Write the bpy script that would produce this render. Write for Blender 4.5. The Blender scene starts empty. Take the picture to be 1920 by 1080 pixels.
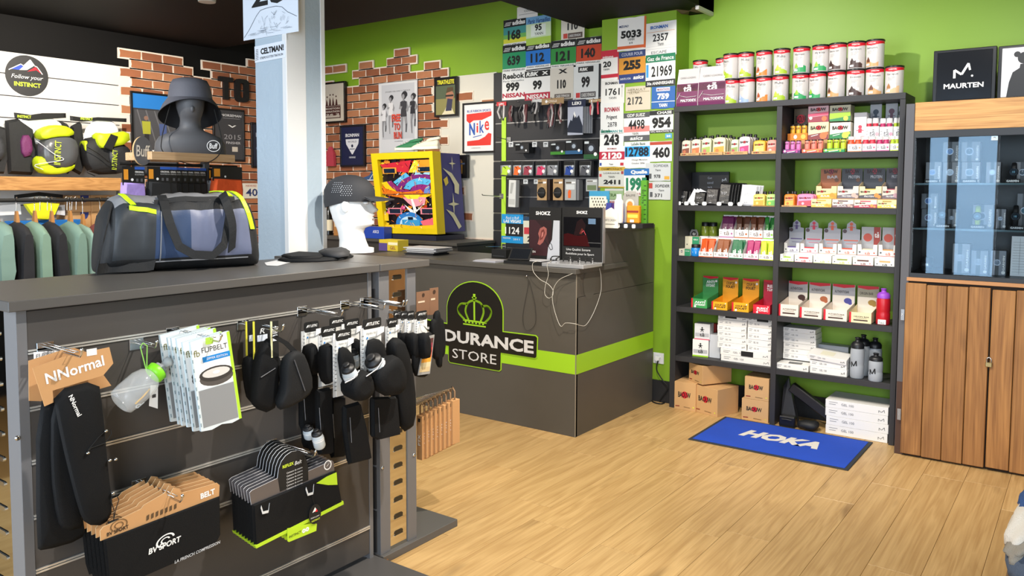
import bpy, math, random
from mathutils import Vector, Matrix, noise
from math import sin, cos, pi, radians
random.seed(7)
C = bpy.context.scene.collection
S = bpy.context.scene

# ---------------------------------------------------------------- camera
EYE = Vector((0, 0, 1.5)); FPX = 1506.94; PCX, PCY = 960.0, 455.83
YAW, PITCH, ROLL = radians(-35.90926), radians(3.75259), radians(0.20117)
FW = Vector((sin(YAW)*cos(PITCH), cos(YAW)*cos(PITCH), -sin(PITCH)))
_r = FW.cross(Vector((0, 0, 1))).normalized(); _u = _r.cross(FW)
RT = cos(ROLL)*_r + sin(ROLL)*_u; UP = -sin(ROLL)*_r + cos(ROLL)*_u
cam = bpy.data.cameras.new('camera'); camo = bpy.data.objects.new('camera', cam); C.objects.link(camo)
camo.matrix_world = Matrix(((RT.x, UP.x, -FW.x, EYE.x), (RT.y, UP.y, -FW.y, EYE.y), (RT.z, UP.z, -FW.z, EYE.z), (0, 0, 0, 1)))
cam.sensor_width = 36; cam.lens = FPX/1920*36; cam.shift_y = -(540-PCY)/1920
cam.clip_start = 0.02; cam.clip_end = 60
S.camera = camo

# ---------------------------------------------------------------- world, lamps, exposure
W = bpy.data.worlds.new('world'); S.world = W; W.use_nodes = True
W.node_tree.nodes['Background'].inputs[0].default_value = (.86, .93, 1, 1)
W.node_tree.nodes['Background'].inputs[1].default_value = .55
S.view_settings.view_transform = 'Standard'; S.view_settings.look = 'None'
S.view_settings.gamma = 1; S.view_settings.use_curve_mapping = False
S.view_settings.exposure = 0.15
def lamp(name, kind, loc, energy, col=(1, 1, 1), to=None, size=.05, spot=None, blend=.5, sy=None):
    l = bpy.data.lights.new(name, kind); l.energy = energy; l.color = col
    o = bpy.data.objects.new(name, l); C.objects.link(o); o.location = loc
    if kind == 'AREA':
        l.shape = 'RECTANGLE'; l.size = size; l.size_y = sy or size
    else: l.shadow_soft_size = size
    if kind == 'SPOT': l.spot_size = radians(spot); l.spot_blend = blend
    if to is not None: o.rotation_euler = (Vector(to)-Vector(loc)).to_track_quat('-Z', 'Y').to_euler()
    return o
WARM = (1, .9, .76); NEUT = (1, .95, .88); DAY = (.82, .91, 1)
lamp('spot_gondola', 'SPOT', (-.9, 2.1, 2.85), 210, NEUT, (-2.3, 1.5, .7), .035, 95, .6)
lamp('spot_shelf', 'SPOT', (-2.0, 3.62, 2.85), 105, NEUT, (-1.6, 5.3, 1.2), .03, 105, .6)
lamp('spot_shelf_right', 'SPOT', (-.3, 3.3, 2.95), 85, NEUT, (-.7, 5.3, 1.0), .05, 80, .7)
lamp('spot_counter', 'SPOT', (-2.9, 2.7, 2.7), 105, WARM, (-3.2, 4.6, .7), .04, 100, .6)
lamp('spot_floor', 'SPOT', (-1.4, 2.9, 2.9), 250, WARM, (-1.7, 3.2, 0), .05, 120, .8)
lamp('spot_brick', 'SPOT', (-4.6, 3.4, 2.7), 120, WARM, (-5.0, 5.4, 1.2), .04, 95, .7)
lamp('spot_left_wall', 'SPOT', (-4.7, 2.6, 2.7), 165, WARM, (-6.3, 2.9, 1.5), .04, 115, .7)
lamp('spot_rail', 'SPOT', (-3.9, 1.2, 2.7), 130, NEUT, (-5.6, 2.2, 1.2), .04, 110, .7)
SKYB = (.38, .66, 1)
lamp('window_daylight_narrow', 'AREA', (-1.64, -1.6, 1.4), 8, SKYB, (-1.64, 3, 1.4), .2, sy=2.0)
lamp('window_daylight_wide', 'AREA', (-1.21, -1.6, 1.4), 17, SKYB, (-1.21, 3, 1.4), .42, sy=2.0)
lamp('added_daylight_left', 'AREA', (-3.3, -1.6, 1.6), 125, DAY, (-2.9, 3, 1.4), 1.8, sy=2.2)  # unseen pane of light, added to brighten the column and left area
lamp('window_daylight_right', 'AREA', (.75, -1.6, 1.6), 115, DAY, (-.6, 3, 1.2), 1.3, sy=2.2)

# ---------------------------------------------------------------- helpers
def at(px, py, ax, val):
    """the point of the plane <axis ax> = val that the photograph shows at pixel (px, py)"""
    d = FW + (px-PCX)/FPX*RT - (py-PCY)/FPX*UP
    return EYE + d*((val-EYE[ax])/d[ax])
def lin(h):
    h = h.lstrip('#'); o = []
    for i in (0, 2, 4):
        c = int(h[i:i+2], 16)/255; o.append(c/12.92 if c <= .04045 else ((c+.055)/1.055)**2.4)
    return (*o, 1)
MATS = {}
def M(col, rough=.55, metal=0.0, bump=0, scale=40, var=0, **kw):
    """plain procedural material: colour with optional mottling (var) and fine relief (bump)"""
    k = (col, rough, metal, bump, scale, var, tuple(sorted(kw.items())))
    if k in MATS: return MATS[k]
    m = bpy.data.materials.new('material_'+col); m.use_nodes = True; nt = m.node_tree; b = nt.nodes['Principled BSDF']
    c = lin(col); b.inputs['Base Color'].default_value = c
    b.inputs['Roughness'].default_value = rough; b.inputs['Metallic'].default_value = metal
    m.diffuse_color = c
    if kw.get('trans'): b.inputs['Transmission Weight'].default_value = kw['trans']; b.inputs['IOR'].default_value = kw.get('ior', 1.3)
    if kw.get('alpha'): b.inputs['Alpha'].default_value = kw['alpha']
    if kw.get('spec') is not None: b.inputs['Specular IOR Level'].default_value = kw['spec']
    if kw.get('sheen'): b.inputs['Sheen Weight'].default_value = kw['sheen']
    if kw.get('coat'): b.inputs['Coat Weight'].default_value = kw['coat']
    if bump or var:
        tc = nt.nodes.new('ShaderNodeTexCoord'); n = nt.nodes.new('ShaderNodeTexNoise'); n.inputs['Scale'].default_value = scale
        n.inputs['Detail'].default_value = 4
        nt.links.new(tc.outputs['Object'], n.inputs['Vector'])
        if bump:
            bp = nt.nodes.new('ShaderNodeBump'); bp.inputs['Strength'].default_value = bump; bp.inputs['Distance'].default_value = .004
            nt.links.new(n.outputs['Fac'], bp.inputs['Height']); nt.links.new(bp.outputs[0], b.inputs['Normal'])
        if var:
            n2 = nt.nodes.new('ShaderNodeTexNoise'); n2.inputs['Scale'].default_value = kw.get('vs', 6); n2.inputs['Detail'].default_value = 5
            nt.links.new(tc.outputs['Object'], n2.inputs['Vector'])
            mx = nt.nodes.new('ShaderNodeMix'); mx.data_type = 'RGBA'
            mx.inputs['A'].default_value = tuple(x*(1-var) for x in c[:3])+(1,); mx.inputs['B'].default_value = tuple(min(1, x*(1+var)) for x in c[:3])+(1,)
            nt.links.new(n2.outputs['Fac'], mx.inputs['Factor']); nt.links.new(mx.outputs['Result'], b.inputs['Base Color'])
    MATS[k] = m; return m
def wood_mat(name, dark, light, sx, sy, rough=.5, knots=.5, rnd=.12, ring=9, ax='y'):
    """long-grained wood along the object's local axis with the small scale; tone differs from board to board"""
    if name in MATS: return MATS[name]
    m = bpy.data.materials.new(name); m.use_nodes = True; nt = m.node_tree; b = nt.nodes['Principled BSDF']; N = nt.nodes.new; L = nt.links.new
    tc = N('ShaderNodeTexCoord'); oi = N('ShaderNodeObjectInfo'); ad = N('ShaderNodeVectorMath'); ad.operation = 'ADD'
    mu = N('ShaderNodeVectorMath'); mu.operation = 'SCALE'; mu.inputs['Scale'].default_value = 37
    cb = N('ShaderNodeCombineXYZ'); L(oi.outputs['Random'], cb.inputs[0]); L(oi.outputs['Random'], cb.inputs[1]); L(oi.outputs['Random'], cb.inputs[2])
    L(cb.outputs[0], mu.inputs[0]); L(tc.outputs['Object'], ad.inputs[0]); L(mu.outputs[0], ad.inputs[1])
    mp = N('ShaderNodeMapping'); V3 = lambda p, q: {'x': (q, p, p), 'y': (p, q, p), 'z': (p, p, q)}[ax]
    mp.inputs['Scale'].default_value = V3(sx, sy); L(ad.outputs[0], mp.inputs['Vector'])
    n1 = N('ShaderNodeTexNoise'); n1.inputs['Scale'].default_value = 1; n1.inputs['Detail'].default_value = 3; n1.inputs['Distortion'].default_value = .6; L(mp.outputs[0], n1.inputs['Vector'])
    ma = N('ShaderNodeMath'); ma.operation = 'MULTIPLY'; ma.inputs[1].default_value = ring; L(n1.outputs['Fac'], ma.inputs[0])
    fr = N('ShaderNodeMath'); fr.operation = 'PINGPONG'; fr.inputs[1].default_value = .5; L(ma.outputs[0], fr.inputs[0])
    mp2 = N('ShaderNodeMapping'); mp2.inputs['Scale'].default_value = V3(sx*14, sy*3); L(ad.outputs[0], mp2.inputs['Vector'])
    n2 = N('ShaderNodeTexNoise'); n2.inputs['Scale'].default_value = 1; n2.inputs['Detail'].default_value = 4; L(mp2.outputs[0], n2.inputs['Vector'])
    mp3 = N('ShaderNodeMapping'); mp3.inputs['Scale'].default_value = V3(sx*.8, sy*2.2); L(ad.outputs[0], mp3.inputs['Vector'])
    n3 = N('ShaderNodeTexNoise'); n3.inputs['Scale'].default_value = 1; n3.inputs['Detail'].default_value = 2; L(mp3.outputs[0], n3.inputs['Vector'])
    kn = N('ShaderNodeMapRange'); kn.inputs['From Min'].default_value = .66; kn.inputs['From Max'].default_value = .8; L(n3.outputs['Fac'], kn.inputs[0])
    s1 = N('ShaderNodeMath'); s1.operation = 'MULTIPLY_ADD'; s1.inputs[1].default_value = .7; L(fr.outputs[0], s1.inputs[0]); L(n2.outputs['Fac'], s1.inputs[2])
    rp = N('ShaderNodeMapRange'); rp.inputs['From Min'].default_value = .3; rp.inputs['From Max'].default_value = .95; L(s1.outputs[0], rp.inputs[0])
    mx = N('ShaderNodeMix'); mx.data_type = 'RGBA'; mx.inputs['A'].default_value = lin(dark); mx.inputs['B'].default_value = lin(light); L(rp.outputs[0], mx.inputs['Factor'])
    mk = N('ShaderNodeMix'); mk.data_type = 'RGBA'; dk = lin(dark); mk.inputs['B'].default_value = (dk[0]*.35, dk[1]*.3, dk[2]*.25, 1)
    km = N('ShaderNodeMath'); km.operation = 'MULTIPLY'; km.inputs[1].default_value = knots; L(kn.outputs[0], km.inputs[0])
    L(mx.outputs['Result'], mk.inputs['A']); L(km.outputs[0], mk.inputs['Factor'])
    hs = N('ShaderNodeHueSaturation'); mr = N('ShaderNodeMapRange'); mr.inputs['To Min'].default_value = 1-rnd; mr.inputs['To Max'].default_value = 1+rnd
    L(oi.outputs['Random'], mr.inputs[0]); L(mr.outputs[0], hs.inputs['Value']); L(mk.outputs['Result'], hs.inputs['Color']); L(hs.outputs[0], b.inputs['Base Color'])
    b.inputs['Roughness'].default_value = rough
    bp = N('ShaderNodeBump'); bp.inputs['Strength'].default_value = .12; bp.inputs['Distance'].default_value = .003; L(s1.outputs[0], bp.inputs['Height']); L(bp.outputs[0], b.inputs['Normal'])
    MATS[name] = m; return m
TX = {}
def tmesh(s, bold=0.0, sh=0.0):
    k = (s, bold, sh)
    if k in TX: return TX[k]
    cu = bpy.data.curves.new('t', 'FONT'); cu.body = s; cu.offset = bold; cu.shear = sh; cu.resolution_u = 2; cu.fill_mode = 'FRONT'
    o = bpy.data.objects.new('t', cu); me = bpy.data.meshes.new_from_object(o)
    vs = [tuple(v.co) for v in me.vertices]; fs = [tuple(p.vertices) for p in me.polygons]
    bpy.data.objects.remove(o); bpy.data.meshes.remove(me); bpy.data.curves.remove(cu)
    if not vs: vs = [(0, 0, 0)]; fs = []
    x0 = min(v[0] for v in vs); x1 = max(v[0] for v in vs); y0 = min(v[1] for v in vs); y1 = max(v[1] for v in vs)
    w = max(1e-6, x1-x0); h = max(1e-6, y1-y0)
    TX[k] = ([((v[0]-x0)/w-.5, (v[1]-y0)/h-.5) for v in vs], fs, w/h); return TX[k]
class MB:
    """collects geometry; local frame of a product: x to its right, z up, front towards -y"""
    def __init__(s): s.v = []; s.f = []; s.mi = []; s.sm = []; s.mats = []; s.T = None; s.e = 0
    def add(s, vs, fs, m, smooth=False):
        if m not in s.mats: s.mats.append(m)
        i = s.mats.index(m); n = len(s.v)
        s.v += [tuple(s.T @ Vector(v)) for v in vs] if s.T is not None else [tuple(v) for v in vs]
        for f in fs: s.f.append(tuple(a+n for a in f)); s.mi.append(i); s.sm.append(smooth)
        return s
    def rings(s, R, m, smooth=False, cap=(1, 1), mats=None):
        n = len(R[0]); vs = [p for r in R for p in r]
        for k in range(len(R)-1):
            mm = mats[k] if mats else m
            fs = [(k*n+i, k*n+(i+1) % n, (k+1)*n+(i+1) % n, (k+1)*n+i) for i in range(n)]
            if mats is None: continue
            s.add(R[k]+R[k+1], [(i, (i+1) % n, n+(i+1) % n, n+i) for i in range(n)], mm, smooth)
        if mats is None:
            s.add(vs, [(k*n+i, k*n+(i+1) % n, (k+1)*n+(i+1) % n, (k+1)*n+i) for k in range(len(R)-1) for i in range(n)], m, smooth)
        if cap[0]: s.add(R[0], [tuple(range(n-1, -1, -1))], mats[0] if mats else m)
        if cap[1]: s.add(R[-1], [tuple(range(n))], mats[-1] if mats else m)
        return s
    def box(s, x0, y0, z0, x1, y1, z1, m, b=0):
        if b <= 0:
            vs = [(x, y, z) for z in (z0, z1) for (x, y) in ((x0, y0), (x1, y0), (x1, y1), (x0, y1))]
            return s.add(vs, [(3, 2, 1, 0), (4, 5, 6, 7), (0, 1, 5, 4), (1, 2, 6, 5), (2, 3, 7, 6), (3, 0, 4, 7)], m)
        def ring(i, z): return [(x0+b, y0+i, z), (x1-b, y0+i, z), (x1-i, y0+b, z), (x1-i, y1-b, z), (x1-b, y1-i, z), (x0+b, y1-i, z), (x0+i, y1-b, z), (x0+i, y0+b, z)]
        return s.rings([ring(b, z0), ring(0, z0+b), ring(0, z1-b), ring(b, z1)], m)
    def prism(s, pts, y0, y1, m, mside=None):
        """polygon (x, z), counter-clockwise seen from the front, front face at y0, back at y1"""
        n = len(pts); a = [(p[0], y0, p[1]) for p in pts]; b = [(p[0], y1, p[1]) for p in pts]
        s.add(a, [tuple(range(n))], m); s.add(b, [tuple(range(n-1, -1, -1))], mside or m)
        return s.add(a+b, [(i, n+i, n+(i+1) % n, (i+1) % n) for i in range(n)], mside or m)
    def lathe(s, prof, c=(0, 0, 0), n=16, m=None, mats=None, smooth=True, cap=(1, 1)):
        R = [[(c[0]+r*cos(2*pi*i/n), c[1]+r*sin(2*pi*i/n), c[2]+z) for i in range(n)] for r, z in prof]
        return s.rings(R, m, smooth, cap, mats)
    def tube(s, pts, r, m, n=6, flat=None, smooth=True):
        pts = [Vector(p) for p in pts]; R = []; up = Vector((0, 0, 1)); prev = None
        for i, p in enumerate(pts):
            d = (pts[min(i+1, len(pts)-1)]-pts[max(i-1, 0)]).normalized()
            a = prev if prev is not None else d.cross(up if abs(d.z) < .9 else Vector((0, 1, 0)))
            a = (a-d*a.dot(d)).normalized(); b = d.cross(a); prev = a
            rr = r[i] if isinstance(r, (list, tuple)) else r; f = flat or 1
            R.append([tuple(p+a*(rr*cos(2*pi*k/n))+b*(rr*f*sin(2*pi*k/n))) for k in range(n)])
        return s.rings(R, m, smooth)
    def strap(s, pts, w, th, m):
        """flat strap: list of (point, width direction)"""
        R = []; P = [Vector(p) for p, _ in pts]
        for i, (p, wd) in enumerate(pts):
            p = Vector(p); wd = Vector(wd).normalized(); d = (P[min(i+1, len(P)-1)]-P[max(i-1, 0)]).normalized(); nn = d.cross(wd).normalized()
            R.append([tuple(p+wd*w/2+nn*th/2), tuple(p-wd*w/2+nn*th/2), tuple(p-wd*w/2-nn*th/2), tuple(p+wd*w/2-nn*th/2)])
        return s.rings(R, m)
    def ell(s, c, r, m, n=14, k=8, p=2.0, smooth=True, wob=0, seed=0):
        R = []
        q = 2/p
        sg = lambda a, e: math.copysign(abs(a)**e, a)
        for j in range(k+1):
            t = -pi/2+pi*j/k; t = max(-pi/2+.04, min(pi/2-.04, t)); ct = sg(cos(t), q); st = sg(sin(t), q); ring = []
            for i in range(n):
                a = 2*pi*i/n; x, y, z = ct*sg(cos(a), q), ct*sg(sin(a), q), st
                g = 1+wob*noise.noise(Vector((x*1.7+seed, y*1.7, z*1.7))) if wob else 1
                ring.append((c[0]+r[0]*x*g, c[1]+r[1]*y*g, c[2]+r[2]*z*g))
            R.append(ring)
        return s.rings(R, m, smooth)
    def text(s, t, c, w, h, m, U=(1, 0, 0), V=(0, 0, 1), bold=0.0, sh=0.0, fit=False, fn=None):
        """flat lettering centred on c; w and h are the box; fit keeps the letter proportions"""
        vs, fs, asp = tmesh(t, bold, sh)
        if fit:
            if w/h > asp: w = h*asp
            else: h = w/asp
        U, V = Vector(U), Vector(V)
        if fn: P = [fn(x*w, y*h) for x, y in vs]
        else: P = [Vector(c)+U*(x*w)+V*(y*h) for x, y in vs]
        return s.add(P, fs, m)
    # --- flat print on a front face (y = 0 plane of a product, w wide, h high, x centred)
    def face(s, w, h, y=0.0, x=0.0, z=0.0): s.w, s.h, s.y0, s.x0, s.z0, s.e = w, h, y, x, z, 0; return s
    def _n(s): s.e += 1; return s.y0-.0006-.00025*s.e
    def rc(s, u0, v0, u1, v1, m): return s.pg([(u0, v0), (u1, v0), (u1, v1), (u0, v1)], m)
    def pg(s, pts, m):
        y = s._n(); return s.add([(s.x0+(u-.5)*s.w, y, s.z0+v*s.h) for u, v in pts], [tuple(range(len(pts)))], m)
    def ci(s, u, v, r, m, n=16, a=1.0):
        y = s._n(); return s.add([(s.x0+(u-.5)*s.w+r*s.h*a*cos(2*pi*i/n), y, s.z0+v*s.h+r*s.h*sin(2*pi*i/n)) for i in range(n)], [tuple(range(n))], m)
    def tx(s, t, u, v, uw, vh, m, bold=.0, sh=0.0, fit=False):
        y = s._n(); return s.text(t, (s.x0+(u-.5)*s.w, y, s.z0+v*s.h), uw*s.w, vh*s.h, m, bold=bold, sh=sh, fit=fit)
    def line(s, pts, wd, m):
        """thin printed line through (u, v) points"""
        y = s._n(); P = [Vector((s.x0+(u-.5)*s.w, s.z0+v*s.h)) for u, v in pts]
        for a, b in zip(P, P[1:]):
            d = (b-a); nn = Vector((-d.y, d.x)).normalized()*wd/2
            s.add([(q.x, y, q.y) for q in (a-nn, b-nn, b+nn, a+nn)], [(0, 1, 2, 3)], m)
        return s
    def mesh(s, name):
        me = bpy.data.meshes.new(name); me.from_pydata(s.v, [], s.f)
        for m in s.mats: me.materials.append(m)
        me.polygons.foreach_set('material_index', s.mi); me.polygons.foreach_set('use_smooth', s.sm); me.update(); return me
def link(name, data, parent=None, loc=(0, 0, 0), rz=0, rot=None):
    o = bpy.data.objects.new(name, data); C.objects.link(o); o.location = loc
    o.rotation_euler = rot if rot is not None else (0, 0, rz)
    if parent: o.parent = parent
    return o
def thing(name, label, cat, mb=None, loc=(0, 0, 0), rz=0, rot=None, group=None, kind=None):
    o = link(name, (mb.mesh(name) if isinstance(mb, MB) else mb), None, loc, rz, rot)
    o['label'] = label; o['category'] = cat
    if group: o['group'] = group
    if kind: o['kind'] = kind
    return o
def part(name, mb, parent, label=None, kind=None, loc=(0, 0, 0), rz=0, rot=None):
    o = link(name, mb.mesh(name) if isinstance(mb, MB) else mb, parent, loc, rz, rot)
    if label: o['label'] = label
    if kind: o['kind'] = kind
    return o
def struct(name, mb, loc=(0, 0, 0)):
    o = link(name, mb.mesh(name), None, loc); o['kind'] = 'structure'; return o
def copy_tree(o, parent=None):
    c = o.copy(); C.objects.link(c)
    if parent: c.parent = parent
    for ch in list(o.children): copy_tree(ch, c)
    return c
def dup(o, label, loc, rot=None, group=None):
    c = copy_tree(o); c['label'] = label; c.location = loc
    if rot is not None: c.rotation_euler = rot
    if group: c['group'] = group
    return c
ORD = ['first', 'second', 'third', 'fourth', 'fifth', 'sixth', 'seventh', 'eighth', 'ninth', 'tenth', 'eleventh', 'twelfth']
def bez(pts, n=8):
    """smooth curve through points (Catmull-Rom)"""
    P = [Vector(p) for p in pts]; P = [P[0]*2-P[1]]+P+[P[-1]*2-P[-2]]; o = []
    for i in range(1, len(P)-2):
        for k in range(n):
            t = k/n; a, b, c, d = P[i-1:i+3]
            o.append(.5*(2*b+(c-a)*t+(2*a-5*b+4*c-d)*t*t+(3*b-a-3*c+d)*t**3))
    return o+[P[-2]]
def rrect(x0, z0, x1, z1, r, n=4):
    o = []
    for cx, cz, a0 in ((x1-r, z0+r, -pi/2), (x1-r, z1-r, 0), (x0+r, z1-r, pi/2), (x0+r, z0+r, pi)):
        o += [(cx+r*cos(a0+pi/2*k/n), cz+r*sin(a0+pi/2*k/n)) for k in range(n+1)]
    return o
BLK = M('161618', .6); INK = M('111111', .7); WHT = M('f1f0ee', .5); RED = M('d2142b', .5); LIME = M('a3cf1c', .5); CHAR = M('3f3d3d', .5, bump=.03, scale=300)
KRAFT = M('c39361', .75, bump=.05, scale=120, var=.06); CHROME = M('d0d0d0', .22, 1.0); STEEL = M('a9a9ab', .35, 1.0); GREY = M('8b8c8e', .5); SILV = M('c4c6c9', .3)
CLEAR = M('f4f8fa', .06, trans=1.0, ior=1.15); PLAST = M('eef1f3', .15, alpha=.28); ORG = M('f08a24', .5); YEL = M('f2c521', .5)
# ================================================================ the setting
GREEN = M('82a926', .5, bump=.1, scale=60, var=.06, vs=2.5)
BLACKP = M('0b0a0a', .7, spec=.2); YB = 5.42; XL = -6.35
FLOORW = wood_mat('oak_laminate', '#ad8855', '#cba872', 9, .8, .42, .75, .06, 6)
# floor: one slab and, where the photograph shows them, its planks
mb = MB(); mb.box(-6.5, -1.7, -.06, 1.7, 5.5, -.012, M('8d6a3c', .6)); floor = struct('floor', mb)
pk = {}
def plank_mesh(w, l):
    k = (w, round(l, 2))
    if k not in pk:
        m = MB(); m.box(-w/2+.0006, -l/2+.0008, -.012, w/2-.0006, l/2-.0008, 0, FLOORW, .001); pk[k] = m.mesh('plank')
    return pk[k]
PW = .192
for i in range(32):
    x = 1.62-PW*(i+.5); y = -1.66-random.random()*.9
    while y < 5.42:
        y0, y1 = max(y, -1.66), min(y+1.285, 5.42)
        if y1-y0 > .05: part('plank', plank_mesh(PW, y1-y0), floor, loc=(x, (y0+y1)/2, 0))
        y += 1.285
# walls
mb = MB(); mb.box(-6.45, YB, 0, 1.7, 5.52, 4.0, GREEN); wall_back = struct('wall_back', mb)
mb = MB(); mb.box(XL-.1, -1.7, 0, XL, 5.42, 3.6, BLACKP); wall_left = struct('wall_left', mb)
mb = MB(); mb.box(-2.962, 5.2, 0, -2.378, YB, 2.76, GREEN); struct('wall_pillar', mb)
mb = MB(); mb.box(-2.965, 5.186, 0, -2.36, 5.2, .155, M('232325', .5)); struct('baseboard_pillar', mb)
mb = MB(); mb.box(-2.36, 5.405, 0, 1.6, YB, .15, M('232325', .5)); struct('baseboard_back', mb)
# shop front behind the camera: piers and lintel around windows, left opening added for its light
DK = M('2b2b2d', .5); mb = MB()
mb.box(-6.45, -1.75, 0, -4.25, -1.65, 3.4, M('55534f', .7)); mb.box(-2.35, -1.75, 0, -1.75, -1.65, 3.4, DK); mb.box(-4.25, -1.75, 0, -2.35, -1.65, .45, DK); mb.box(-4.25, -1.75, 2.72, -2.35, -1.65, 3.4, DK); mb.box(-1.53, -1.75, 0, -1.43, -1.65, 3.4, DK); mb.box(-.99, -1.75, 0, .07, -1.65, 3.4, DK); mb.box(1.42, -1.75, 0, 1.7, -1.65, 3.4, DK)
mb.box(-1.75, -1.75, 0, 1.42, -1.65, .38, DK); mb.box(-1.75, -1.75, 2.72, 1.42, -1.65, 3.4, DK); struct('wall_front', mb)
mb = MB(); mb.box(1.6, -1.7, 0, 1.7, 5.42, 4.0, M('b9b6ae', .7)); struct('wall_right', mb)
# ceiling: low black soffit, higher part over the shelf wall
mb = MB(); mb.box(-6.45, -1.7, 2.74, -2.2, 4.3, 2.82, M('0d0a09', .7, spec=.2)); mb.box(-3.21, 4.3, 2.74, -2.2, YB, 2.82, M('0d0a09', .7, spec=.2))
mb.box(-2.2, -1.7, 3.2, 1.7, YB, 3.28, M('5c5a55', .8)); mb.box(-2.28, -1.7, 2.82, -2.2, YB, 3.28, M('0d0a09', .7, spec=.2))
mb.box(-6.45, 4.3, 3.5, -2.2, YB, 3.58, M('0d0a09', .7, spec=.2)); struct('ceiling', mb)
# rough stone end of the old beam above the pillar, white plaster edge
mb = MB(); Rr = []
for k in range(7):
    x = -2.52+.3*k/6
    Rr.append([(x, 5.18+.02*noise.noise(Vector((x*9, j*1.3, 2)))+dy, 2.745+dz+.03*noise.noise(Vector((x*11, j, 5)))) for j, (dy, dz) in enumerate(((0, 0), (.1, -.02), (.23, 0), (.23, .12), (.1, .16), (0, .12)))])
mb.rings(Rr, M('6d5b48', .9, bump=.8, scale=25, var=.4)); beam = struct('trim_1', mb)
mb = MB(); mb.box(-2.226, 5.16, 2.715, -2.2, 5.42, 2.9, M('cfcdc6', .7), .003); struct('trim_2', mb)

# white panel and bricks on the back wall
mb = MB(); mb.box(XL, 5.402, .9, -4.078, YB, 2.483, M('d9d5c8', .45, var=.04)); part('white_panel', mb, wall_back)
BRK = [M(c, .85, bump=.35, scale=90, var=.18, vs=14) for c in ('9c6040', 'a66a46', '8e5538', 'ad7450')]
MORT = M('eadccb', .9)
BV = {}
def brick_mesh(l, m, s):
    """one thin facing brick with a chipped outline, front towards -y"""
    k = (round(l, 2), m, s)
    if k in BV: return BV[k]
    r = random.Random(s*31+m); h = .0292; w = l/2-.0075; pts = []
    for (x, z) in ((-w, -h), (-w*.4, -h), (w*.3, -h), (w, -h), (w, 0), (w, h), (w*.3, h), (-w*.4, h), (-w, h), (-w, 0)):
        pts.append((x+r.uniform(-.003, .003), z+r.uniform(-.003, .002)))
    b = MB(); b.prism(pts, -.008, 0, BRK[m]); BV[k] = b.mesh('brick'); return BV[k]
CH, BL = .0735, .184
def bricks(wall, axis, plane, rows, zc, rz):
    mort = MB(); mort_pts = []
    for k, ivs in rows:
        z = zc-CH*k
        for a, b in ivs:
            if a > b: a, b = b, a
            off = 0 if k % 2 else BL/2
            i0 = round((a-off)/BL); i1 = round((b-off)/BL)
            if i1 <= i0: i1 = i0+1
            for i in range(i0, i1):
                u = off+(i+.5)*BL; l = BL
                loc = (u, plane, z) if axis == 1 else (plane, u, z)
                part('brick', brick_mesh(l, random.randrange(4), random.randrange(4)), wall, loc=loc, rz=rz)
            u0, u1 = off+i0*BL-.006, off+i1*BL+.006
            d = plane-.001
            if axis == 1: mort.box(u0, plane-.003, z-CH/2-.005, u1, plane+.012, z+CH/2+.005, MORT)
            else: mort.box(plane-.012, u0, z-CH/2-.005, plane+.003, u1, z+CH/2+.005, MORT)
    part('mortar', mort, wall)
z0 = at(757, 98, 1, 5.39).z; bx = lambda px, z: at(px, 317+(z-z0)*0+0, 1, 5.39).x
def bxz(px, z):
    y = 300.0
    for _ in range(12):
        p = at(px, y, 1, 5.39); y += (p.z-z)*200
    return p.x
RB = [(0, [(741, 772)]), (1, [(604, 643), (671, 699), (728, 787)]), (2, [(657, 774), (802, 834)]), (3, [(606, 632), (665, 850)])]
RB += [(k, [(600, 815 if k < 6 else 822)]) for k in range(4, 9)]+[(6, [(862, 896)]), (7, [(895, 930)])]
RB += [(9, [(600, 851)]), (10, [(600, 836)]), (11, [(600, 826)]), (12, [(600, 830)]), (13, [(600, 836)])]+[(k, [(600, 800)]) for k in range(14, 24)]
RB += [(17, [(845, 884)]), (20, [(845, 871)]), (23, [(845, 918)]), (9, [(862, 866)])]
bricks(wall_back, 1, 5.399, [(k, [tuple(bxz(p, z0-CH*k) for p in iv) for iv in ivs]) for k, ivs in RB], z0, 0)
zl = at(250, 103, 0, XL+.02).z
def lyz(px, z):
    y = 150.0
    for _ in range(14):
        p = at(px, y, 0, XL+.02); y += (p.z-z)*180
    return p.y
RL = [(-1, [(458, 500)]), (0, [(202, 332), (370, 500)]), (1, [(227, 352), (388, 500)]), (2, [(236, 520)]), (3, [(227, 520)]), (4, [(229, 520)]), (5, [(229, 520)]), (6, [(219, 520)])]+[(k, [(232, 520)]) for k in range(7, 24)]
bricks(wall_left, 0, XL+.021, [(k, [tuple(min(lyz(p, zl-CH*k), 5.3) for p in iv) for iv in ivs]) for k, ivs in RL], zl, pi/2)
# white slats on the left wall
zt = 2.475; ye = lyz(235, 2.4)+.04
SLW = M('d8d5cf', .4)
mb = MB(); mb.box(XL, 1.2, .3, XL+.006, ye, zt, M('55535a', .5)); part('slat_backing', mb, wall_left)
for k in range(9):
    mb = MB(); mb.box(XL+.006, 1.2, zt-.157*(k+1)+.007, XL+.02, ye, zt-.157*k, SLW, .001); part('slat', mb, wall_left)
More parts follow.
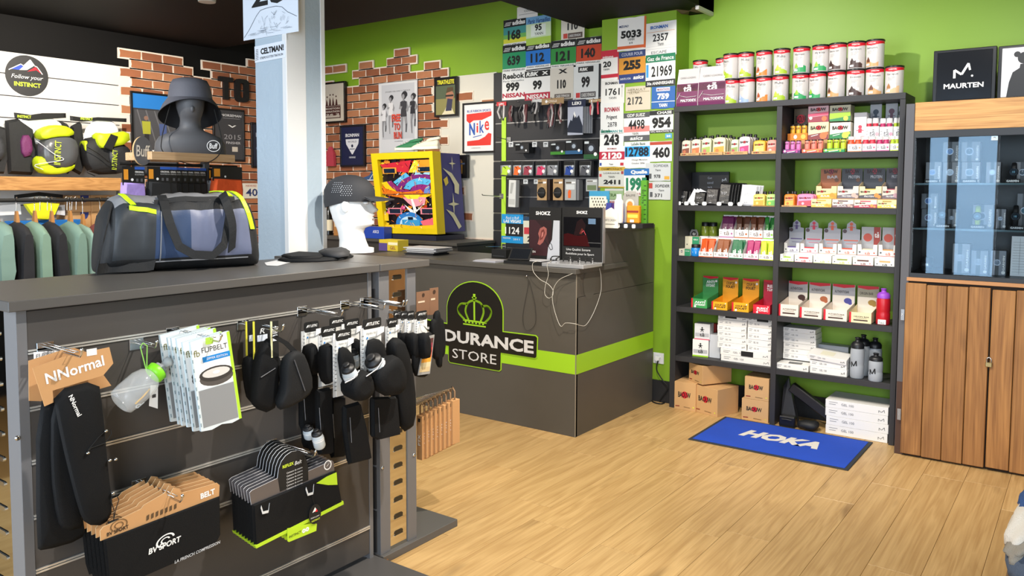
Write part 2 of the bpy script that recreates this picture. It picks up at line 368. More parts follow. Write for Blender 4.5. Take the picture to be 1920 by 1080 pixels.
# black slats with metal channels behind the counter
XB0, XB1 = -4.076, -2.962; SL = M('26272c', .45)
gz = [at(950, p, 1, 5.36).z for p in (231, 266, 302, 335, 369, 400, 433, 464)]
edges = [2.472]+[gz[0]+.155]+gz+[.7]
mb = MB(); mb.box(XB0, 5.375, .5, XB1, YB, 2.47, M('111113', .5)); slatback = part('slat_backing', mb, wall_back)
for a, b in zip(edges, edges[1:]):
    if a-b > .03:
        mb = MB(); mb.box(XB0, 5.36, b+.006, XB1, 5.376, a-.006, SL, .0015); part('slat', mb, wall_back)
for z in edges[1:-1]:
    mb = MB(); mb.box(XB0, 5.364, z-.005, XB1, 5.374, z+.005, STEEL); part('metal_channel', mb, wall_back)
a, b = at(940.5, 300, 1, 5.355), at(948.5, 300, 1, 5.355)
mb = MB(); mb.box(a.x, 5.354, .95, b.x, 5.3598, 2.1, M('b4e03a', .5)); part('lime_strip', mb, wall_back)
# ================================================================ slatwall gondola in the foreground
GX = -2.28; GD = M('494542', .5, bump=.02, scale=400, spec=.4); GP = M('6c6b6c', .45); FAB = M('0e0f11', .8, bump=.3, scale=350, spec=.25)
FAB2 = M('17181a', .75, bump=.2, scale=250, spec=.3); MIRROR = M('d9d4c8', .06, 1.0)
def gy(px, py, X=GX): return at(px, py, 0, X).y
def gz_(px, py, X=GX): return at(px, py, 0, X).z
def outl(pts):
    a = sum(p[0]*q[1]-q[0]*p[1] for p, q in zip(pts, pts[1:]+pts[:1])); return pts if a > 0 else pts[::-1]
_pr = MB.prism
MB.prism = lambda s, pts, y0, y1, m, mside=None: _pr(s, outl(list(pts)), y0, y1, m, mside)
def puff(s, pts, y0, y1, m, ins=.82, smooth=True):
    """soft flat pouch: outline widest in the middle, drawn in front and back"""
    pts = outl(list(pts)); cx = sum(p[0] for p in pts)/len(pts); cz = sum(p[1] for p in pts)/len(pts); R = []
    for f, t in ((.55, 1.0), (.88, .93), (1, .5), (.92, .12), (ins, .03), (.45, 0)):
        R.append([(cx+(p[0]-cx)*f, y0+(y1-y0)*t, cz+(p[1]-cz)*f) for p in pts])
    return s.rings(R, m, smooth)
MB.puff = puff
def gl(pxs, X, o): return [(at(a, b, 0, X).y-o[0], at(a, b, 0, X).z-o[1]) for a, b in pxs]
def sub(pts, n=3):
    """subdivide an outline and round it"""
    for _ in range(n-1):
        q = []
        for a, b in zip(pts, pts[1:]+pts[:1]): q += [(a[0]*.75+b[0]*.25, a[1]*.75+b[1]*.25), (a[0]*.25+b[0]*.75, a[1]*.25+b[1]*.75)]
        pts = q
    return pts
g = thing('slatwall_gondola', 'long charcoal slatwall display island hung with running belts', 'display stand', loc=(0, 0, 0))
mb = MB(); mb.box(-2.78, .9, 1.182, -2.247, 2.226, 1.21, M('55524f', .4, spec=.5), .002); part('top_board', mb, g)
Y0, Y1 = .956, 2.19
zs = [1.182, gz_(50, 661), gz_(191, 740), gz_(199, 832), gz_(215, 924), gz_(58, 1075), gz_(493, 1080)]
while zs[-1] > .1: zs.append(zs[-1]-.18)
zs[-1] = .05
for a, b in zip(zs, zs[1:]):
    if a-b > .02:
        mb = MB(); mb.box(-2.3, Y0, b+.006, GX, Y1, a-.006, GD, .0015); part('slat', mb, g)
mb = MB(); mb.box(-2.32, Y0, .05, -2.3, Y1, 1.18, M('1b1b1c', .6)); part('backing_board', mb, g)
for z in zs[1:-1]:
    mb = MB()
    for dz in (-.0062, .0014): mb.box(-2.3, Y0, z+dz, GX+.004, Y1, z+dz+.0048, M('d6d3cc', .32, .55))
    part('metal_channel', mb, g)
for ya, yb in ((.929, Y0), (Y1, 2.21)):
    mb = MB(); mb.box(-2.35, ya, .03, GX+.002, yb, 1.182, GP, .001); part('side_post', mb, g)
mb = MB(); mb.box(-2.62, .929, .03, -2.56, .96, 1.182, GP, .001); part('side_post', mb, g)
mb = MB(); mb.box(-2.56, .938, .03, -2.35, .96, 1.182, MIRROR)
part('mirror_strip', mb, g, label='mirrored strip with rows of hook slots')
mb = MB()
for k in range(15): mb.prism(rrect(-2.53, 1.1-.07*k, -2.4, 1.112-.07*k, .006), .934, .938, CHROME)
part('hook_slot', mb, g, kind='stuff')
mb = MB(); mb.box(-2.7, .9, 0, -1.98, 2.225, .035, M('4f4d4c', .4), .002); part('base_board', mb, g)
mb = MB()
for (a, b) in ((32, 821),):
    y, z = gy(a, b), gz_(a, b); mb.lathe([(.007, 0), (.007, .003), (.002, .004)], n=10, m=CHROME)
    part('screw', mb, g, loc=(GX+.002, y, z), rot=(0, pi/2, 0))
# second unit, seen from its end
e = thing('end_gondola', 'short grey display unit with mirrored slotted end, at the gondola corner', 'display stand')
EX = -2.268; ye_ = [at(p, 900, 0, EX).y for p in (713, 731.8, 765, 781)]
mb = MB(); mb.box(-2.9, 2.229, 1.182, -2.247, 2.515, 1.21, M('55524f', .4, spec=.5), .002); part('top_board', mb, e)
for a, b in ((0, 1), (2, 3)):
    mb = MB(); mb.box(-2.9, ye_[a], .032, EX, ye_[b], 1.182, GP, .001); part('side_post', mb, e)
mb = MB(); mb.box(-2.9, ye_[1], .032, EX-.006, ye_[2], 1.182, MIRROR); part('mirror_strip', mb, e, label='mirrored strip with oblong hook slots')
for k in range(17):
    z = gz_(748, 998, EX)+.0705*k; m = (ye_[1]+ye_[2])/2
    if z > 1.15: break
    mb = MB(); mb.prism(rrect(-.024, -.009, .024, .009, .008), 0, .003, M('2a241a', .4)); mb.prism(rrect(-.026, -.011, .026, -.0085, .001), -.002, .003, CHROME); part('hook_slot', mb, e, loc=(EX-.0035, m, z), rz=pi/2)
for k in range(6):
    mb = MB(); mb.box(-2.9, ye_[0]-.006, .04+.18*k, -2.288, ye_[0]+.002, .21+.18*k, M('2e2d2e', .5)); part('slat', mb, e)
for px, py in ((717, 877), (776, 853)):
    mb = MB(); mb.lathe([(.007, 0), (.007, .003), (.002, .004)], n=10, m=CHROME); p = at(px, py, 0, EX); part('screw', mb, e, loc=(EX, p.y, p.z), rot=(0, pi/2, 0))
mb = MB(); mb.box(-2.9, 2.236, 0, -2.25, 2.7, .032, M('5a5856', .4), .002); part('base_board', mb, e)
mb = MB(); mb.box(-2.3, 2.2355, .002, -2.2495, 2.262, .016, M('9a6a48', .8)); part('chipped_edge', mb, e, label='chipped brown corner of the board')

# ---- hooks
def hook(Y, z, L, what, X=GX):
    mb = MB(); mb.box(-.022, -.004, -.02, .022, 0, .014, CHROME, .001); h = thing('display_hook', what, 'hook', mb, (X, Y, z), pi/2, group='chrome slatwall hooks')
    mb = MB(); mb.tube([(0, 0, 0), (0, -L, -.004), (0, -L-.008, .004), (0, -L-.012, .016)], .0028, CHROME, 7); mb.tube([(-.006, 0, .01), (-.006, -L*.9, .006), (.006, -L*.9, .006), (.006, 0, .01)], .0013, CHROME, 5); part('prong', mb, h)
    mb = MB(); mb.ell((0, -L-.012, .016), (.005, .005, .006), CHROME, 8, 5); part('tip', mb, h)
    return h
# ---- kraft header cards with black waist belts, far left
X1 = GX+.15; o = (gy(140, 800, X1), gz_(140, 800, X1))
c3 = lambda L: [(x/4, 520+y/4) for x, y in L]; c4 = lambda L: [(x/3.725, 790+y/3.725) for x, y in L]; c7 = lambda L: [(440+x/4, 520+y/4) for x, y in L]; c8 = lambda L: [(380+x/3.725, 790+y/3.725) for x, y in L]
hook(gy(128, 668, X1)+.01, zs[1]+.008, .19, 'chrome hook through the tilted brown cardboard belt headers')
t = thing('belt_pack', 'black waist belt on tilted brown cardboard header, front of the pair at the gondola end', 'running belt', loc=(X1, o[0], o[1]), rz=pi/2, group='waist belts on cardboard headers')
mb = MB(); hp = gl(c3([(245, 682), (470, 598), (820, 524), (850, 645), (775, 735), (395, 850), (402, 938), (335, 968)]), X1, o); mb.prism(hp, 0, .002, KRAFT)
ctr = gl(c3([(565, 690)]), X1, o)[0]; a, b = gl(c3([(370, 745), (755, 620)]), X1, o); d = Vector((b[0]-a[0], 0, b[1]-a[1])).normalized(); n_ = Vector((-d.z, 0, d.x))
mb.text('NNormal', (ctr[0], -.001, ctr[1]), .15, .04, WHT, U=d, V=n_, bold=.02, fit=True); mb.box(*(gl(c3([(650, 575)]), X1, o)[0][0], -.001, gl(c3([(650, 575)]), X1, o)[0][1]-.006), gl(c3([(725, 560)]), X1, o)[0][0], 0, gl(c3([(650, 575)]), X1, o)[0][1]+.012, WHT)
part('header_card', mb, t)
mb = MB(); mb.puff(sub(gl([(98, 733), (184, 711), (192, 765), (203, 890), (212, 955), (196, 985), (160, 984), (146, 955), (122, 860), (107, 790)], X1, o), 2), -.012, .008, FAB, .9); part('belt', mb, t)
mb = MB(); c = gl([(136, 759)], X1, o)[0]; mb.text('NNormal', (c[0], -.014, c[1]), .062, .014, WHT, U=(.35, 0, -.94), V=(.94, 0, .35), bold=.02, fit=True); part('lettering', mb, t)
mb = MB(); pp = gl([(193, 806), (180, 818), (160, 842), (158, 847), (166, 838), (192, 829), (204, 812), (203, 804)], X1, o); mb.tube([(x, -.014, z) for x, z in pp], .0011, INK, 5)
part('drawcord', mb, t); mb = MB(); q = gl([(207, 920), (203, 936), (209, 955), (208, 973), (213, 950), (218, 935), (212, 924)], X1, o); mb.tube([(x, -.014, z) for x, z in q], .0012, INK, 5)
a, b = gl([(208, 974), (209, 977)], X1, o); part('drawcord', mb, t); mb = MB(); mb.box(a[0]-.014, -.018, a[1]-.006, a[0]+.014, -.01, a[1]+.001, INK); part('cord_toggle', mb, t)
for (u, v) in ((193, 806), (159, 847), (200, 861), (211, 859), (206, 922)):
    a = gl([(u, v)], X1, o)[0]; mb = MB(); mb.ell((a[0], -.016, a[1]), (.006, .005, .004), CHROME, 8, 5); part('cord_end', mb, t, label='shiny metal cord end')
X2 = X1-.05
t = thing('belt_pack', 'black waist belt on brown cardboard header, behind the tilted one at the gondola end', 'running belt', loc=(X2, o[0], o[1]), rz=pi/2, group='waist belts on cardboard headers')
mb = MB(); mb.prism(gl(c3([(215, 626), (470, 545), (560, 530), (650, 560), (835, 812), (600, 880), (330, 930), (218, 926)]), X2, o), 0, .002, KRAFT); part('header_card', mb, t)
mb = MB(); mb.puff(sub(gl([(66, 752), (112, 745), (122, 800), (160, 990), (152, 1012), (78, 1033), (67, 1026)], X2, o), 2), -.015, .01, FAB, .9); mb.puff(sub(gl([(88, 750), (118, 745), (130, 850), (152, 985), (112, 992), (98, 972), (86, 880)], X2, o), 2), -.034, -.014, FAB, .9); part('belt', mb, t)
mb = MB(); X3 = GX+.03; o3 = (gy(90, 667, X3), gz_(90, 667, X3)); mb.prism(gl(c3([(255, 562), (462, 545), (470, 640), (258, 650)]), X3, o3), 0, .002, WHT); mb.text('FLIPBELT', (0, -.001, .006), .06, .011, M('777777'), U=(.99, 0, .1), fit=True); thing('header_card', 'white card peeking out behind the brown cardboard belt headers', 'card', mb, (X3, o3[0], o3[1]), pi/2)

# ---- soft flask on a green cord
XF = GX+.1; B0 = at(224, 757, 0, XF); B1 = at(289, 701, 0, XF); ax = (B1-B0).normalized(); qr = ax.to_track_quat('Z', 'Y').to_euler(); Lf = (B1-B0).length
t = thing('soft_flask', 'clear soft flask with bright green collar hanging on a green cord', 'flask', loc=B0, rot=qr)
mb = MB(); mb.lathe([(.03, 0), (.04, .006), (.043, .03), (.043, .08), (.036, .105), (.024, .118), (.022, .128)], n=20, m=PLAST); part('flask_body', mb, t)
mb = MB(); mb.lathe([(.026, .116), (.029, .118), (.03, .138), (.026, .141)], n=20, m=M('7ed321', .4)); part('collar', mb, t, label='bright green screw collar')
mb = MB(); mb.lathe([(.02, .14), (.02, .15), (.011, .153), (.011, .168), (.015, .17), (.014, .182), (.008, .184)], n=16, m=M('d7dadb', .25, trans=.5)); part('nozzle', mb, t)
mb = MB(); mb.text('b', (0, -.0435, .04), .02, .025, M('cfd3d5'), bold=.02); mb.tube([(.005, -.03, .09), (0, -.032, .06), (.006, -.036, .035)], .0025, M('d9a94a'), 5); part('flask_print', mb, t)
hk = hook(gy(255, 640), zs[1]-.02, .1, 'chrome hook holding the clear flask with green collar')
mb = MB(); a = at(268, 643, 0, XF); b = at(275, 697, 0, XF)
for s in (-.008, .012): mb.tube([(a.x-XF, a.y, a.z), (0, a.y+s, a.z-.01), (0, b.y, b.z)], .0016, M('8fce5a', .5), 5)
for v in range(1): pass
cd = thing('green_lanyard', 'thin green cord between the hook and the clear flask', 'cord', mb, (XF, 0, 0))
mb = MB(); a = [(at(x/4, 520+y/4, 0, XF).y, at(x/4, 520+y/4, 0, XF).z) for x, y in ((1130, 810), (1185, 808), (1183, 985), (1118, 965))]; oo = a[0]; mb.prism([(y-oo[0], z-oo[1]) for y, z in a], 0, .0008, WHT)
for k in range(9): mb.box(.003+.0013*k, -.0005, -.038, .0036+.0013*k+.0004*(k % 3), 0, -.028, INK)
thing('price_label', 'white barcode label hanging beside the clear flask', 'label', mb, (XF, oo[0], oo[1]), pi/2)

# ---- six flat belt packs, white with lime edge
XP = GX+.2; o = (gy(400, 715, XP), gz_(400, 715, XP))
def uvq(P, o):   # frame of the slightly fanned pack: origin lower left, u along the bottom, v up
    p = [Vector((x, 0, z)) for x, z in P]; return p
PX = [(353, 639), (429, 620), (452, 785), (376, 809)]
P4 = gl(PX, XP, o); TL, TR, BR, BLc = [Vector((x, 0, z)) for x, z in P4]
def bl(u, v): return BLc*(1-u)*(1-v)+BR*u*(1-v)+TL*(1-u)*v+TR*u*v
def flat(mb, uv, m, e): mb.add([(bl(u, v).x, -.004-e*.0003, bl(u, v).z) for u, v in uv], [tuple(range(len(uv)))], m)
mb = MB(); q = [bl(u, v) for u, v in ((0, 0), (.25, -.015), (.5, .012), (.75, -.01), (.97, .01), (1, .5), (.985, 1), (.02, .985))]
mb.prism([(p.x, p.z) for p in q], -.004, .004, M('d9e2e6', .35), M('cfdde2', .4))
flat(mb, [(.93, .01), (1, .01), (.99, 1), (.915, .995)], M('b7e23c', .4), 1); flat(mb, [(.06, .45), (.92, .45), (.91, .97), (.03, .97)], M('f4f4f2', .5), 1)
flat(mb, [(.06, .03), (.92, .03), (.92, .44), (.06, .44)], M('8f9193', .35), 1)
for k in range(9): flat(mb, [(.005, .05+.1*k), (.03, .05+.1*k), (.03, .09+.1*k), (.005, .09+.1*k)], M('8ba2ab'), 1)
flat(mb, [(.25, .73), (.93, .73), (.93, .79), (.25, .79)], M('1f86d1', .5), 2)
U_ = (BR-BLc).normalized(); V_ = (TL-BLc).normalized()
mb.text('FLIPBELT', bl(.57, .86)+Vector((0, -.0052, 0)), .085, .016, M('3d3d3d'), U=U_, V=V_, fit=True); mb.text('ZIPPER EDITION', bl(.6, .76)+Vector((0, -.0054, 0)), .07, .007, WHT, U=U_, V=V_, fit=True)
mb.text('fb', bl(.13, .845)+Vector((0, -.0052, 0)), .02, .02, M('6b6b2e'), U=U_, V=V_, fit=True)
cc = bl(.53, .57)
def ellp(rx, rz, m, e, dz=0): mb.add([(cc.x+U_.x*rx*cos(a)+V_.x*(rz*sin(a)+dz), -.004-e*.0003, cc.z+U_.z*rx*cos(a)+V_.z*(rz*sin(a)+dz)) for a in [2*pi*k/20 for k in range(20)]], [tuple(range(20))], m)
ellp(.056, .024, M('55504d'), 2, -.008); ellp(.056, .022, M('3c3836'), 3, .004); ellp(.046, .014, M('d6d3cf'), 4, .007); ellp(.012, .005, WHT, 5, .008)
fp = thing('belt_packet', 'white and grey flat belt packet with blue band and lime edge, frontmost of six', 'packet', mb, (XP, o[0], o[1]), pi/2, group='flat belt packets on one hook')
for k in range(1, 6):
    dup(fp, 'white flat belt packet with lime edge, '+ORD[k]+' from the front of six', (XP-.03*k, o[0]+random.uniform(-.006, .004), o[1]+random.uniform(-.004, .004)), (0, 0, pi/2))
hook(gy(392, 632, XP)+.005, zs[1]-.003, .24, 'chrome hook carrying the six white belt packets')
mb = MB(); a = at(404, 637, 0, XP+.012); mb.prism(rrect(-.012, -.01, .012, .01, .003), 0, .001, M('b9e04e', .3, alpha=.8)); thing('price_holder', 'lime clip on the hook of the white belt packets', 'label', mb, (XP+.012, a.y-.02, a.z), pi/2)

# ---- reflective pouches with black headers and yellow edges
XR = GX+.16
def card(px0, px1, pyt, pyb, X, label, nm='pouch_pack', cat='pouch', grp=None):
    a = at(px0, pyt, 0, X); b = at(px1, pyb, 0, X); return a, b
lab = ['black bum bag with yellow edged header card, rearmost of three', 'black bum bag with yellow edged header card, middle of three', 'black bum bag with slanted white word on its card, frontmost of three']
for k, (x0, x1) in enumerate(((461, 487), (475, 508), (508, 523))):
    X = XR-.1+.05*k; a = at(x0, 603, 0, X); b = at(x1, 668, 0, X); w = b.y-a.y; h = a.z-b.z
    t = thing('pouch_pack', lab[k], 'pouch', loc=(X, (a.y+b.y)/2, b.z), rz=pi/2, group='bum bags with yellow edged cards')
    mb = MB(); mb.box(-w/2, 0, 0, w/2, .002, h, INK); mb.box(-w/2-.001, -.001, 0, -w/2+.004, .003, h, M('ede04a' if k < 2 else 'e9e3b0', .4)); mb.face(w, h)
    if k: mb.tx('REFLECT' if k == 2 else 'R', .5, .72, .8 if k == 2 else .3, .14, WHT, .02, .2)
    mb.rc(.2, .45, .8, .62, M('d8dde6')); part('header_card', mb, t)
    oo = ((a.y+b.y)/2, b.z)
    sh = [c7([(60, 600), (130, 560), (170, 640), (150, 900), (110, 960), (75, 800)]), c7([(150, 580), (205, 465), (285, 440), (300, 620), (302, 890), (262, 1022), (125, 975), (112, 890)]), c7([(350, 610), (410, 545), (455, 540), (505, 570), (572, 800), (520, 905), (345, 1000), (295, 965), (345, 840)])][k]
    mb = MB(); mb.puff(sub(gl(sh, X+.02, oo), 2), -.05, -.004, FAB if k < 2 else FAB2, .8); part('pouch', mb, t)
    if k:
        mb = MB(); zz = gl(c7([(150, 740), (258, 672)] if k == 1 else [(400, 610), (480, 840)]), X+.02, oo); mb.tube([(x, -.052, z) for x, z in zz], .002, M('55565a', .4), 5); part('zipper', mb, t)
        mb = MB(); st = gl(c7([(300, 600), (330, 680), (285, 850), (300, 930)] if k == 1 else [(280, 440), (370, 490), (440, 560)]), X+.02, oo); mb.strap([((x, -.03, z), (1, 0, .3)) for x, z in st], .018, .003, FAB2); part('strap', mb, t)
mb = MB()
hook(gy(512, 612, XR), zs[1]-.012, .2, 'chrome hook carrying the yellow edged bum bags')

# ---- running belts with bottles on white cards
def belt_pack(px, py, X, w, h, label, pouch=None, bottle=None, low=None, price=True, txt='Hydra 16', wall=None):
    a = at(px, py, 0, X)
    t = thing('bottle_belt_pack', label, 'running belt', loc=(X, a.y, a.z-h), rz=pi/2, group='bottle belts on white header cards')
    mb = MB(); mb.box(-w/2, 0, 0, w/2, .002, h-.028, M('e3e2de', .5)); mb.prism(rrect(-w/2, h-.036, w/2, h, .008), -.0006, .0022, INK); mb.box(-w/2-.012, .002, 0, -w/2+.001, .004, h-.03, M('c9cacb', .4)); mb.face(w, h)
    mb.tx('FITLETIC', .55, .925, .7, .06, WHT, .02, .2, True); mb.pg([(.12, .9), (.22, .91), (.3, .95), (.2, .94)], WHT)
    mb.tx(txt, .42, .79, .5, .05, M('8a8a86'), fit=True); mb.ci(.2, .73, .018, M('3f86c8'), 10); mb.rc(.3, .72, .7, .735, M('9a9a96'))
    for k in range(12): mb.rc(-.15, .1+.06*k, -.03, .115+.06*k, M('777a7c'))
    if price: mb.pg([(.7, .74), (1.1, .78), (1.12, .86), (.75, .86)], WHT)
    part('header_card', mb, t); oo = (a.y, a.z-h)
    if wall: mb = MB(); mb.tube([(0, X-wall, h-.012), (0, -.02, h-.012), (0, -.026, h)], .002, CHROME, 6); part('hook_prong', mb, t)
    if low:
        mb = MB(); mb.puff(gl(low, X+.01, oo), -.035, -.002, FAB, .93, False); part('belt', mb, t)
        q = gl(low, X+.046, oo); cx_ = sum(a_[0] for a_ in q)/len(q); cz_ = sum(a_[1] for a_ in q)/len(q); mb = MB(); mb.tube([(cx_-.004, -.037, cz_+.045), (cx_+.002, -.037, cz_-.045)], .0012, M('77787c', .4), 5); part('zipper', mb, t)
    if pouch:
        if len(pouch) == 2:
            mb = MB(); mb.puff(sub(gl(pouch[0], X+.01, oo), 2), -.02, -.004, FAB, .9); part('back_panel', mb, t)
            mb = MB(); mb.puff(sub(gl(pouch[1], X+.06, oo), 2), -.1, -.02, FAB, .86); c_ = gl([pouch[1][5]], X+.1, oo)[0]; part('pouch', mb, t)
            q = gl(pouch[1][:3], X+.1, oo); mb = MB(); mb.tube([(q[0][0]+.006, -.09, q[0][1]-.006), ((q[0][0]+q[1][0])/2+.004, -.1, (q[0][1]+q[1][1])/2-.012), (q[1][0]+.004, -.09, q[1][1]-.01)], .0022, M('c9cbcf', .3), 5); part('reflective_piping', mb, t)
        else:
            mb = MB(); mb.puff(sub(gl(pouch, X+.03, oo), 2), -.06, -.006, FAB, .85); part('pouch', mb, t)
    if bottle:
        (bx0, by0), (tx0, ty0), r = bottle; p0 = Vector((gl([(bx0, by0)], X+.06, oo)[0][0], -.05, gl([(bx0, by0)], X+.06, oo)[0][1])); q = gl([(tx0, ty0)], X+.06, oo)[0]; p1 = Vector((q[0], -.055, q[1])); dd = p1-p0
        b = part('bottle', MB().lathe([(r*.8, 0), (r, dd.length*.1), (r, dd.length*.5), (r*.95, dd.length*.62), (r*.9, dd.length*.74)], n=16, m=M('c9d2d8', .3)), t, loc=p0, rot=dd.to_track_quat('Z', 'Y').to_euler())
        mb = MB(); L = dd.length; mb.lathe([(r*.92, L*.72), (r*.95, L*.74), (r*.9, L*.84), (r*.5, L*.86), (r*.42, L*.95), (r*.5, L*.96), (r*.45, L), (r*.15, L*1.01)], n=16, m=M('1c1c1e', .5)); part('bottle_cap', mb, b)
        mb = MB(); mb.lathe([(r*1.02, L*.42), (r*1.03, L*.44), (r*1.03, L*.47), (r*1.02, L*.48)], n=16, m=WHT, cap=(0, 0)); mb.lathe([(r*1.02, L*.52), (r*1.03, L*.53), (r*1.03, L*.55), (r*1.02, L*.56)], n=16, m=WHT, cap=(0, 0)); part('reflective_band', mb, b)
    return t
BP = [
 (492, 602, .03, .05, .17, 'rearmost pack of the hook next to the bum bags', None, None, [(563, 690), (586, 688), (590, 845), (566, 838)]),
 (584, 603, .05, .065, .2, 'rear pack of the left hook', [(570, 650), (588, 640), (592, 700), (574, 705)], ((585, 822), (578, 798), .02), [(558, 690), (588, 690), (590, 800), (578, 845), (560, 800)]),
 (616, 611, .12, .066, .21, 'middle pack of the left hook', [(600, 650), (618, 640), (624, 712), (604, 724)], ((604, 840), (594, 806), .02), [(590, 730), (614, 724), (618, 850), (594, 852)]),
 (644, 618, .19, .07, .23, 'front pack of the left hook, with tilted bottle', [[(630, 655), (646, 648), (664, 668), (662, 720), (640, 725)], [(648, 716), (676, 690), (687, 702), (692, 735), (670, 754), (650, 744)]], ((669, 724), (650, 683), .026), [(640, 760), (668, 752), (680, 800), (690, 860), (650, 870), (640, 800)]),
 (632, 595, .03, .07, .2, 'rear pack of the middle hook', None, None, [(616, 745), (640, 740), (642, 855), (618, 858)]),
 (660, 598, .1, .07, .21, 'second pack of the middle hook', [(655, 640), (670, 632), (676, 690), (660, 700)], ((668, 690), (664, 655), .02), None),
 (698, 597, .2, .088, .25, 'large front pack of the middle hook, with tilted bottle', [[(682, 640), (706, 632), (724, 650), (722, 715), (690, 722)], [(688, 704), (722, 668), (740, 664), (754, 700), (748, 738), (712, 744)]], ((722, 704), (696, 669), .034), [(692, 744), (738, 742), (744, 814), (704, 824), (693, 818)]),
 (736, 596, .16, .05, .2, 'pack with long flat black pouch beside the large bottle', [(726, 640), (738, 630), (756, 640), (772, 720), (774, 800), (752, 812), (738, 760), (734, 690)], None, None)]
for (px, py, d, w, h, l, po, bo, lo) in BP:
    belt_pack(px, py, GX+d, w, h, 'black bottle belt on white card, '+l, po, bo, lo)
for k, px in enumerate((745, 758, 770, 791)):
    belt_pack(px, 583, GX+.06+.035*k, .06 if k == 3 else .04, .16, 'black belt on narrow white card, '+ORD[k]+' of the four at the mirrored corner', [(px-6, 625), (px+6, 622), (px+10, 670), (px-4, 674)], None, None, False, 'Mini', EX)
for k, (px, py, z_) in enumerate(((560, 592, 0), (640, 588, 0), (705, 582, 0), (745, 575, .0))):
    hook(min(gy(px+6, py), 2.17) if k < 3 else 2.186, zs[1]+.004, .2, 'chrome hook with clear end tag among the bottle belts, '+ORD[k]+' from the bum bags')
# phone armband, glove and brown card at the corner
XA = -2.1; oo = (gy(795, 660, XA), gz_(795, 660, XA)); t = thing('phone_armband', 'black phone armband with colourful picture in its window', 'armband', loc=(XA, oo[0], oo[1]), rz=pi/2)
mb = MB(); mb.puff(sub(gl(c7([(1330, 560), (1400, 430), (1490, 400), (1490, 520), (1455, 730), (1420, 755), (1330, 735)]), XA, oo), 2), -.008, .012, FAB, .92); part('band', mb, t)
mb = MB(); qd = gl(c7([(1412, 445), (1482, 428), (1447, 720), (1358, 732)]), XA, oo); mb.prism(sub(qd, 1), -.012, -.009, M('9b9a98', .3)); v = [Vector((x, 0, z)) for x, z in qd]; cq = sum(v, Vector())/4; v = [cq+(p-cq)*.86 for p in v]
for j, c in enumerate(('5a3a3a', '8e3b4a', 'd8433a', 'e0663a', 'e8a03c', 'd8c9a0', 'cfb98c')):
    f0, f1 = j/7, (j+1)/7; P = [v[0]+(v[3]-v[0])*f0, v[1]+(v[2]-v[1])*f0, v[1]+(v[2]-v[1])*f1, v[0]+(v[3]-v[0])*f1]; mb.add([(p.x, -.0125, p.z) for p in P], [(3, 2, 1, 0)], M(c, .35))
part('window', mb, t); mb = MB(); q = gl([(803, 612)], XA, oo)[0]; mb.tube([(q[0]-.06, XA-EX, q[1]+.02), (q[0]-.03, .0, q[1]+.01), (q[0], 0, q[1]-.02)], .0022, CHROME, 6); part('hook_prong', mb, t)
mb = MB(); XG = -2.2; oo = (gy(820, 640, XG), gz_(820, 640, XG))
for L in ([(812, 585), (824, 580), (828, 690), (818, 688)], [(806, 600), (818, 596), (822, 676), (810, 672)], [(820, 590), (830, 600), (833, 660), (825, 676)]): mb.puff(sub(gl(L, XG, oo), 2), -.015, .012, FAB, .8)
thing('running_gloves', 'pair of black gloves hanging beside the phone armband', 'gloves', mb, (XG, oo[0], oo[1]), pi/2)
for k, (a, b) in enumerate((((781, 548), (806, 590)), ((806, 541), (822, 588)))):
    mb = MB(); X = -2.22; p, q = at(*a, 0, X), at(*b, 0, X); mb.box(-(q.y-p.y)/2, 0, 0, (q.y-p.y)/2, .003, p.z-q.z, M('7b5a44', .6)); mb.face(q.y-p.y, p.z-q.z); mb.rc(.1, .55, .6, .62, M('c8b49c')); mb.ci(.5, .85, .08, M('3b2a20'), 10)
    thing('glove_card', ('wider', 'narrower')[k]+' brown cardboard tag above the black gloves', 'card', mb, (X, (p.y+q.y)/2, q.z), pi/2)
# eight slim kraft boxes hanging low at the corner (bands), facing the counter
for k in range(8):
    px = 783+8.2*k; X = -2.5-.035*k; Yb = 2.62+.015*k
    p = at(px+3, 790-3.6*k, 1, Yb); q = at(px+3, 862-4.2*k, 1, Yb)
    mb = MB(); w = .034; h = max(.2, p.z-q.z); mb.box(-w/2, 0, 0, w/2, .05, h, KRAFT, .001); mb.face(w, h); mb.text('PTX', (0, -.001, h*.45), .05, .014, WHT, U=(0, 0, 1), V=(-1, 0, 0), bold=.02); mb.rc(.3, .86, .7, .94, INK)
    t = thing('slim_box', 'slim brown cardboard box hanging low by the counter, '+ORD[k]+' from the mirrored post', 'box', mb, (p.x, Yb, q.z), 0, group='slim brown hanging boxes')
    mb = MB(); mb.tube([(-.012, .02, h), (-.012, .02, h+.04), (0, .02, h+.055), (.012, .02, h+.04), (.012, .02, h)], .004, M('8a6a4a', .4), 6); part('hanger', mb, t); mb = MB(); mb.tube([(0, 2.47-Yb, h+.058), (0, .03, h+.052), (0, .012, h+.06)], .0025, CHROME, 5); part('hook_prong', mb, t)
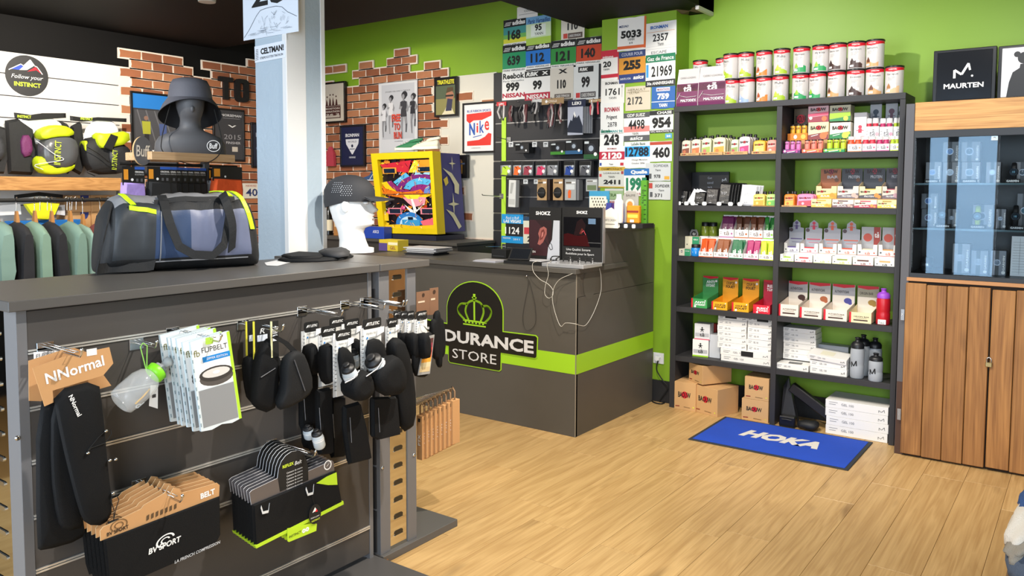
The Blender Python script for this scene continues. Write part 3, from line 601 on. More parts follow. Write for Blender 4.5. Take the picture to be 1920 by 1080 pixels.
# ---- compression belts on kraft headers, low left
XV = GX+.17; o = (gy(300, 960, XV), gz_(300, 960, XV)); t = thing('belt_hanger', 'wide black belt on brown cardboard hanger, frontmost of six low on the gondola', 'running belt', loc=(XV, o[0], o[1]), rz=pi/2, group='black belts on brown hangers')
mb = MB(); mb.prism(gl(c4([(702, 836), (700, 765), (722, 738), (985, 612), (1005, 585), (1160, 495), (1172, 524), (1190, 505), (1212, 466), (1255, 470), (1270, 500), (1515, 430), (1534, 445), (1530, 522)]), XV, o), 0, .0025, KRAFT, M('d8b98c', .7)); part('hanger_card', mb, t)
mb = MB(); ds = (gl(c4([(1500, 500)]), XV, o)[0][0]-gl(c4([(760, 790)]), XV, o)[0][0], gl(c4([(1500, 500)]), XV, o)[0][1]-gl(c4([(760, 790)]), XV, o)[0][1]); dv = Vector((ds[0], 0, ds[1])).normalized(); nv = Vector((-dv.z, 0, dv.x))
def gt(s, cx, cy, w, h, m, bold=.02, y=-.001, sh=0, f=c4, X=XV): c = gl(f([(cx, cy)]), X, o)[0]; mb.text(s, (c[0], y, c[1]), w, h, m, U=dv, V=nv, bold=bold, sh=sh, fit=True)
gt('BELT', 1450, 505, .06, .017, WHT, .04); part('hanger_print', mb, t); mb = MB(); gt('BV SPORT', 822, 762, .06, .012, INK); part('hanger_print', mb, t); mb = MB()
for j in range(7): c = gl(c4([(1030+32*j, 672-13*j)]), XV, o)[0]; mb.add([(c[0]+x, -.001, c[1]+z) for x, z in ((-.004, -.008), (.004, -.006), (.005, .008), (-.003, .006))], [(0, 1, 2, 3)], M('5b4630'))
part('hanger_print', mb, t, kind='stuff'); mb = MB()
for r, w in ((.022, .003), (.012, .003)):
    c = gl(c4([(830, 725)]), XV, o)[0]; mb.add([(c[0]+rr*cos(a)*1.1, -.001, c[1]+rr*.75*sin(a)) for rr in (r, r-w) for a in [2*pi*k/20 for k in range(20)]], [(k, (k+1) % 20, 20+(k+1) % 20, 20+k) for k in range(20)], M('6f5233'))
part('hanger_print', mb, t)
mb = MB(); mb.puff(sub(gl(c4([(716, 828), (1530, 522), (1536, 790), (1500, 860), (770, 1180), (745, 1100)]), XV, o), 1), -.008, .004, FAB, .97, False); part('belt', mb, t)
mb = MB(); gt('BV SPORT', 1140, 858, .1, .02, WHT, .03, -.0095, .2); part('lettering', mb, t); mb = MB(); gt('LA FRENCH COMPRESSION', 1370, 905, .15, .011, M('bfc2c6'), .02, -.0095, .2); part('lettering', mb, t); mb = MB()
for r, w in ((.024, .005), (.012, .004)):
    c = gl(c4([(1142, 824)]), XV, o)[0]; mb.add([(c[0]+rr*cos(a)*1.2, -.0095, c[1]+rr*.7*sin(a)+.2*rr*cos(a)) for rr in (r, r-w) for a in [2*pi*k/20 for k in range(16)]], [(k, k+1, 17+k, 16+k) for k in range(15)], WHT)
part('swirl_mark', mb, t)
for k in range(1, 6):
    c = dup(t, 'wide black belt on brown cardboard hanger, '+ORD[k]+' from the front of six', (XV-.023*k, o[0], o[1]+.002*k))
hook(gy(300, 915, XV)+.03, zs[4]+.006, .22, 'chrome hook carrying the belts on brown hangers')
# ---- reflective belts with arched black headers and lime tags
XQ = GX+.17; o = (gy(540, 930, XQ), gz_(540, 930, XQ)); t = thing('reflex_belt', 'black mesh belt with arched header and lime tag, frontmost of eight', 'running belt', loc=(XQ, o[0], o[1]), rz=pi/2, group='black mesh belts with arched headers')
arch = [(525, 395), (532, 330), (550, 280), (580, 240), (620, 212), (660, 205), (700, 225), (725, 270), (735, 320)]
mb = MB(); mb.prism(gl(c8([(340, 585), (328, 500), (345, 482), (522, 398)]+arch[1:]+[(737, 348), (905, 275), (916, 285), (920, 345)]), XQ, o), 0, .0025, M('77757a', .3, .6), M('d8d8da', .4))
mb.prism(gl(c8([(540, 490)]+arch+[(738, 410)]), XQ, o), -.0008, 0, INK); part('header_card', mb, t)
mb = MB(); a, b = gl(c8([(340, 585), (920, 345)]), XQ, o); dv = Vector((b[0]-a[0], 0, b[1]-a[1])).normalized(); nv = Vector((-dv.z, 0, dv.x))
gt('REFLEX', 595, 305, .045, .013, M('cbe03c'), .03, -.0018, f=c8, X=XQ); gt('Belt', 665, 285, .03, .018, WHT, .0, -.0018, .3, c8, XQ)
for j in range(6): gt('Ceinture de course', 640, 340+22*j, .075, .006, M('d0d0d0'), .01, -.0018, 0, c8, XQ)
part('header_print', mb, t); mb = MB(); c = gl(c8([(872, 305)]), XQ, o)[0]; mb.add([(c[0]+rr*cos(a), -.0012, c[1]+rr*sin(a)) for rr in (.017, .013) for a in [2*pi*k/20 for k in range(20)]], [(k, (k+1) % 20, 20+(k+1) % 20, 20+k) for k in range(20)], WHT); mb.add([(c[0]+x, -.0012, c[1]+z) for x, z in ((-.008, -.006), (.009, .008), (.001, -.001))], [(0, 1, 2)], WHT)
part('header_print', mb, t)
mb = MB(); mb.puff(gl(c8([(340, 585), (925, 342), (968, 560), (650, 740), (355, 878)]), XQ, o), -.01, .006, FAB, .97, False); part('belt', mb, t)
mb = MB(); mb.prism(gl(c8([(352, 862), (968, 552), (970, 575), (360, 882)]), XQ, o), -.011, .004, M('b9dc2e', .5)); mb.prism(gl(c8([(780, 428), (855, 380), (920, 352), (926, 438), (860, 440)]), XQ, o), -.0115, -.009, M('b9dc2e', .5)); part('lime_trim', mb, t, label='lime hem and lime mesh corner')
mb = MB(); mb.prism(gl(c8([(573, 742), (770, 700), (780, 712), (776, 758), (585, 836), (575, 830)]), XQ, o), -.013, -.0115, M('b9dc2e', .5)); gt('INSTINCT', 628, 782, .05, .018, INK, .01, -.0137, .1, c8, XQ); gt('oo', 700, 752, .03, .018, WHT, .06, -.0138, 0, c8, XQ); part('hem_tag', mb, t)
mb = MB(); c = gl(c8([(763, 640)]), XQ, o)[0]; mb.prism([(c[0]+.026*cos(a), c[1]+.034*sin(a)) for a in [2*pi*k/24 for k in range(24)]], -.016, -.015, INK); mb.add([(c[0]+x, -.0166, c[1]+z) for x, z in ((-.012, .008), (0, .024), (.011, .006), (.002, .01))], [(3, 2, 1, 0)], WHT); mb.add([(c[0]+x, -.0168, c[1]+z) for x, z in ((0, .007), (.006, .018), (.012, .006))], [(2, 1, 0)], RED)
gt('Follow your', 763, 660, .04, .007, WHT, 0, -.0168, .2, c8, XQ); gt('INSTINCT', 768, 680, .036, .009, M('cbe03c'), .02, -.0168, 0, c8, XQ); q = gl(c8([(745, 490), (750, 530), (763, 575)]), XQ, o); mb.tube([(x, -.014, z) for x, z in q], .0009, INK, 4); part('hang_tag', mb, t, label='round black tag with a mountain emblem')
mb = MB()
for L in ([(388, 590), (400, 632), (440, 622), (446, 572)], [(702, 462), (716, 505), (752, 495), (756, 440)]): mb.strap([((x, -.014, z), (.3, 0, 1)) for x, z in gl(c8(L), XQ, o)], .008, .002, M('d8d9da', .3))
part('reflective_loop', mb, t)
for k in range(1, 8):
    c = t.copy(); C.objects.link(c); c['label'] = 'black mesh belt with arched header, '+ORD[k]+' from the front of eight'; c.location = (XQ-.0165*k, o[0]+.001*k, o[1]+.002*k)
    for ch in t.children:
        if ch.name.split('.')[0] not in ('hang_tag', 'header_print', 'reflective_loop'): cc_ = ch.copy(); C.objects.link(cc_); cc_.parent = c
hook(gy(560, 880, XQ)+.02, zs[4]+.006, .22, 'chrome hook carrying the mesh belts with lime tags')
# ================================================================ column behind the gondola
XC = -2.95; ycs = [at(p, 300, 0, XC).y for p in (541, 576, 604, 612)]; xl = at(482, 300, 1, ycs[0]).x
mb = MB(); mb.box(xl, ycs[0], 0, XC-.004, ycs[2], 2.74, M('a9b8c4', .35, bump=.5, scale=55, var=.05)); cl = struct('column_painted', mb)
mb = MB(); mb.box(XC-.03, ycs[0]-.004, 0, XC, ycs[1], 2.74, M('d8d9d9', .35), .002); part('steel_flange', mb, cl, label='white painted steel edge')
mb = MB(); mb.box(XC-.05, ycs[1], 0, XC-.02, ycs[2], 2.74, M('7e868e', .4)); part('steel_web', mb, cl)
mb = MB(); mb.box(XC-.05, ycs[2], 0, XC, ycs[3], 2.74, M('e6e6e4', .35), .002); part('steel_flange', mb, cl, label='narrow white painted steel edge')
# poster and sticker
YC = ycs[0]-.006
def rect(px0, py0, px1, py1, Y):
    a, b = at(px0, py0, 1, Y), at(px1, py1, 1, Y); return (a.x+b.x)/2, abs(b.x-a.x), min(a.z, b.z), abs(a.z-b.z)
a, b, c = at(456, 40, 1, YC), at(559, 30, 1, YC), at(460, 80, 1, YC); w = b.x-a.x; h = w*.85
mb = MB(); mb.box(-w/2, 0, 0, w/2, .003, h, M('d3dbe6', .3)); mb.face(w, h)
mb.tx('28', .48, .6, .62, .36, INK, .02); mb.tx('km', .85, .52, .17, .1, INK)
ol = [(.02, .04), (.12, .14), (.25, .3), (.33, .37), (.45, .385), (.62, .385), (.72, .36), (.82, .28), (.98, .2)]
mb.line(ol, .0022, M('3b4450'))
for k in range(26):
    u = random.uniform(.25, .85); v = random.uniform(.1, .33); mb.line([(u, v), (u+random.uniform(-.06, .06), v-random.uniform(.03, .09))], .0012, M('5e6a78'))
for k in range(16):
    u = random.uniform(.05, .8); v = random.uniform(.04, .12); mb.line([(u, v), (u+.12, v+random.uniform(-.01, .02))], .0011, M('5e6a78'))
thing('mountain_poster', 'pale blue 28 km poster with mountain drawing on the blue column', 'poster', mb, (a.x+w/2, YC, c.z+.01))
x, w, z, h = rect(478, 117, 535, 86, YC+.0); h = .075
mb = MB(); mb.box(-w/2, 0, 0, w/2, .002, h, M('d7dde6', .35)); mb.face(w, h); mb.tx('CELTMAN!', .58, .62, .75, .38, INK, .04); mb.tx('XTREME SCOTTISH TRIATHLON', .55, .22, .75, .14, M('2a3038'))
for k in range(7): mb.line([(.03+.005*k, .15+.1*k), (.13, .18+.1*k)], .002, INK)
thing('sticker', 'white lettered sticker on the blue column', 'sticker', mb, (x, YC, z), rot=(0, radians(-1.5), 0))

# ================================================================ counter
CT = M('55514a', .45, var=.12, vs=3, spec=.4); YF = 4.12; XS = -2.503; XLc = -4.35
ct = thing('counter', 'grey shop counter with lime stripe and crown emblem', 'counter')
mb = MB(); mb.box(XLc, YF, 0, XS, YF+.02, .995, CT, .001); part('front_panel', mb, ct)
mb = MB(); mb.box(XS-.02, YF+.0005, 0, XS, 5.17, .855, CT, .001); part('side_panel', mb, ct)
za, zb = at(1081, 576, 0, XS).z, at(1221, 545, 0, XS).z
mb = MB(); mb.T = Matrix.Translation((XS-.001, 0, 0)) @ Matrix.Rotation(pi/2, 4, 'Z'); mb.prism([(YF+.001, .858), (5.17, .858), (5.17, 1.24), (4.43, 1.24), (4.43, .997), (YF+.001, .997)], 0, .02, CT); part('side_panel', mb, ct)
mb = MB(); mb.box(XLc, YF-.03, 1.0, XS+.012, 4.76, 1.03, M('55524d', .4), .002); part('top_board', mb, ct)
mb = MB(); mb.box(-3.0, 4.43, 1.03, XS-.022, 5.16, 1.24, CT, .001); mb.box(-3.0, 4.422, 1.24, XS+.004, 5.165, 1.266, M('5a5752', .4), .001); part('raised_cash_box', mb, ct)
mb = MB(); mb.box(XLc, 4.74, 0, -3.0, 4.76, 1.0, CT); part('back_panel', mb, ct)
mb = MB(); mb.box(XS-.003, YF-.003, 0, XS+.002, YF+.002, .995, M('8a8274', .4)); part('corner_trim', mb, ct)
zt0, zt1 = at(1080, 702.6, 1, YF).z, at(1080, 666.3, 1, YF).z; LM = M('a0d226', .45)
mb = MB(); mb.box(XLc, YF-.0015, zt0, XS-.004, YF, zt1, LM); part('stripe', mb, ct, label='lime green stripe along the front')
mb = MB(); mb.box(XS, YF+.004, zt0, XS+.0015, 5.168, zt1, LM); part('stripe', mb, ct, label='lime green stripe along the side')
mb = MB(); c = at(900+985/4.8, 380+730/4.8, 0, XS); mb.add([(XS+.0012, c.y+.075*cos(a), c.z+.095*sin(a)) for a in [2*pi*k/28 for k in range(28)]], [tuple(range(28))], M('56534c', .5)); part('round_patch', mb, ct)
# crown emblem
c2 = lambda L: [(780+x/3.085, 500+y/3.085) for x, y in L]
YL = YF-.006
def fl(L, Y=YL): return [(at(a, b, 1, Y).x, at(a, b, 1, Y).z) for a, b in L]
out = [(500, 378), (690, 402), (700, 412), (696, 522), (688, 528), (490, 497), (488, 595), (480, 601), (198, 552), (190, 540), (190, 458), (20, 430), (12, 420), (20, 308), (30, 302), (182, 332)]
out += [(341+160*cos(radians(a)), 255-165*sin(radians(a))+.09*160*cos(radians(a))) for a in range(185, -8, -9)]
P = outl(fl(c2(out)))
def offset(P, d):
    o = []
    for i in range(len(P)):
        a, b, c = Vector(P[i-1]), Vector(P[i]), Vector(P[(i+1) % len(P)]); n1 = Vector(((b-a).y, -(b-a).x)).normalized(); n2 = Vector(((c-b).y, -(c-b).x)).normalized(); m = n1+n2
        m = m/max(.4, m.length_squared)*2 if m.length > .2 else n1; o.append(tuple(b+m*d*.95))
    return o
em = thing('emblem_sign', 'dark shop sign with lime crown on the counter front', 'sign')
mb = MB(); mb.prism(offset(P, .007), YF-.005, YF-.002, LM); part('outline', mb, em, label='lime outline')
mb = MB(); mb.prism(P, YF-.0075, YF-.005, M('1d1b17', .35)); part('sign_panel', mb, em)
mb = MB(); yq = YF-.0085
def strip(L, wd, m=LM, f=c2, n=6):
    Q = bez([(x, 0, z) for x, z in fl(f(L))], n) if n else [Vector((x, 0, z)) for x, z in fl(f(L))]
    for a, b in zip(Q, Q[1:]):
        d = (b-a).normalized(); nn = Vector((-d.z, 0, d.x))*wd/2; e_ = d*wd*.15
        mb.add([(p.x, yq, p.z) for p in (a-nn-e_, b-nn+e_, b+nn+e_, a+nn-e_)], [(0, 1, 2, 3)], m)
W1 = .015
strip([(280, 303), (250, 268), (245, 238), (262, 215), (296, 214)], W1); strip([(304, 305), (288, 255), (302, 210), (338, 192)], W1); strip([(338, 195), (339, 312)], W1*.9, n=0)
strip([(338, 192), (378, 215), (392, 262), (376, 316)], W1); strip([(384, 228), (416, 230), (435, 257), (428, 292), (402, 322)], W1)
strip([(274, 307), (408, 326)], W1*.7, n=0); strip([(275, 330), (404, 348)], W1*.6, n=0); strip([(338, 160), (338, 186)], .02, n=0); strip([(326, 178), (350, 181)], .01, n=0)
for k in range(6): strip([(285+20*k, 318+3*k), (293+20*k, 319+3*k)], .01, n=0)
part('crown', mb, em, label='lime green crown')
mb = MB()
r_ = fl(c2([(35, 300), (682, 430), (682, 505), (35, 345)])); x0, x1 = r_[0][0], r_[1][0]; z1, z0_ = r_[1][1], r_[2][1]
mb.text('ENDURANCE', ((x0+x1)/2, yq, (z0_+z1)/2), x1-x0, z1-z0_, M('d9d8d6', .4), bold=.035); part('lettering', mb, em)
r_ = fl(c2([(212, 480), (466, 510), (466, 567)])); mb = MB(); mb.text('STORE', ((r_[0][0]+r_[1][0])/2, yq, (r_[1][1]+r_[2][1])/2), r_[1][0]-r_[0][0], r_[1][1]-r_[2][1], M('d9d8d6', .4)); part('lettering', mb, em)

# ---- things on the counter
c3c = lambda L: [(900+x/4.8, 380+y/4.8) for x, y in L]
Yp = 4.36; x, w, z, h = rect(992, 388, 1051, 482, Yp); z = 1.047; h = at(1020, 389, 1, Yp).z-z
t = thing('headphone_display', 'black display board with a large ear picture', 'display', loc=(x, Yp, z))
mb = MB(); mb.box(-w/2, 0, 0, w/2, .02, h, INK, .001); mb.face(w, h); mb.tx('SHOKZ', .45, .89, .46, .07, WHT, .03)
mb.rc(.02, .08, .72, .76, M('2a1a1c', .4)); mb.pg([(.02, .08), (.6, .08), (.66, .3), (.55, .55), (.2, .76), (.02, .76)], M('3a2024', .4)); mb.pg([(.78, .76), (.97, .76), (.97, .02), (.58, .02), (.62, .25), (.74, .4)], M('b9bcc4', .3))
mb.pg([(.28, .3), (.36, .28), (.46, .34), (.57, .5), (.57, .6), (.48, .64), (.36, .6), (.3, .5), (.34, .42)], M('9c5a52', .4)); mb.pg([(.34, .37), (.44, .4), (.52, .52), (.48, .59), (.4, .56), (.38, .48)], M('6e342f', .4)); mb.pg([(.4, .42), (.46, .46), (.47, .54), (.42, .52)], M('b8736a', .4))
mb.line([(.5, .38), (.6, .3), (.7, .2), (.76, .22), (.73, .3), (.64, .36)], .004, INK); mb.tx('OPEN', .12, .15, .2, .04, WHT); part('board', mb, t)
mb = MB(); w2 = .2; mb.box(-w/2-.06, -.2, -.017, w/2-.012, -.001, .003, INK, .001); mb.box(-w/2-.04, -.15, .003, w/2-.05, -.02, .007, M('d6d6d8', .3)); part('base_tray', mb, t)
x, w, z, h = rect(1054, 389, 1129, 480, Yp); z = 1.05; h = at(1090, 389, 1, Yp).z-z
t = thing('headphone_display', 'black display board with dark red portrait, on a silver tray', 'display', loc=(x, Yp, z))
mb = MB(); mb.box(-w/2, 0, 0, w/2, .025, h, INK, .001); mb.box(w/2, 0, 0, w/2+.006, .025, h, M('9a9a9c', .3, .6)); mb.face(w, h); mb.tx('SHOKZ', .5, .91, .27, .055, WHT, .03)
mb.rc(.04, .28, .96, .82, M('101013', .2)); mb.pg([(.05, .29), (.7, .29), (.62, .5), (.4, .48), (.15, .52), (.05, .5)], M('35090c', .3)); mb.pg([(.3, .48), (.55, .5), (.6, .68), (.5, .8), (.38, .74)], M('1f1113', .3)); mb.pg([(.44, .52), (.5, .51), (.54, .6), (.5, .62)], M('5a2620', .3))
mb.rc(.66, .7, .84, .8, M('5d7590', .2)); mb.line([(.5, .54), (.55, .58), (.6, .5)], .004, M('b8404a')); mb.tx('Une Qualité Sonore', .42, .22, .6, .05, M('d9d9d9')); mb.tx('Redéfinie pour le Sport', .46, .14, .7, .05, M('d9d9d9')); mb.line([(.66, .36), (.97, .36)], .002, M('777777')); part('board', mb, t)
mb = MB(); mb.box(-w/2+.001, -.235, -.019, w/2+.004, -.002, .005, M('c9cacd', .25, .5), .003); part('base_tray', mb, t, label='silver tray')
for k in range(4):
    mb = MB(); X = x-.12+.08*k; mb.tube(bez([(-.02, 0, .02), (-.025, .03, .03), (0, .055, .03), (.025, .03, .03), (.02, 0, .02)], 5), .0035, INK, 6); mb.ell((-.02, 0, .014), (.006, .005, .01), INK, 8, 5); mb.ell((.02, 0, .014), (.006, .005, .01), INK, 8, 5); mb.tube([(0, .052, 0), (0, .052, .028)], .004, M('9a9a9a', .4), 6)
    thing('open_ear_headphones', 'black headphones on the silver tray, '+ORD[k]+' from its left end', 'headphones', mb, (X, 4.22+.02*(k % 2), 1.055), group='headphones on the silver tray')
x, w, z, h = rect(960, 458, 990, 478, 4.2)
mb = MB(); mb.box(-.075, 0, 0, .075, .008, .1, INK, .001); mb.face(.13, .08, z=.01); mb.rc(0, 0, 1, 1, M('1c1f24', .1)); t = thing('card_terminal', 'small black tablet leaning in front of the ear picture', 'tablet', mb, (at(975, 470, 1, 4.2).x, 4.18, 1.056), rot=(radians(-42), 0, .2))
# white cords
def cord(name, label, L3, Y, m=M('cfccc2', .5), r=.0016, X=None):
    P = [at(a, b, 1, Y) if X is None or a < 1080 else at(a, b, 0, X) for a, b in L3]
    mb = MB(); mb.tube(bez(P, 5), r, m, 5); return thing(name, label, 'cable', mb)
cord('charging_cable', 'white cable looping over the counter front', c3c([(515, 528), (475, 545), (480, 620), (540, 690), (610, 730), (655, 785), (652, 840), (615, 858), (583, 820), (590, 740), (615, 650), (605, 560), (640, 525)]), 4.085)
cord('charging_cable', 'white cable hanging in a wide loop around the counter corner', c2([(905, 40), (830, 75), (795, 130), (790, 200), (812, 290), (838, 345), (865, 326), (922, 331), (950, 340), (985, 335), (1030, 260), (1068, 150), (1070, 60), (1062, 10)]), 4.085, X=-2.485)
cord('charging_cable', 'thin dark cable hanging down the counter front', c2([(640, 60), (650, 100), (618, 290), (640, 370), (690, 330), (688, 220), (655, 80)]), 4.113, M('2a2723', .6), .0014)
mb = MB(); c = at(780+643/3.085, 500+54/3.085, 1, YF); mb.ell((0, 0, 0), (.006, .006, .006), CHROME, 8, 5); thing('cable_pin', 'small shiny pin on the counter front', 'pin', mb, (c.x, YF-.006, c.z))
mb = MB(); a, b = at(889, 479, 1, 4.2), at(950, 490, 1, 4.2)
for k in range(3): mb.box(-.1+.01*k, -.05, .004*k, .09, .08, .004*k+.003, M('c9c8d0', .5))
thing('leaflets', 'few pale leaflets lying beside the black display tray', 'papers', mb, (at(912, 483, 1, 4.17).x, 4.2, 1.03))
x, w, z, h = rect(913, 465, 940, 478, 4.4)
mb = MB(); mb.box(-w/2, 0, 0, w/2, .08, .06, INK, .003); mb.face(w, .06); mb.rc(.1, .2, .9, .3, M('3a3a3c')); thing('receipt_printer', 'small black box on the counter before the lime strip', 'box', mb, (x, 4.45, 1.03))
# raised part of the counter
def onr(px, Y): return at(px, 424, 1, Y).x
Yr = 4.62
x, w, z, h = rect(1098, 357, 1135, 424, Yr); t = thing('leaflet_holder', 'blue leaflet board with striped leaflets on the counter', 'holder', loc=(x+.01, Yr, 1.266))
h = at(1115, 358, 1, Yr).z-1.266
mb = MB(); mb.box(-w/2, .03, 0, w/2, .036, h, M('3f8fb4', .4)); part('back_board', mb, t)
for k in range(4):
    mb = MB(); mb.box(-w/2+.02+.012*k, -.006*k, 0, w/2-.006+.012*k, -.006*k+.003, h*(.85-.09*k), M('ddd6c4', .5)); mb.face(w-.03, h*(.85-.09*k), -.006*k, .01+.012*k)
    for j in range(5): mb.rc(.08+.17*j, .35, .16+.17*j, .95, M('5b5a50'))
    mb.rc(.1, .1, .9, .25, M('a9a596')); part('leaflet', mb, t)
mb = MB(); mb.prism([(-.06, 0), (.06, 0), (.05, .1), (.0, .13), (-.06, .1)], 0, .004, M('d9d4c6', .5)); mb.face(.12, .1); mb.tx('CARTE CADEAU', .5, .5, .8, .14, M('44423c')); mb.rc(.15, .22, .8, .27, M('8a867a')); thing('paper_card', 'small white lettered card standing on the counter edge', 'card', mb, (onr(1143, 4.45), 4.45, 1.266), rot=(radians(-8), 0, 0))
tr = thing('care_tray', 'black tray with price tags beside the white bottle', 'tray', loc=(onr(1178, 4.55), 4.55, 1.266))
mb = MB(); mb.box(-.13, -.06, 0, .13, .1, .03, INK, .002); part('tray', mb, tr)
for k in range(3):
    mb = MB(); mb.prism(rrect(-.012, .002, .012, .026, .006), -.063, -.061, WHT); part('price_tag', mb, tr, loc=(-.04+.055*k, 0, 0))
mb = MB(); mb.lathe([(.026, 0), (.03, .01), (.03, .12), (.028, .14), (.017, .155), (.016, .18), (.012, .182)], n=18, m=M('eceeef', .3)); thing('white_bottle', 'plain white plastic bottle on the counter tray', 'bottle', mb, (onr(1160, 4.5), 4.5, 1.297))
for k, (px, c, d) in enumerate(((1142, '3a3f8a', 'ffffff'), (1152, '4a2d6a', 'd0d0e0'), (1172, '2f57b8', 'e04a4a'))):
    mb = MB(); mb.rings([[(-.02, -.012, 0), (.02, -.012, 0), (.02, .012, 0), (-.02, .012, 0)], [(-.021, -.01, .06), (.021, -.01, .06), (.021, .01, .06), (-.021, .01, .06)], [(-.022, -.002, .125), (.022, -.002, .125), (.022, .002, .125), (-.022, .002, .125)]], M(c, .35)); mb.face(.042, .12, -.011); mb.rc(0, .1, 1, .3, M(d)); mb.text('GEL', (0, -.014, .065), .05, .018, WHT, U=(0, 0, 1), V=(-1, 0, 0))
    thing('cream_tube', ('dark blue cream tube left of the white bottle', 'purple cream tube just behind the white bottle', 'bright blue and red cream tube right of the white bottle')[k], 'tube', mb, (onr(px, 4.58), 4.58 if k < 2 else 4.52, 1.297 if k else 1.297))
mb = MB(); mb.box(-.045, 0, 0, .045, .03, .11, M('e08a1e', .4), .004); mb.face(.09, .11); mb.rc(.05, .6, .95, .72, M('8a2d1a')); mb.rc(.1, .3, .9, .5, M('f3c04a')); mb.rc(.3, .05, .6, .2, WHT); thing('orange_pack', 'orange foil packs in the counter tray', 'packet', mb, (onr(1186, 4.54), 4.54, 1.297))
mb = MB(); mb.prism([(-.055, 0), (.055, 0), (.055, .17), (.03, .2), (-.03, .2), (-.055, .17)], 0, .004, M('a5a29a', .35)); mb.face(.11, .2); mb.ci(.45, .6, .16, M('cfcac0'), 18); mb.ci(.45, .58, .1, M('d08a3a'), 18); mb.tx('BAUME', .5, .87, .6, .07, M('55504a')); thing('header_board', 'grey header card behind the orange packs', 'card', mb, (onr(1182, 4.63), 4.63, 1.297))
mb = MB(); mb.box(-.022, 0, 0, .022, .03, .3, M('4e8c22', .35), .003); mb.face(.044, .3)
for k in range(9): mb.rc(.55, .08+.1*k, .9, .095+.1*k, M('1d3510'))
mb.text('ROLLER', (-.005, -.0012, .2), .09, .014, M('1d3510'), U=(0, 0, 1), V=(-1, 0, 0)); thing('green_box', 'slim green box standing on the counter end', 'box', mb, (onr(1206, 4.6), 4.6, 1.266))

# ================================================================ race bibs
def cA(x, y): return 900+x/4.8, y/4.8
def cB(x, y): return 900+x/4.8, 200+y/4.8
BI = [0]
def bib(P0, P1, Y, label, base, bands=(), texts=(), cat='race bib'):
    BI[0] += 1; Yq = Y-.001*(BI[0] % 4)
    a, b = at(*P0, 1, Yq), at(*P1, 1, Yq); w, h = b.x-a.x, a.z-b.z
    mb = MB(); r = random.Random(BI[0]); n = 5
    B = [(-w/2+w*i/n, (0 if i in (0, n) else r.uniform(-.002, .002))) for i in range(n+1)]; Tp = [(-w/2+w*i/n, h+(0 if i in (0, n) else r.uniform(-.002, .002))) for i in range(n, -1, -1)]
    mb.prism(B+Tp, 0, .0012, M(base, .55, bump=.25, scale=45)); mb.face(w, h)
    for q in bands: mb.rc(*q[:4], M(q[4], .5))
    for q in texts: mb.tx(q[0], q[1], q[2], q[3], q[4], M(q[5], .6), (q[6] if len(q) > 6 else .0)+(.022 if q[4] > .15 else .008), q[7] if len(q) > 7 else 0)
    return thing('race_bib', label, cat, mb, ((a.x+b.x)/2, Yq-.0015, b.z), rot=(0, radians(r.uniform(-.8, .8)), 0), group='race bibs pinned to the wall')
K = '141414'; w_ = 'e9e8e4'; P1_, P2_ = 5.357, 5.197
AD = lambda c, n: ([(0, .72, 1, 1, K), (0, .14, 1, .72, c), (.04, .78, .3, .8, w_), (.07, .83, .33, .85, w_), (.1, .88, .36, .9, w_)], [('adidas', .68, .86, .56, .17, w_, .02), (n, .48, .43, .56, .36, K, .02), ('PARIS VERSAILLES', .5, .08, .9, .06, '333333')])
for n, c, p0, p1, l in (('168', '3f8f8a', (215, 185), (418, 405), 'blue green and yellow race bib with black head band, top left'), ('639', '1f8f5c', (205, 415), (415, 640), 'dark green race bib 639 with black head band, at the left end'), ('112', '2272c4', (415, 400), (635, 605), 'blue race bib with black head band between two green ones'), ('121', '2e8a3c', (640, 375), (862, 600), 'green race bib with black head band between the blue and red ones'), ('140', 'c2421f', (868, 350), (1092, 570), 'orange red race bib with black head band')):
    b_, t_ = AD(c, n)
    if n == '168': b_.append((0, .14, 1, .3, 'd6d23a')); b_.append((0, .3, 1, .45, '6fae52'))
    bib(cA(*p0), cA(*p1), P1_, l, w_, b_, t_)
bib(cA(335, 68), cA(520, 145), P1_, 'white bib half hidden by the black ceiling', w_, [(.1, .3, .9, .34, '999999')], [('COURSE', .6, .6, .5, .2, '777777')])
bib(cA(418, 160), cA(640, 385), P1_, 'race bib 95 on pale green and blue landscape', 'c9dcae', [(0, .75, 1, 1, '6fa5cf'), (0, 0, 1, .25, 'a8c84e'), (.2, .3, .8, .7, 'dfe6d8')], [('Paris Versailles', .52, .84, .9, .16, '1d3f7a', 0, .3), ('95', .5, .6, .28, .24, K, .02), ('YANN', .52, .38, .34, .1, '333333')])
bib(cA(732, 150), cA(940, 345), P1_, 'cream bib 110 with savings bank band, cut by the black ceiling', 'd9d3c4', [(.3, .06, .92, .28, '5a4a42'), (.1, .08, .28, .28, 'c2453a')], [('110', .5, .55, .45, .3, K, .02), ('CAISSE D\'EPARGNE', .6, .17, .5, .1, w_)])
bib(cA(200, 650), cA(408, 890), P1_, 'white race bib 999 at the lower left of the wall', w_, (), [('Reebok', .5, .83, .92, .2, K, .01), ('999', .46, .45, .58, .32, K, .03), ('NISSAN', .5, .16, .96, .16, 'b01c3a', .02), ('Paris Versailles', .5, .66, .9, .06, '777777')])
bib(cA(405, 640), cA(632, 905), P1_, 'white race bib 99 with red bottom band', w_, [(0, .78, 1, .98, K), (0, .02, 1, .28, 'b3203c')], [('RBK', .3, .88, .5, .13, w_, .03, .2), ('X', .8, .88, .25, .11, w_, .05), ('99', .5, .52, .36, .3, K, .03), ('NISSAN', .5, .16, .84, .14, w_, .02)])
bib(cA(632, 615), cA(840, 885), P1_, 'cream race bib 110 with brown band at the bottom', 'cfc9bd', [(.2, .03, .9, .17, '55483f')], [('X', .55, .87, .4, .14, K, .04), ('110', .5, .47, .38, .28, K, .03), ('CAISSE D\'EPARGNE', .55, .1, .6, .09, w_)])
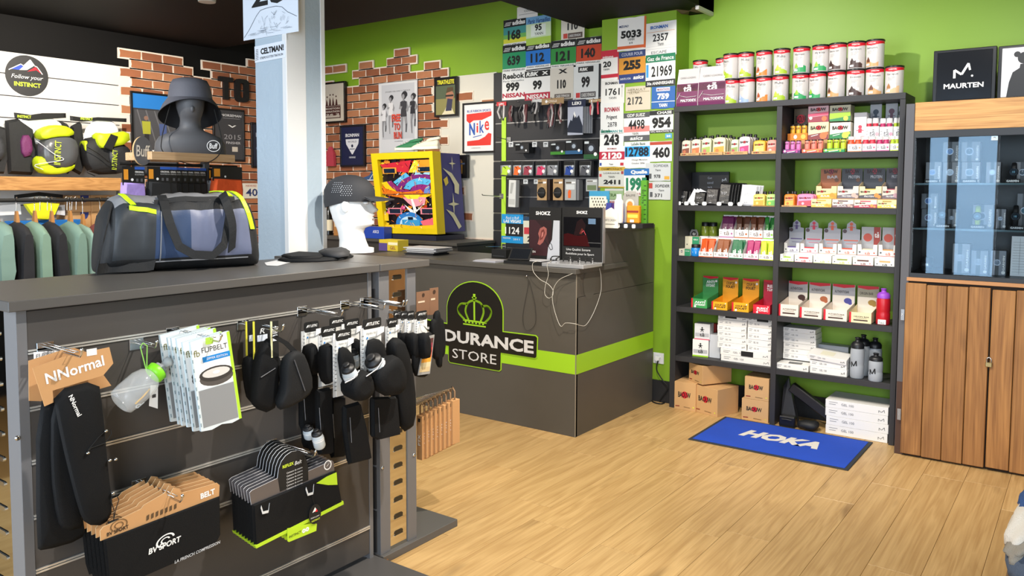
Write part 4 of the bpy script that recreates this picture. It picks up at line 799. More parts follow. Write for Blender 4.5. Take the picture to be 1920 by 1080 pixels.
bib(cA(840, 590), cA(1065, 890), P1_, 'pale grey race bib with a small black box above its number', 'd3d6d6', [(.2, .78, .8, .94, K), (.3, .06, .9, .22, '4a4446'), (.12, .07, .28, .21, 'c23a3a')], [('RBK', .42, .86, .34, .09, w_, .03, .2), ('99', .5, .5, .34, .32, K, .03), ('CAISSE D\'EPARGNE', .6, .14, .52, .1, w_)])
bib(cB(195, 966), (981, 457), P1_, 'blue and black race bib behind the ear picture board', '16161a', [(0, .68, 1, 1, '1f95d6'), (0, 0, 1, .24, '1f95d6')], [('Rock n Roll', .5, .88, .6, .09, w_, 0, .2), ('LAS VEGAS', .5, .76, .8, .11, w_, .03), ('1124', .5, .44, .66, .24, w_, .0), ('MARATHON', .25, .17, .35, .06, w_), ('2011', .7, .14, .3, .06, w_)])
bib((981.5, 406), (997, 457), P1_, 'pale bib with red flourish beside the blue and black bib', 'd8d6c2', [(0, .85, 1, 1, '27435f'), (.1, .35, .9, .6, 'c43a44')], [('2', .7, .17, .4, .2, K, .02)])
bib(cA(1240, 175), cA(1492, 440), P2_, 'white and orange race bib 5033 at the pillar top', w_, [(.93, .05, 1, 1, 'd2692c'), (0, .06, 1, .15, 'd8622f')], [('5033', .48, .5, .72, .24, K, .03), ('YANN', .48, .34, .24, .08, K), ('MIZUNO', .22, .75, .34, .07, '1d3566', .02, .2), ('# 8', .48, .23, .12, .06, K)])
bib(cA(1492, 215), cA(1768, 490), P2_, 'white race bib with blue and orange title, at the top right of the pillar', w_, [(.05, .72, .95, .73, 'd8913c'), (0, .22, 1, .228, 'bbbbbb'), (0, .3, 1, .305, 'bbbbbb')], [('IRONMAN', .45, .86, .56, .1, '1f62b5', .03), ('2357', .5, .55, .5, .22, K), ('Yann', .5, .36, .2, .1, '333333'), ('ESCAPE', .45, .12, .5, .08, '777777')])
bib(cA(1094, 460), cA(1250, 715), P2_, 'white race bib 20 with red head and foot', w_, [(0, .74, 1, 1, 'c01f37'), (0, .08, 1, .2, 'c01f37'), (.95, 0, 1, 1, 'c01f37')], [('20', .35, .54, .46, .2, K, .02), ('YANN', .3, .37, .34, .07, K), ('mizuno', .4, .78, .6, .08, w_, .02)])
bib(cA(1255, 470), cA(1488, 735), P2_, 'orange race bib 255 between navy bands', 'd8932f', [(0, .8, 1, 1, '2c3f74'), (0, 0, 1, .28, '243a78')], [('255', .5, .56, .66, .3, K, .04), ('COURIR POUR', .5, .9, .8, .1, 'c9cfe0'), ('asics', .75, .16, .4, .12, w_, .03, .2), ('SAINTE LYON', .25, .14, .4, .06, w_)])
bib(cA(1495, 500), cA(1757, 765), P2_, 'white race bib 21969 under a green band', w_, [(0, .76, 1, 1, '1d7a55'), (0, 0, 1, .2, '26262a'), (.02, .3, .1, .7, '3f9ad2')], [('Gaz de France', .5, .87, .9, .13, w_, .01), ('21969', .55, .47, .7, .34, K, .0), ('30e ANNIVERSAIRE', .5, .1, .9, .1, w_, .02)])
bib(cA(1090, 730), cA(1300, 925), P2_, 'white race bib 1761 with a black title, left column of the pillar', 'dcdcd8', (), [('IRONMAN', .45, .87, .54, .12, K, .03), ('1761', .5, .5, .6, .3, K), ('YANN', .5, .24, .32, .1, '333333'), ('T', .9, .5, .04, .5, '777777')])
bib(cA(1312, 785), cA(1535, 985), P2_, 'crumpled beige race bib 2172', 'cfc4ae', [(.05, .75, .95, .78, 'a59a80')], [('2172', .38, .4, .6, .32, '2a2a2a'), ('HERAULT', .45, .86, .7, .1, '7a705a'), ('ULTRA', .35, .74, .4, .1, '7a705a')])
bib(cA(1545, 785), cA(1754, 970), P2_, 'blue race bib 759', '2a62a8', [(0, .3, 1, .33, w_), (.2, .78, .78, .95, 'c8cfdc')], [('759', .5, .55, .5, .28, w_, .03), ('YANN', .5, .15, .36, .16, w_, .02), ('MARATHON', .5, .86, .5, .1, 'a0404a')])
bib(cA(1088, 930), (1169, 250), P2_, 'tall white race bib with a name and a small 2878', 'd8dad8', [(0, 0, 1, .02, '999999')], [('IRONMAN', .5, .78, .66, .15, 'a01c34', .03), ('Prigent', .5, .52, .46, .16, '2a2a2a'), ('2878', .52, .3, .4, .15, '2a2a2a'), ('Gatorade', .22, .1, .4, .12, '1d6a4a', .03, .3)])
bib(cB(1297, 60), cB(1527, 305), P2_, 'white and red fading race bib 4498 under a dark band', w_, [(0, .82, 1, 1, '4a4d50'), (0, 0, 1, .2, '55585c'), (0, .32, 1, .52, 'd9827c')], [('GDF SUEZ', .48, .91, .7, .11, w_, .01, .1), ('4498', .5, .58, .62, .34, K), ('YANN', .45, .26, .24, .09, K), ('asics', .5, .1, .5, .13, w_, .02, .2)])
bib(cA(1530, 1000), cB(1740, 230), P2_, 'white race bib 954 with black bands and huge numerals', w_, [(0, .8, 1, 1, '1d1d20'), (0, 0, 1, .12, '1d1d20')], [('CHASE', .62, .9, .62, .12, w_, .02), ('954', .5, .45, .8, .5, K, .03), ('NYC MARATHON 98', .5, .06, .9, .08, w_, .01)])
bib(cB(1080, 213), cB(1292, 355), P2_, 'white race bib with large 243 below a teal title', 'e2e4e0', (), [('243', .5, .4, .64, .66, K, .03), ('IRONMAN 94', .5, .9, .9, .16, '2a8a8a', .02)])
bib(cB(1075, 360), cB(1300, 540), P2_, 'white race bib 2120 with crimson band', w_, [(0, .35, 1, .74, 'b8243f'), (.02, .06, .1, .2, '2a4a9a'), (.84, .06, .97, .2, 'c03040')], [('2120', .5, .54, .8, .32, w_, .03), ('IRONMAN', .5, .88, .36, .08, '8a1a2a', .02), ('Yann', .48, .13, .16, .09, '333333')])
bib(cB(1300, 318), cB(1530, 550), P2_, 'white race bib 12788 with sky blue band', w_, [(0, .42, 1, .82, '2aa0dc')], [('12788', .5, .61, .9, .36, '0f1c2e', .02), ('LaSalle Bank', .55, .91, .55, .1, '1d4a3a', .01), ('Chicago Marathon', .6, .3, .6, .07, '333333'), ('October 2006', .55, .18, .5, .06, '555555')])
bib(cB(1532, 315), cB(1728, 492), P2_, 'white race bib 460 with red strip', 'dfe0dd', [(0, .83, 1, .98, 'b5452e')], [('460', .52, .45, .78, .54, K, .02)])
bib(cB(1068, 545), cB(1302, 728), P2_, 'grey race bib 2411 with gold border', 'c9cac2', [(0, .82, 1, 1, 'c9a437'), (0, 0, 1, .05, 'c9a437'), (.03, .52, .12, .66, 'c04a4a'), (.86, .66, .95, .8, 'a04040')], [('2411', .52, .27, .64, .22, K, .03), ('YANN', .5, .52, .24, .1, '333333'), ('CHAMPIONNATS', .5, .9, .8, .1, '2f2a10'), ('LORRAINE', .5, .7, .6, .07, '55504a')])
bib(cB(1300, 560), cB(1522, 805), P2_, 'white race bib 1995 with green numerals', w_, [(0, .76, 1, 1, '2a6fb5')], [('Quelle', .6, .87, .66, .16, w_, .03), ('1995', .5, .43, .84, .5, '1d7a55', .03), ('IRONMAN Europe', .48, .07, .9, .1, 'a02838', .01)])
bib(cB(1490, 508), cB(1714, 667), P2_-.003, 'silver badge 978 pinned above a second badge', 'c9cdcd', [(.15, .12, .25, .4, '55585c'), (.76, .08, .96, .26, 'd8a43a')], [('SOFIDER', .62, .84, .6, .14, '55585c'), ('Yann', .5, .6, .22, .12, '333333'), ('978', .48, .25, .26, .2, '333333')], 'badge')
bib(cB(1500, 675), cB(1714, 838), P2_-.003, 'silver badge 371 with a red cube mark', 'c9cdcd', [(.07, .62, .25, .92, 'b8453a'), (.15, .15, .26, .42, '55585c')], [('SOFIDER', .66, .76, .6, .16, '2a2a2a', 0, .1), ('Yann', .62, .52, .24, .12, '333333'), ('371', .5, .24, .3, .2, '333333')], 'badge')
bib(cB(1125, 738), cB(1290, 835), P2_, 'green and grey bib partly behind the counter goods', '9ab58a', [(0, .8, 1, 1, 'c9cac2')], [('TRAIL', .5, .4, .7, .3, '4a6a3a')])
bib(cB(1140, 838), cB(1302, 920), P2_, 'low white bib with a red title behind the white bottle', 'd6d6d2', [(0, 0, 1, .2, '8a8f90')], [('IRONMAN', .4, .75, .5, .2, 'a01c34', .03), ('52', .5, .4, .2, .2, K)])
bib(cB(1668, 243), cB(1728, 285), P2_, 'small light blue bib corner below bib 954', '5aa5cc', [], [('ae', .5, .5, .6, .4, w_)])

# ================================================================ small goods on the black slats
def sgood(p0, p1, label, nm, cat, Y=5.28, grp=None, depth=.012):
    a, b = at(*p0, 1, Y), at(*p1, 1, Y); w, h = b.x-a.x, a.z-b.z; return MB(), w, h, ((a.x+b.x)/2, Y, b.z), (nm, label, cat, grp)
def fin(mb, loc, inf, rot=None): return thing(inf[0], inf[1], inf[2], mb, loc, rot=rot, group=inf[3])
for k, (x0, x1, c, l) in enumerate(((185, 290, 'b8d93a', 'lime'), (298, 380, 'ee6a2a', 'orange'), (383, 482, '9a3a4a', 'wine red'), (503, 600, 'd9406a', 'pink'), (603, 706, '8d8d92', 'silver'), (757, 855, '2a4a9a', 'blue'), (895, 1000, '55565c', 'dark grey'))):
    mb, w, h, loc, inf = sgood(cB(x0, 490), cB(x1, 625), l+' laces in a clear pouch in the row on the black slatwall', 'lace_pouch', 'packet', grp='pouches of laces in a row')
    mb.puff([(-w/2, 0), (w/2, 0), (w/2, h), (-w/2, h)], -.006, .01, M('b9bcc0', .2, .3), .95); mb.face(w, h, -.007); mb.rc(.02, .72, .98, .97, INK); mb.pg([(.15, .1), (.6, .06), (.85, .5), (.6, .68), (.2, .6)], M(c, .4)); mb.line([(.1, .1), (.5, .5), (.3, .65), (.8, .3), (.6, .1), (.9, .6)], .006, M(c, .3)); mb.ci(.75, .32, .12, WHT, 12)
    fin(mb, loc, inf)
    mb = MB(); mb.box(-w/2, .018, 0, w/2, .07, h, M('1c1c20', .4)); thing('lace_pouch', 'dark pouches behind the '+l+' laces pouch', 'packet', mb, (loc[0]+.008, loc[1], loc[2]))
for k, (p0, p1, c, l) in enumerate(((cB(315, 330), cB(440, 415), '2a2a2e', 'small black lamp blister with white tag'), (cB(635, 325), cB(765, 430), '3f8a2c', 'green and black lamp box'), (cB(768, 300), cB(922, 425), '2f5f8a', 'blue and green lamp box'), (cB(935, 300), cB(1065, 470), '2c5a34', 'large dark lamp box with green foot'))):
    mb, w, h, loc, inf = sgood(p0, p1, l+' on the black slatwall', 'headlamp_box', 'box', 5.26); mb.box(-w/2, 0, 0, w/2, .07, h, M('17181a', .4), .003); mb.face(w, h)
    mb.rc(.0, .0, 1, .25, M(c, .4)); mb.ci(.5, .55, .26, M('34363c', .3), 16); mb.ci(.5, .55, .15, M('a9b4c0', .2), 14); mb.rc(.05, .8, .35, .92, M('cfd6d8')); mb.ci(.8, .25, .1, WHT, 10); fin(mb, loc, inf)
for k, (x0, y0, x1, y1) in enumerate(((258, 318, 298, 362), (470, 318, 512, 362), (570, 318, 612, 362), (390, 655, 430, 695), (485, 655, 520, 695))):
    mb, w, h, loc, inf = sgood(cB(x0, y0), cB(x1, y1), 'white price tag on an empty slatwall hook, '+ORD[k]+' reading along the rows', 'price_tag', 'price tag', 5.2, 'price tags on empty hooks')
    mb.prism([(-w/2, 0), (w/2, 0), (w/2, h), (-w/2, h)], 0, .001, M('cfd2d4', .5)); mb.face(w, h); mb.rc(.2, .5, .8, .75, M('55585c')); mb.rc(.2, .2, .6, .3, M('55585c')); t = fin(mb, loc, inf)
    mb = MB(); mb.tube([(0, .16, h), (0, .004, h-.002), (0, 0, h+.008)], .003, CHROME, 5); part('hook', mb, t)
for k, (x0, x1, c, l) in enumerate(((515, 600, 'b89468', 'kraft card with round black strap, left one'), (658, 745, 'b89468', 'kraft card with round black strap, right one'), (765, 862, 'a9aaa8', 'clear pack with orange light'), (955, 1056, 'b4b6b4', 'clear pack beside the pillar'))):
    mb, w, h, loc, inf = sgood(cB(x0, 652), cB(x1, 842 if k < 3 else 762), l+', low on the black slatwall', 'accessory_card', 'packet', 5.27); mb.box(-w/2, 0, 0, w/2, .004, h, M(c, .5)); mb.face(w, h)
    mb.rc(.1, .8, .6, .86, M('55452f')); mb.pg([(.6, .78), (.95, .8), (.95, .88), (.6, .88)], WHT)
    if k < 2: mb.ell((0, -.006, h*.36), (w*.42, .012, h*.26), INK, 14, 6); mb.box(-w*.4, -.019, h*.33, w*.4, -.016, h*.37, M('3a3a3c'))
    elif k == 2: mb.pg([(.3, .1), (.55, .1), (.58, .45), (.4, .5), (.28, .4)], M('ee6a2a')); mb.rc(.1, .5, .9, .75, M('d8dad8'))
    else: mb.rc(.1, .1, .9, .5, M('6f7f5a'))
    fin(mb, loc, inf)
    mb = MB(); mb.box(-w*.5, .012, 0, w*.5, .07, h*.98, M('3a2a22' if k < 2 else '77787a', .5)); thing('accessory_card', 'stack of packs behind the '+l, 'packet', mb, (loc[0]+.02, loc[1], loc[2]))
mb, w, h, loc, inf = sgood(cB(245, 660), cB(325, 905), 'long white hanging box with price tag beside the lime strip', 'hanging_box', 'box', 5.24); mb.box(-w*.4, 0, 0, w*.4, .05, h, M('d6d6d2', .4), .002); mb.face(w*.8, h); mb.pg([(.2, .5), (.5, .5), (.7, .9), (.3, .9)], M('a9aaa6')); mb.rc(.1, .1, .9, .3, M('bcbcb8')); fin(mb, loc, inf, (0, radians(2), 0))
for k, (p0, p1, head, body, l) in enumerate(((cA(150, 920), cB(235, 135), 'c8202c', 'cfcac6', 'silver pole part pack with red header'), (cA(232, 920), cB(460, 140), '201f22', '5a2328', 'bunch of red and black strap packs'), (cA(555, 890), cB(752, 195), 'a5875f', '6a3a3c', 'kraft headed red and black strap packs'), (cA(790, 903), cB(948, 250), '1d2440', 'b9bcc4', 'large navy headed pack with a mountain picture'), (cA(980, 895), cB(1086, 75), 'a5875f', 'b03040', 'kraft headed red pack beside the pillar'), (cA(468, 895), cA(555, 1030), 'd0d0ce', '3a3a3c', 'white tag pack between the strap bunches'))):
    mb, w, h, loc, inf = sgood(p0, p1, l+' at the top of the black slatwall', 'strap_pack', 'packet', 5.23+.01*k)
    mb.box(-w/2, 0, h*.8, w/2, .004, h, M(head, .5)); r = random.Random(k); mb.face(w, h)
    if k in (0, 3): mb.tx('LEKI', .5, .9, .5, .09, WHT, .03)
    if k in (2, 4): mb.tx('CYCLZ', .5, .9, .4, .06, M('f0e8d8'), .02); mb.ci(.22, .9, .05, WHT, 10)
    if k == 3:
        mb.box(-w/2, 0, 0, w*.35, .006, h*.8, M('b7bccb', .3)); mb.face(w*.85, h*.8, 0, -w*.075); mb.pg([(0, .25), (.2, .55), (.3, .5), (.45, .85), (.6, .6), (.75, .7), (1, .3), (1, .05), (0, .1)], M('232a3a', .4)); mb.pg([(.4, .75), (.45, .85), (.55, .68), (.48, .6)], WHT)
        for j in range(4): mb.box(w*.36+.012*j, .01+.012*j, .01, w*.36+.02+.012*j, .016+.012*j, h*.8, M('8d8f94', .2, .5))
    else:
        for j in range(9 if k in (1, 2) else 4):
            u = r.uniform(-.42, .42)*w; z0q = r.uniform(0, .2)*h; mb.tube([(u, .01*r.random(), h*.82), (u+r.uniform(-.02, .02), -.012*r.random(), h*.5), (u+r.uniform(-.015, .015), -.01, z0q)], .009, M((body, '1c1c1f', 'b9b4b2', body)[j % 4], .3), 6)
    t = fin(mb, loc, inf); mb = MB(); mb.tube([(0, 5.373-loc[1], h*.98), (0, -.02, h*.98), (0, -.026, h*1.02)], .003, CHROME, 5); part('hook_prong', mb, t)
for k, (px, py) in enumerate(((905, 366), (933, 258), (910, 463))):
    Y = 5.1 if k != 1 else 5.2; p = at(px, py, 1, Y); mb = MB(); mb.tube([(.0, 5.37-Y, -.012), (0, .0, 0), (-.004, -.004, .01)], .0035, CHROME, 6); mb.box(-.02, 5.352-Y, -.03, .02, 5.358-Y, .012, STEEL); thing('slat_hook', 'long empty chrome hook at the left edge of the black slatwall, '+('middle', 'upper', 'lower')[k]+' one', 'hook', mb, p)
# ================================================================ nutrition shelf
SB = M('323133', .5, spec=.4, bump=.03, scale=200); SY, SYB = 5.105, 5.4
SX0, SX1 = -2.342, -.905; ZT = [2.07, 1.738, 1.403, 1.058, .709, .367]
xm = at(1461, 240, 1, SY).x
sh = thing('shelf_unit', 'tall black open shelf unit full of sports nutrition', 'shelf')
for nm, a, b, z1 in (('side_panel', SX0, SX0+.04, 2.034), ('middle_panel', xm-.017, xm+.017, 2.034), ('side_panel', SX1-.03, SX1, 2.034)):
    mb = MB(); mb.box(a, SY, 0, b, SYB, z1, SB, .001); part(nm, mb, sh)
mb = MB(); mb.box(SX0, SY-.004, 2.034, SX1, SYB, 2.07, SB, .001); part('top_board', mb, sh)
for z in ZT[1:]:
    for a, b in ((SX0+.04, xm-.017), (xm+.017, SX1-.03)):
        mb = MB(); mb.box(a, SY+.002, z-.036, b, SYB, z, SB, .001); part('shelf_board', mb, sh)
def xat(px, z, Y):
    y = 400.0
    for _ in range(14):
        p = at(px, y, 1, Y); y += (p.z-z)*280
    return p.x
def spot(px0, px1, pyt, Y, zb):
    """left, right, height of a thing standing at depth Y on height zb, from its edges in the photograph"""
    a, b = xat(px0, zb+.04, Y), xat(px1, zb+.04, Y)
    if zb < 2 and a < SX1:
        l, r = (SX0+.042, xm-.019) if (a+b)/2 < xm else (xm+.019, SX1-.032); a, b = max(a, l), min(b, r)
    h = at((px0+px1)/2, pyt, 1, Y).z-zb
    if zb < 2 and a < SX1: h = min(h, min(q for q in ZT if q > zb+.02)-.039-zb)
    return a, b, h
def baouw(mb, u, v, w, h, c=INK): mb.ci(u+.02*w, v, h*.62, RED, 14); mb.tx('BAOUW', u, v, w, h, c, .03)
WB = M('eceae6', .5)
def pbox(nm, label, cat, px0, px1, pyt, Y, zb, d, m, draw=None, grp=None, tilt=0):
    x0, x1, h = spot(px0, px1, pyt, Y, zb); w = x1-x0-.001; mb = MB(); mb.box(-w/2, 0, 0, w/2, d, h, M(m, .5) if isinstance(m, str) else m, .0008); mb.face(w, h)
    if draw: draw(mb)
    return thing(nm, label, cat, mb, ((x0+x1)/2, Y, zb), tilt, group=grp)
# ---- cans along the top
def can(px, pyt, z, Y, txt, col, gcol, label):
    x = xat(px, z+.08, Y); h = .163; r = .05
    t = thing('powder_can', label, 'can', loc=(x, Y, z), group='powder cans on the shelf top')
    mb = MB(); mb.lathe([(r-.002, 0), (r, .003), (r, h-.012), (r-.001, h-.01)], n=28, m=M('d5d0cc', .3))
    def band(t0, t1, f0, f1, m, e, n=12):
        rr = r+.0004*e; V = []
        for i in range(n+1):
            a = t0+(t1-t0)*i/n; V += [(rr*sin(a), -rr*cos(a), f0(a)), (rr*sin(a), -rr*cos(a), f1(a))]
        mb.add(V, [(2*i, 2*i+2, 2*i+3, 2*i+1) for i in range(n)], m, True)
    tw = random.uniform(-.35, .25)
    band(-3.1, 3.1, lambda a: h-.038+.012*abs(sin((a-tw)*1.0)), lambda a: h-.012, RED, 1, 26)
    band(-.8+tw, .8+tw, lambda a: .004, lambda a: .034+.012*sin(a*3+tw*9), M(col, .4), 1)
    band(-.62+tw, -.18+tw, lambda a: .03, lambda a: .062-abs(a+.4-tw)*.09, M(gcol, .5), 2); band(.05+tw, .45+tw, lambda a: .034, lambda a: .05, M('e8e2da'), 2); band(-.7+tw, -.2+tw, lambda a: .01, lambda a: .022, WHT, 2)
    fn = lambda zc: (lambda x_, y_: Vector(((r+.0012)*sin(x_/r+tw), -(r+.0012)*cos(x_/r+tw), zc+y_)))
    mb.text(txt, (0, 0, 0), .062, .016, M('3a3634'), bold=.0, fit=True, fn=fn(.112)); mb.text('OVERSTIMS', (0, 0, 0), .045, .008, WHT, fit=True, fn=fn(h-.022), bold=.02)
    for k in range(3): band(-.5+tw, .3-.15*k+tw, lambda a: .094-.007*k, lambda a: .0955-.007*k, M('8f8a86'), 1, 6)
    part('can_body', mb, t)
    mb = MB(); mb.lathe([(r+.001, h-.011), (r+.0025, h-.009), (r+.0025, h-.001), (r+.001, h), (r-.004, h), (r-.005, h-.004)], n=28, m=M('1d1819', .35)); part('lid', mb, t)
    return t
L_, O_, B_, G_, D_, T_ = ('a9c72f', 'c3d24a'), ('e58334', 'b3552a'), ('9db4dd', 'c5d0e6'), ('2f9f5c', '9ac33a'), ('4a3430', '3a2622'), ('d0a06a', '6a3a24')
lowr = [(1372, 'Malto', L_), (1401, 'Malto', B_), (1433, 'Malto', O_), (1463, 'Malto', L_), (1501, 'Hydrixir', G_), (1533, 'Hydrixir', G_), (1568, 'Gatosport', T_), (1604, 'Gatosport', D_), (1640, 'Gatosport', T_), (1677, 'Gatosport', ('dbb68a', 'b07a4a'))]
uppr = [(1371, 'Malto', L_), (1399, 'Malto', L_), (1433, 'Malto', O_), (1466, 'Malto', L_), (1503, 'Hydrixir', G_), (1539, 'Hydrixir', G_), (1571, 'Gatosport', D_), (1606, 'Gatosport', D_), (1641, 'Gatosport', T_)]
ZC = 2.0702; KD = {'Malto': 'malt', 'Hydrixir': 'mint drink', 'Gatosport': 'cake mix'}; CN = {L_: 'lime', O_: 'orange', B_: 'pale blue', G_: 'green', D_: 'dark brown', T_: 'tan'}
for k, (px, t, c) in enumerate(lowr): can(px, 0, ZC, 5.175+.004*(k % 3), t, c[0], c[1], 'white %s can, %s picture, %s from left in the lower row' % (KD[t], CN.get(c, 'sand'), ORD[k]))
for k, (px, t, c) in enumerate(uppr): can(px, 0, ZC+.1645, 5.178+.004*(k % 3), t, c[0], c[1], 'white %s can, %s picture, %s from left in the upper row' % (KD[t], CN.get(c, 'sand'), ORD[k]))
can(1313, 0, ZC, 5.31, 'Malto', L_[0], L_[1], 'white powder can mostly hidden behind the two purple pouches, left one'); can(1356, 0, ZC, 5.32, 'Malto', L_[0], L_[1], 'white powder can in the back row behind the purple pouches and lime cans'); 
for x_ in (1313, 1356): can(x_, 0, ZC+.1645, 5.315, 'Malto', L_[0], L_[1], 'white powder can lid peeking out behind the upper end of the cans, '+('left' if x_ == 1313 else 'right')+' one')
for k, (a, b, pt) in enumerate(((1267.5, 1308, 128), (1308, 1360, 123))):
    Y = 5.14-.02*k; x0, x1, h = spot(a, b, pt, Y, ZC); w = x1-x0; mb = MB()
    mb.rings([[(-w/2, .005, 0), (w/2, .005, 0), (w/2, .075, 0), (-w/2, .075, 0)], [(-w/2, .0, h*.1), (w/2, .0, h*.1), (w/2, .08, h*.1), (-w/2, .08, h*.1)], [(-w/2, .012, h*.6), (w/2, .012, h*.6), (w/2, .065, h*.6), (-w/2, .065, h*.6)], [(-w*.49, .036, h*.97), (w*.49, .036, h*.97), (w*.49, .042, h*.97), (-w*.49, .042, h*.97)], [(-w*.49, .037, h), (w*.49, .037, h), (w*.49, .041, h), (-w*.49, .041, h)]], M('cfcac8', .4))
    def on(u0, v0, u1, v1, m):
        def yy(v): return (.005-.005*v/.1 if v < .1 else .012*(v-.1)/.5 if v < .6 else .012+.024*(v-.6)/.37)-.0012
        vs = sorted({v0, v1, *[q for q in (.1, .6) if v0 < q < v1]})
        for p, q in zip(vs, vs[1:]): mb.add([((u0-.5)*w, yy(p), p*h), ((u1-.5)*w, yy(p), p*h), ((u1-.5)*w, yy(q), q*h), ((u0-.5)*w, yy(q), q*h)], [(0, 1, 2, 3)], m)
    on(.01, .0, .99, .6, M('6d1f52', .4)); on(.03, .4, .97, .58, M('c9a9a0' if k else 'b7c24a', .4))
    for s, v, ww, hh in (('MALTODE\'X', .16, .72, .07), ('tā', .47, .36, .2)): mb.text(s, ((.08 if v < .3 else 0)*w, -.004 if v < .3 else .006, v*h), ww*w, hh*h, WHT, bold=.03)
    mb.text('CARBO LOADING', (0, .016, .76*h), .7*w, .05*h, M('8a8684')); mb.tube([(-w*.45, -.003, h*.2), (-w*.3, -.003, h*.36), (-w*.36, 0, h*.3), (0, -.003, h*.245), (w*.45, -.003, h*.26)], .0014, WHT, 4)
    thing('powder_pouch', ('left', 'right')[k]+' purple and white powder pouch at the left end of the shelf top', 'pouch', mb, ((x0+x1)/2, Y, ZC))
# ---- generic packaging
def tray(nm, label, px0, px1, pyt, Y, zb, d, m, draw=None, back=None, grp='cardboard trays on the shelf'):
    x0, x1, h = spot(px0, px1, pyt, Y, zb); w = x1-x0-.002; m = M(m, .6) if isinstance(m, str) else m; mb = MB(); q = .002; hb = back or h
    mb.box(-w/2, 0, 0, w/2, q, h, m); mb.box(-w/2, d-q, 0, w/2, d, hb, m); mb.box(-w/2, q, 0, w/2, d-q, q, m)
    for s in (-1, 1):
        X = s*(w/2-q/2); mb.add([(X, 0, 0), (X, d, 0), (X, d, hb), (X, 0, h)], [(0, 1, 2, 3)], m); X -= s*q; mb.add([(X, 0, 0), (X, d, 0), (X, d, hb), (X, 0, h)], [(3, 2, 1, 0)], m)
    mb.face(w, h)
    if draw: draw(mb)
    return thing(nm, label, 'tray', mb, ((x0+x1)/2, Y, zb), group=grp), (x0+x1)/2, w, h
def pouch_mesh(w, h, m, top, draw):
    mb = MB(); n = 12; o = [(-w/2, .0), (w/2, .0), (w/2*.98, h*.5), (w/2, h*.85), (w*.4, h*.96), (w*.12, h), (-w*.12, h), (-w*.4, h*.96), (-w/2, h*.85), (-w/2*.98, h*.5)]
    mb.rings([[(x*.98, .03, z) for x, z in outl(o)], [(x, .016, z) for x, z in outl(o)], [(x*.96, .004, z*.985+.002) for x, z in outl(o)], [(x*.8, 0, z*.9+h*.04) for x, z in outl(o)]], m); mb.face(w*.86, h*.92, -.0002, 0, h*.03)
    draw(mb); return mb.mesh('pouch')
def mkpouch(col, top, fruit, txt='BAOUW'):
    def dr(mb):
        mb.pg([(.05, .04), (.95, .04), (.95, .5), (.05, .42)], M(fruit, .4)); mb.ci(.35, .22, .12, M(top, .4), 10); mb.pg([(.05, .5), (.95, .6), (.95, .62), (.05, .52)], WHT); baouw(mb, .5, .7, .8, .14)
    return dr
def pouches(px0, px1, pyt, Y, zb, col, fruit, top, label, n=3, dy=.034):
    x0, x1, h = spot(px0, px1, pyt, Y, zb); w = (x1-x0)*.97; me = pouch_mesh(w, h, M(col, .35), top, mkpouch(col, top, fruit)); cm = MB(); cm.lathe([(.0105, 0), (.0105, .018), (.009, .02)], n=10, m=M('161618', .4)); cap = cm.mesh('cap')
    for k in range(n):
        l = label+(', front one' if k == 0 else ', %s from the front' % ORD[k])
        t = thing('fruit_pouch', l, 'pouch', me, ((x0+x1)/2+.004*k, Y+dy*k, zb), rot=(radians(-4), 0, 0), group='fruit pouches, '+label)
        part('cap', cap, t, loc=((.25 if k % 2 else -.2)*w, .016, h*.985))
def kraft(mb): baouw(mb, .2, .5, .24, .42); mb.tx('PUREE NATURELLE', .62, .5, .4, .3, M('55452f'), 0, .2)
KT = M('c9a06c', .7)
z = ZT[1]+.0005; Yf = 5.125
for k, (a, b, pt) in enumerate(((1268, 1311.5, 287), (1312.5, 1355, 285), (1356, 1402, 284), (1409, 1455, 283))):
    tray('kraft_tray', 'low kraft tray of fruit pouches on the highest shelf, %s from the left' % ORD[k], a, b, pt, Yf, z, .2, KT, kraft)
for a, b, pt, c, f, tp, l in ((1273, 1294, 263, 'd9cdb8', '7a3a24', 'b5623a', 'brown cream pouch at the left end'), (1295, 1313, 261, 'dcd2bd', 'c06a34', 'e08a4a', 'orange brown cream pouch'), (1314, 1333, 258.5, 'd9ddb8', '9ab04a', 'c06a5a', 'pale green pouch'), (1335, 1360, 257, 'e0d6b4', 'ec9a24', 'd8701e', 'apricot cream pouch'), (1369, 1384, 261, 'd3d8bc', '8aa04a', 'b0404a', 'lime and red pouch'), (1384, 1406, 255.5, 'd8cfcf', 'b81e6a', 'e05a9a', 'magenta berry pouch'), (1411, 1435, 263, 'f0b53a', 'f5d36a', 'fbe8a0', 'yellow pouch'), (1437, 1456, 262, 'ee9a8a', 'f0705a', 'f8c0b0', 'coral pink pouch')):
    pouches(a, b, pt, Yf+.012, z+.003, c, f, tp, l+' on the highest left shelf', 4)
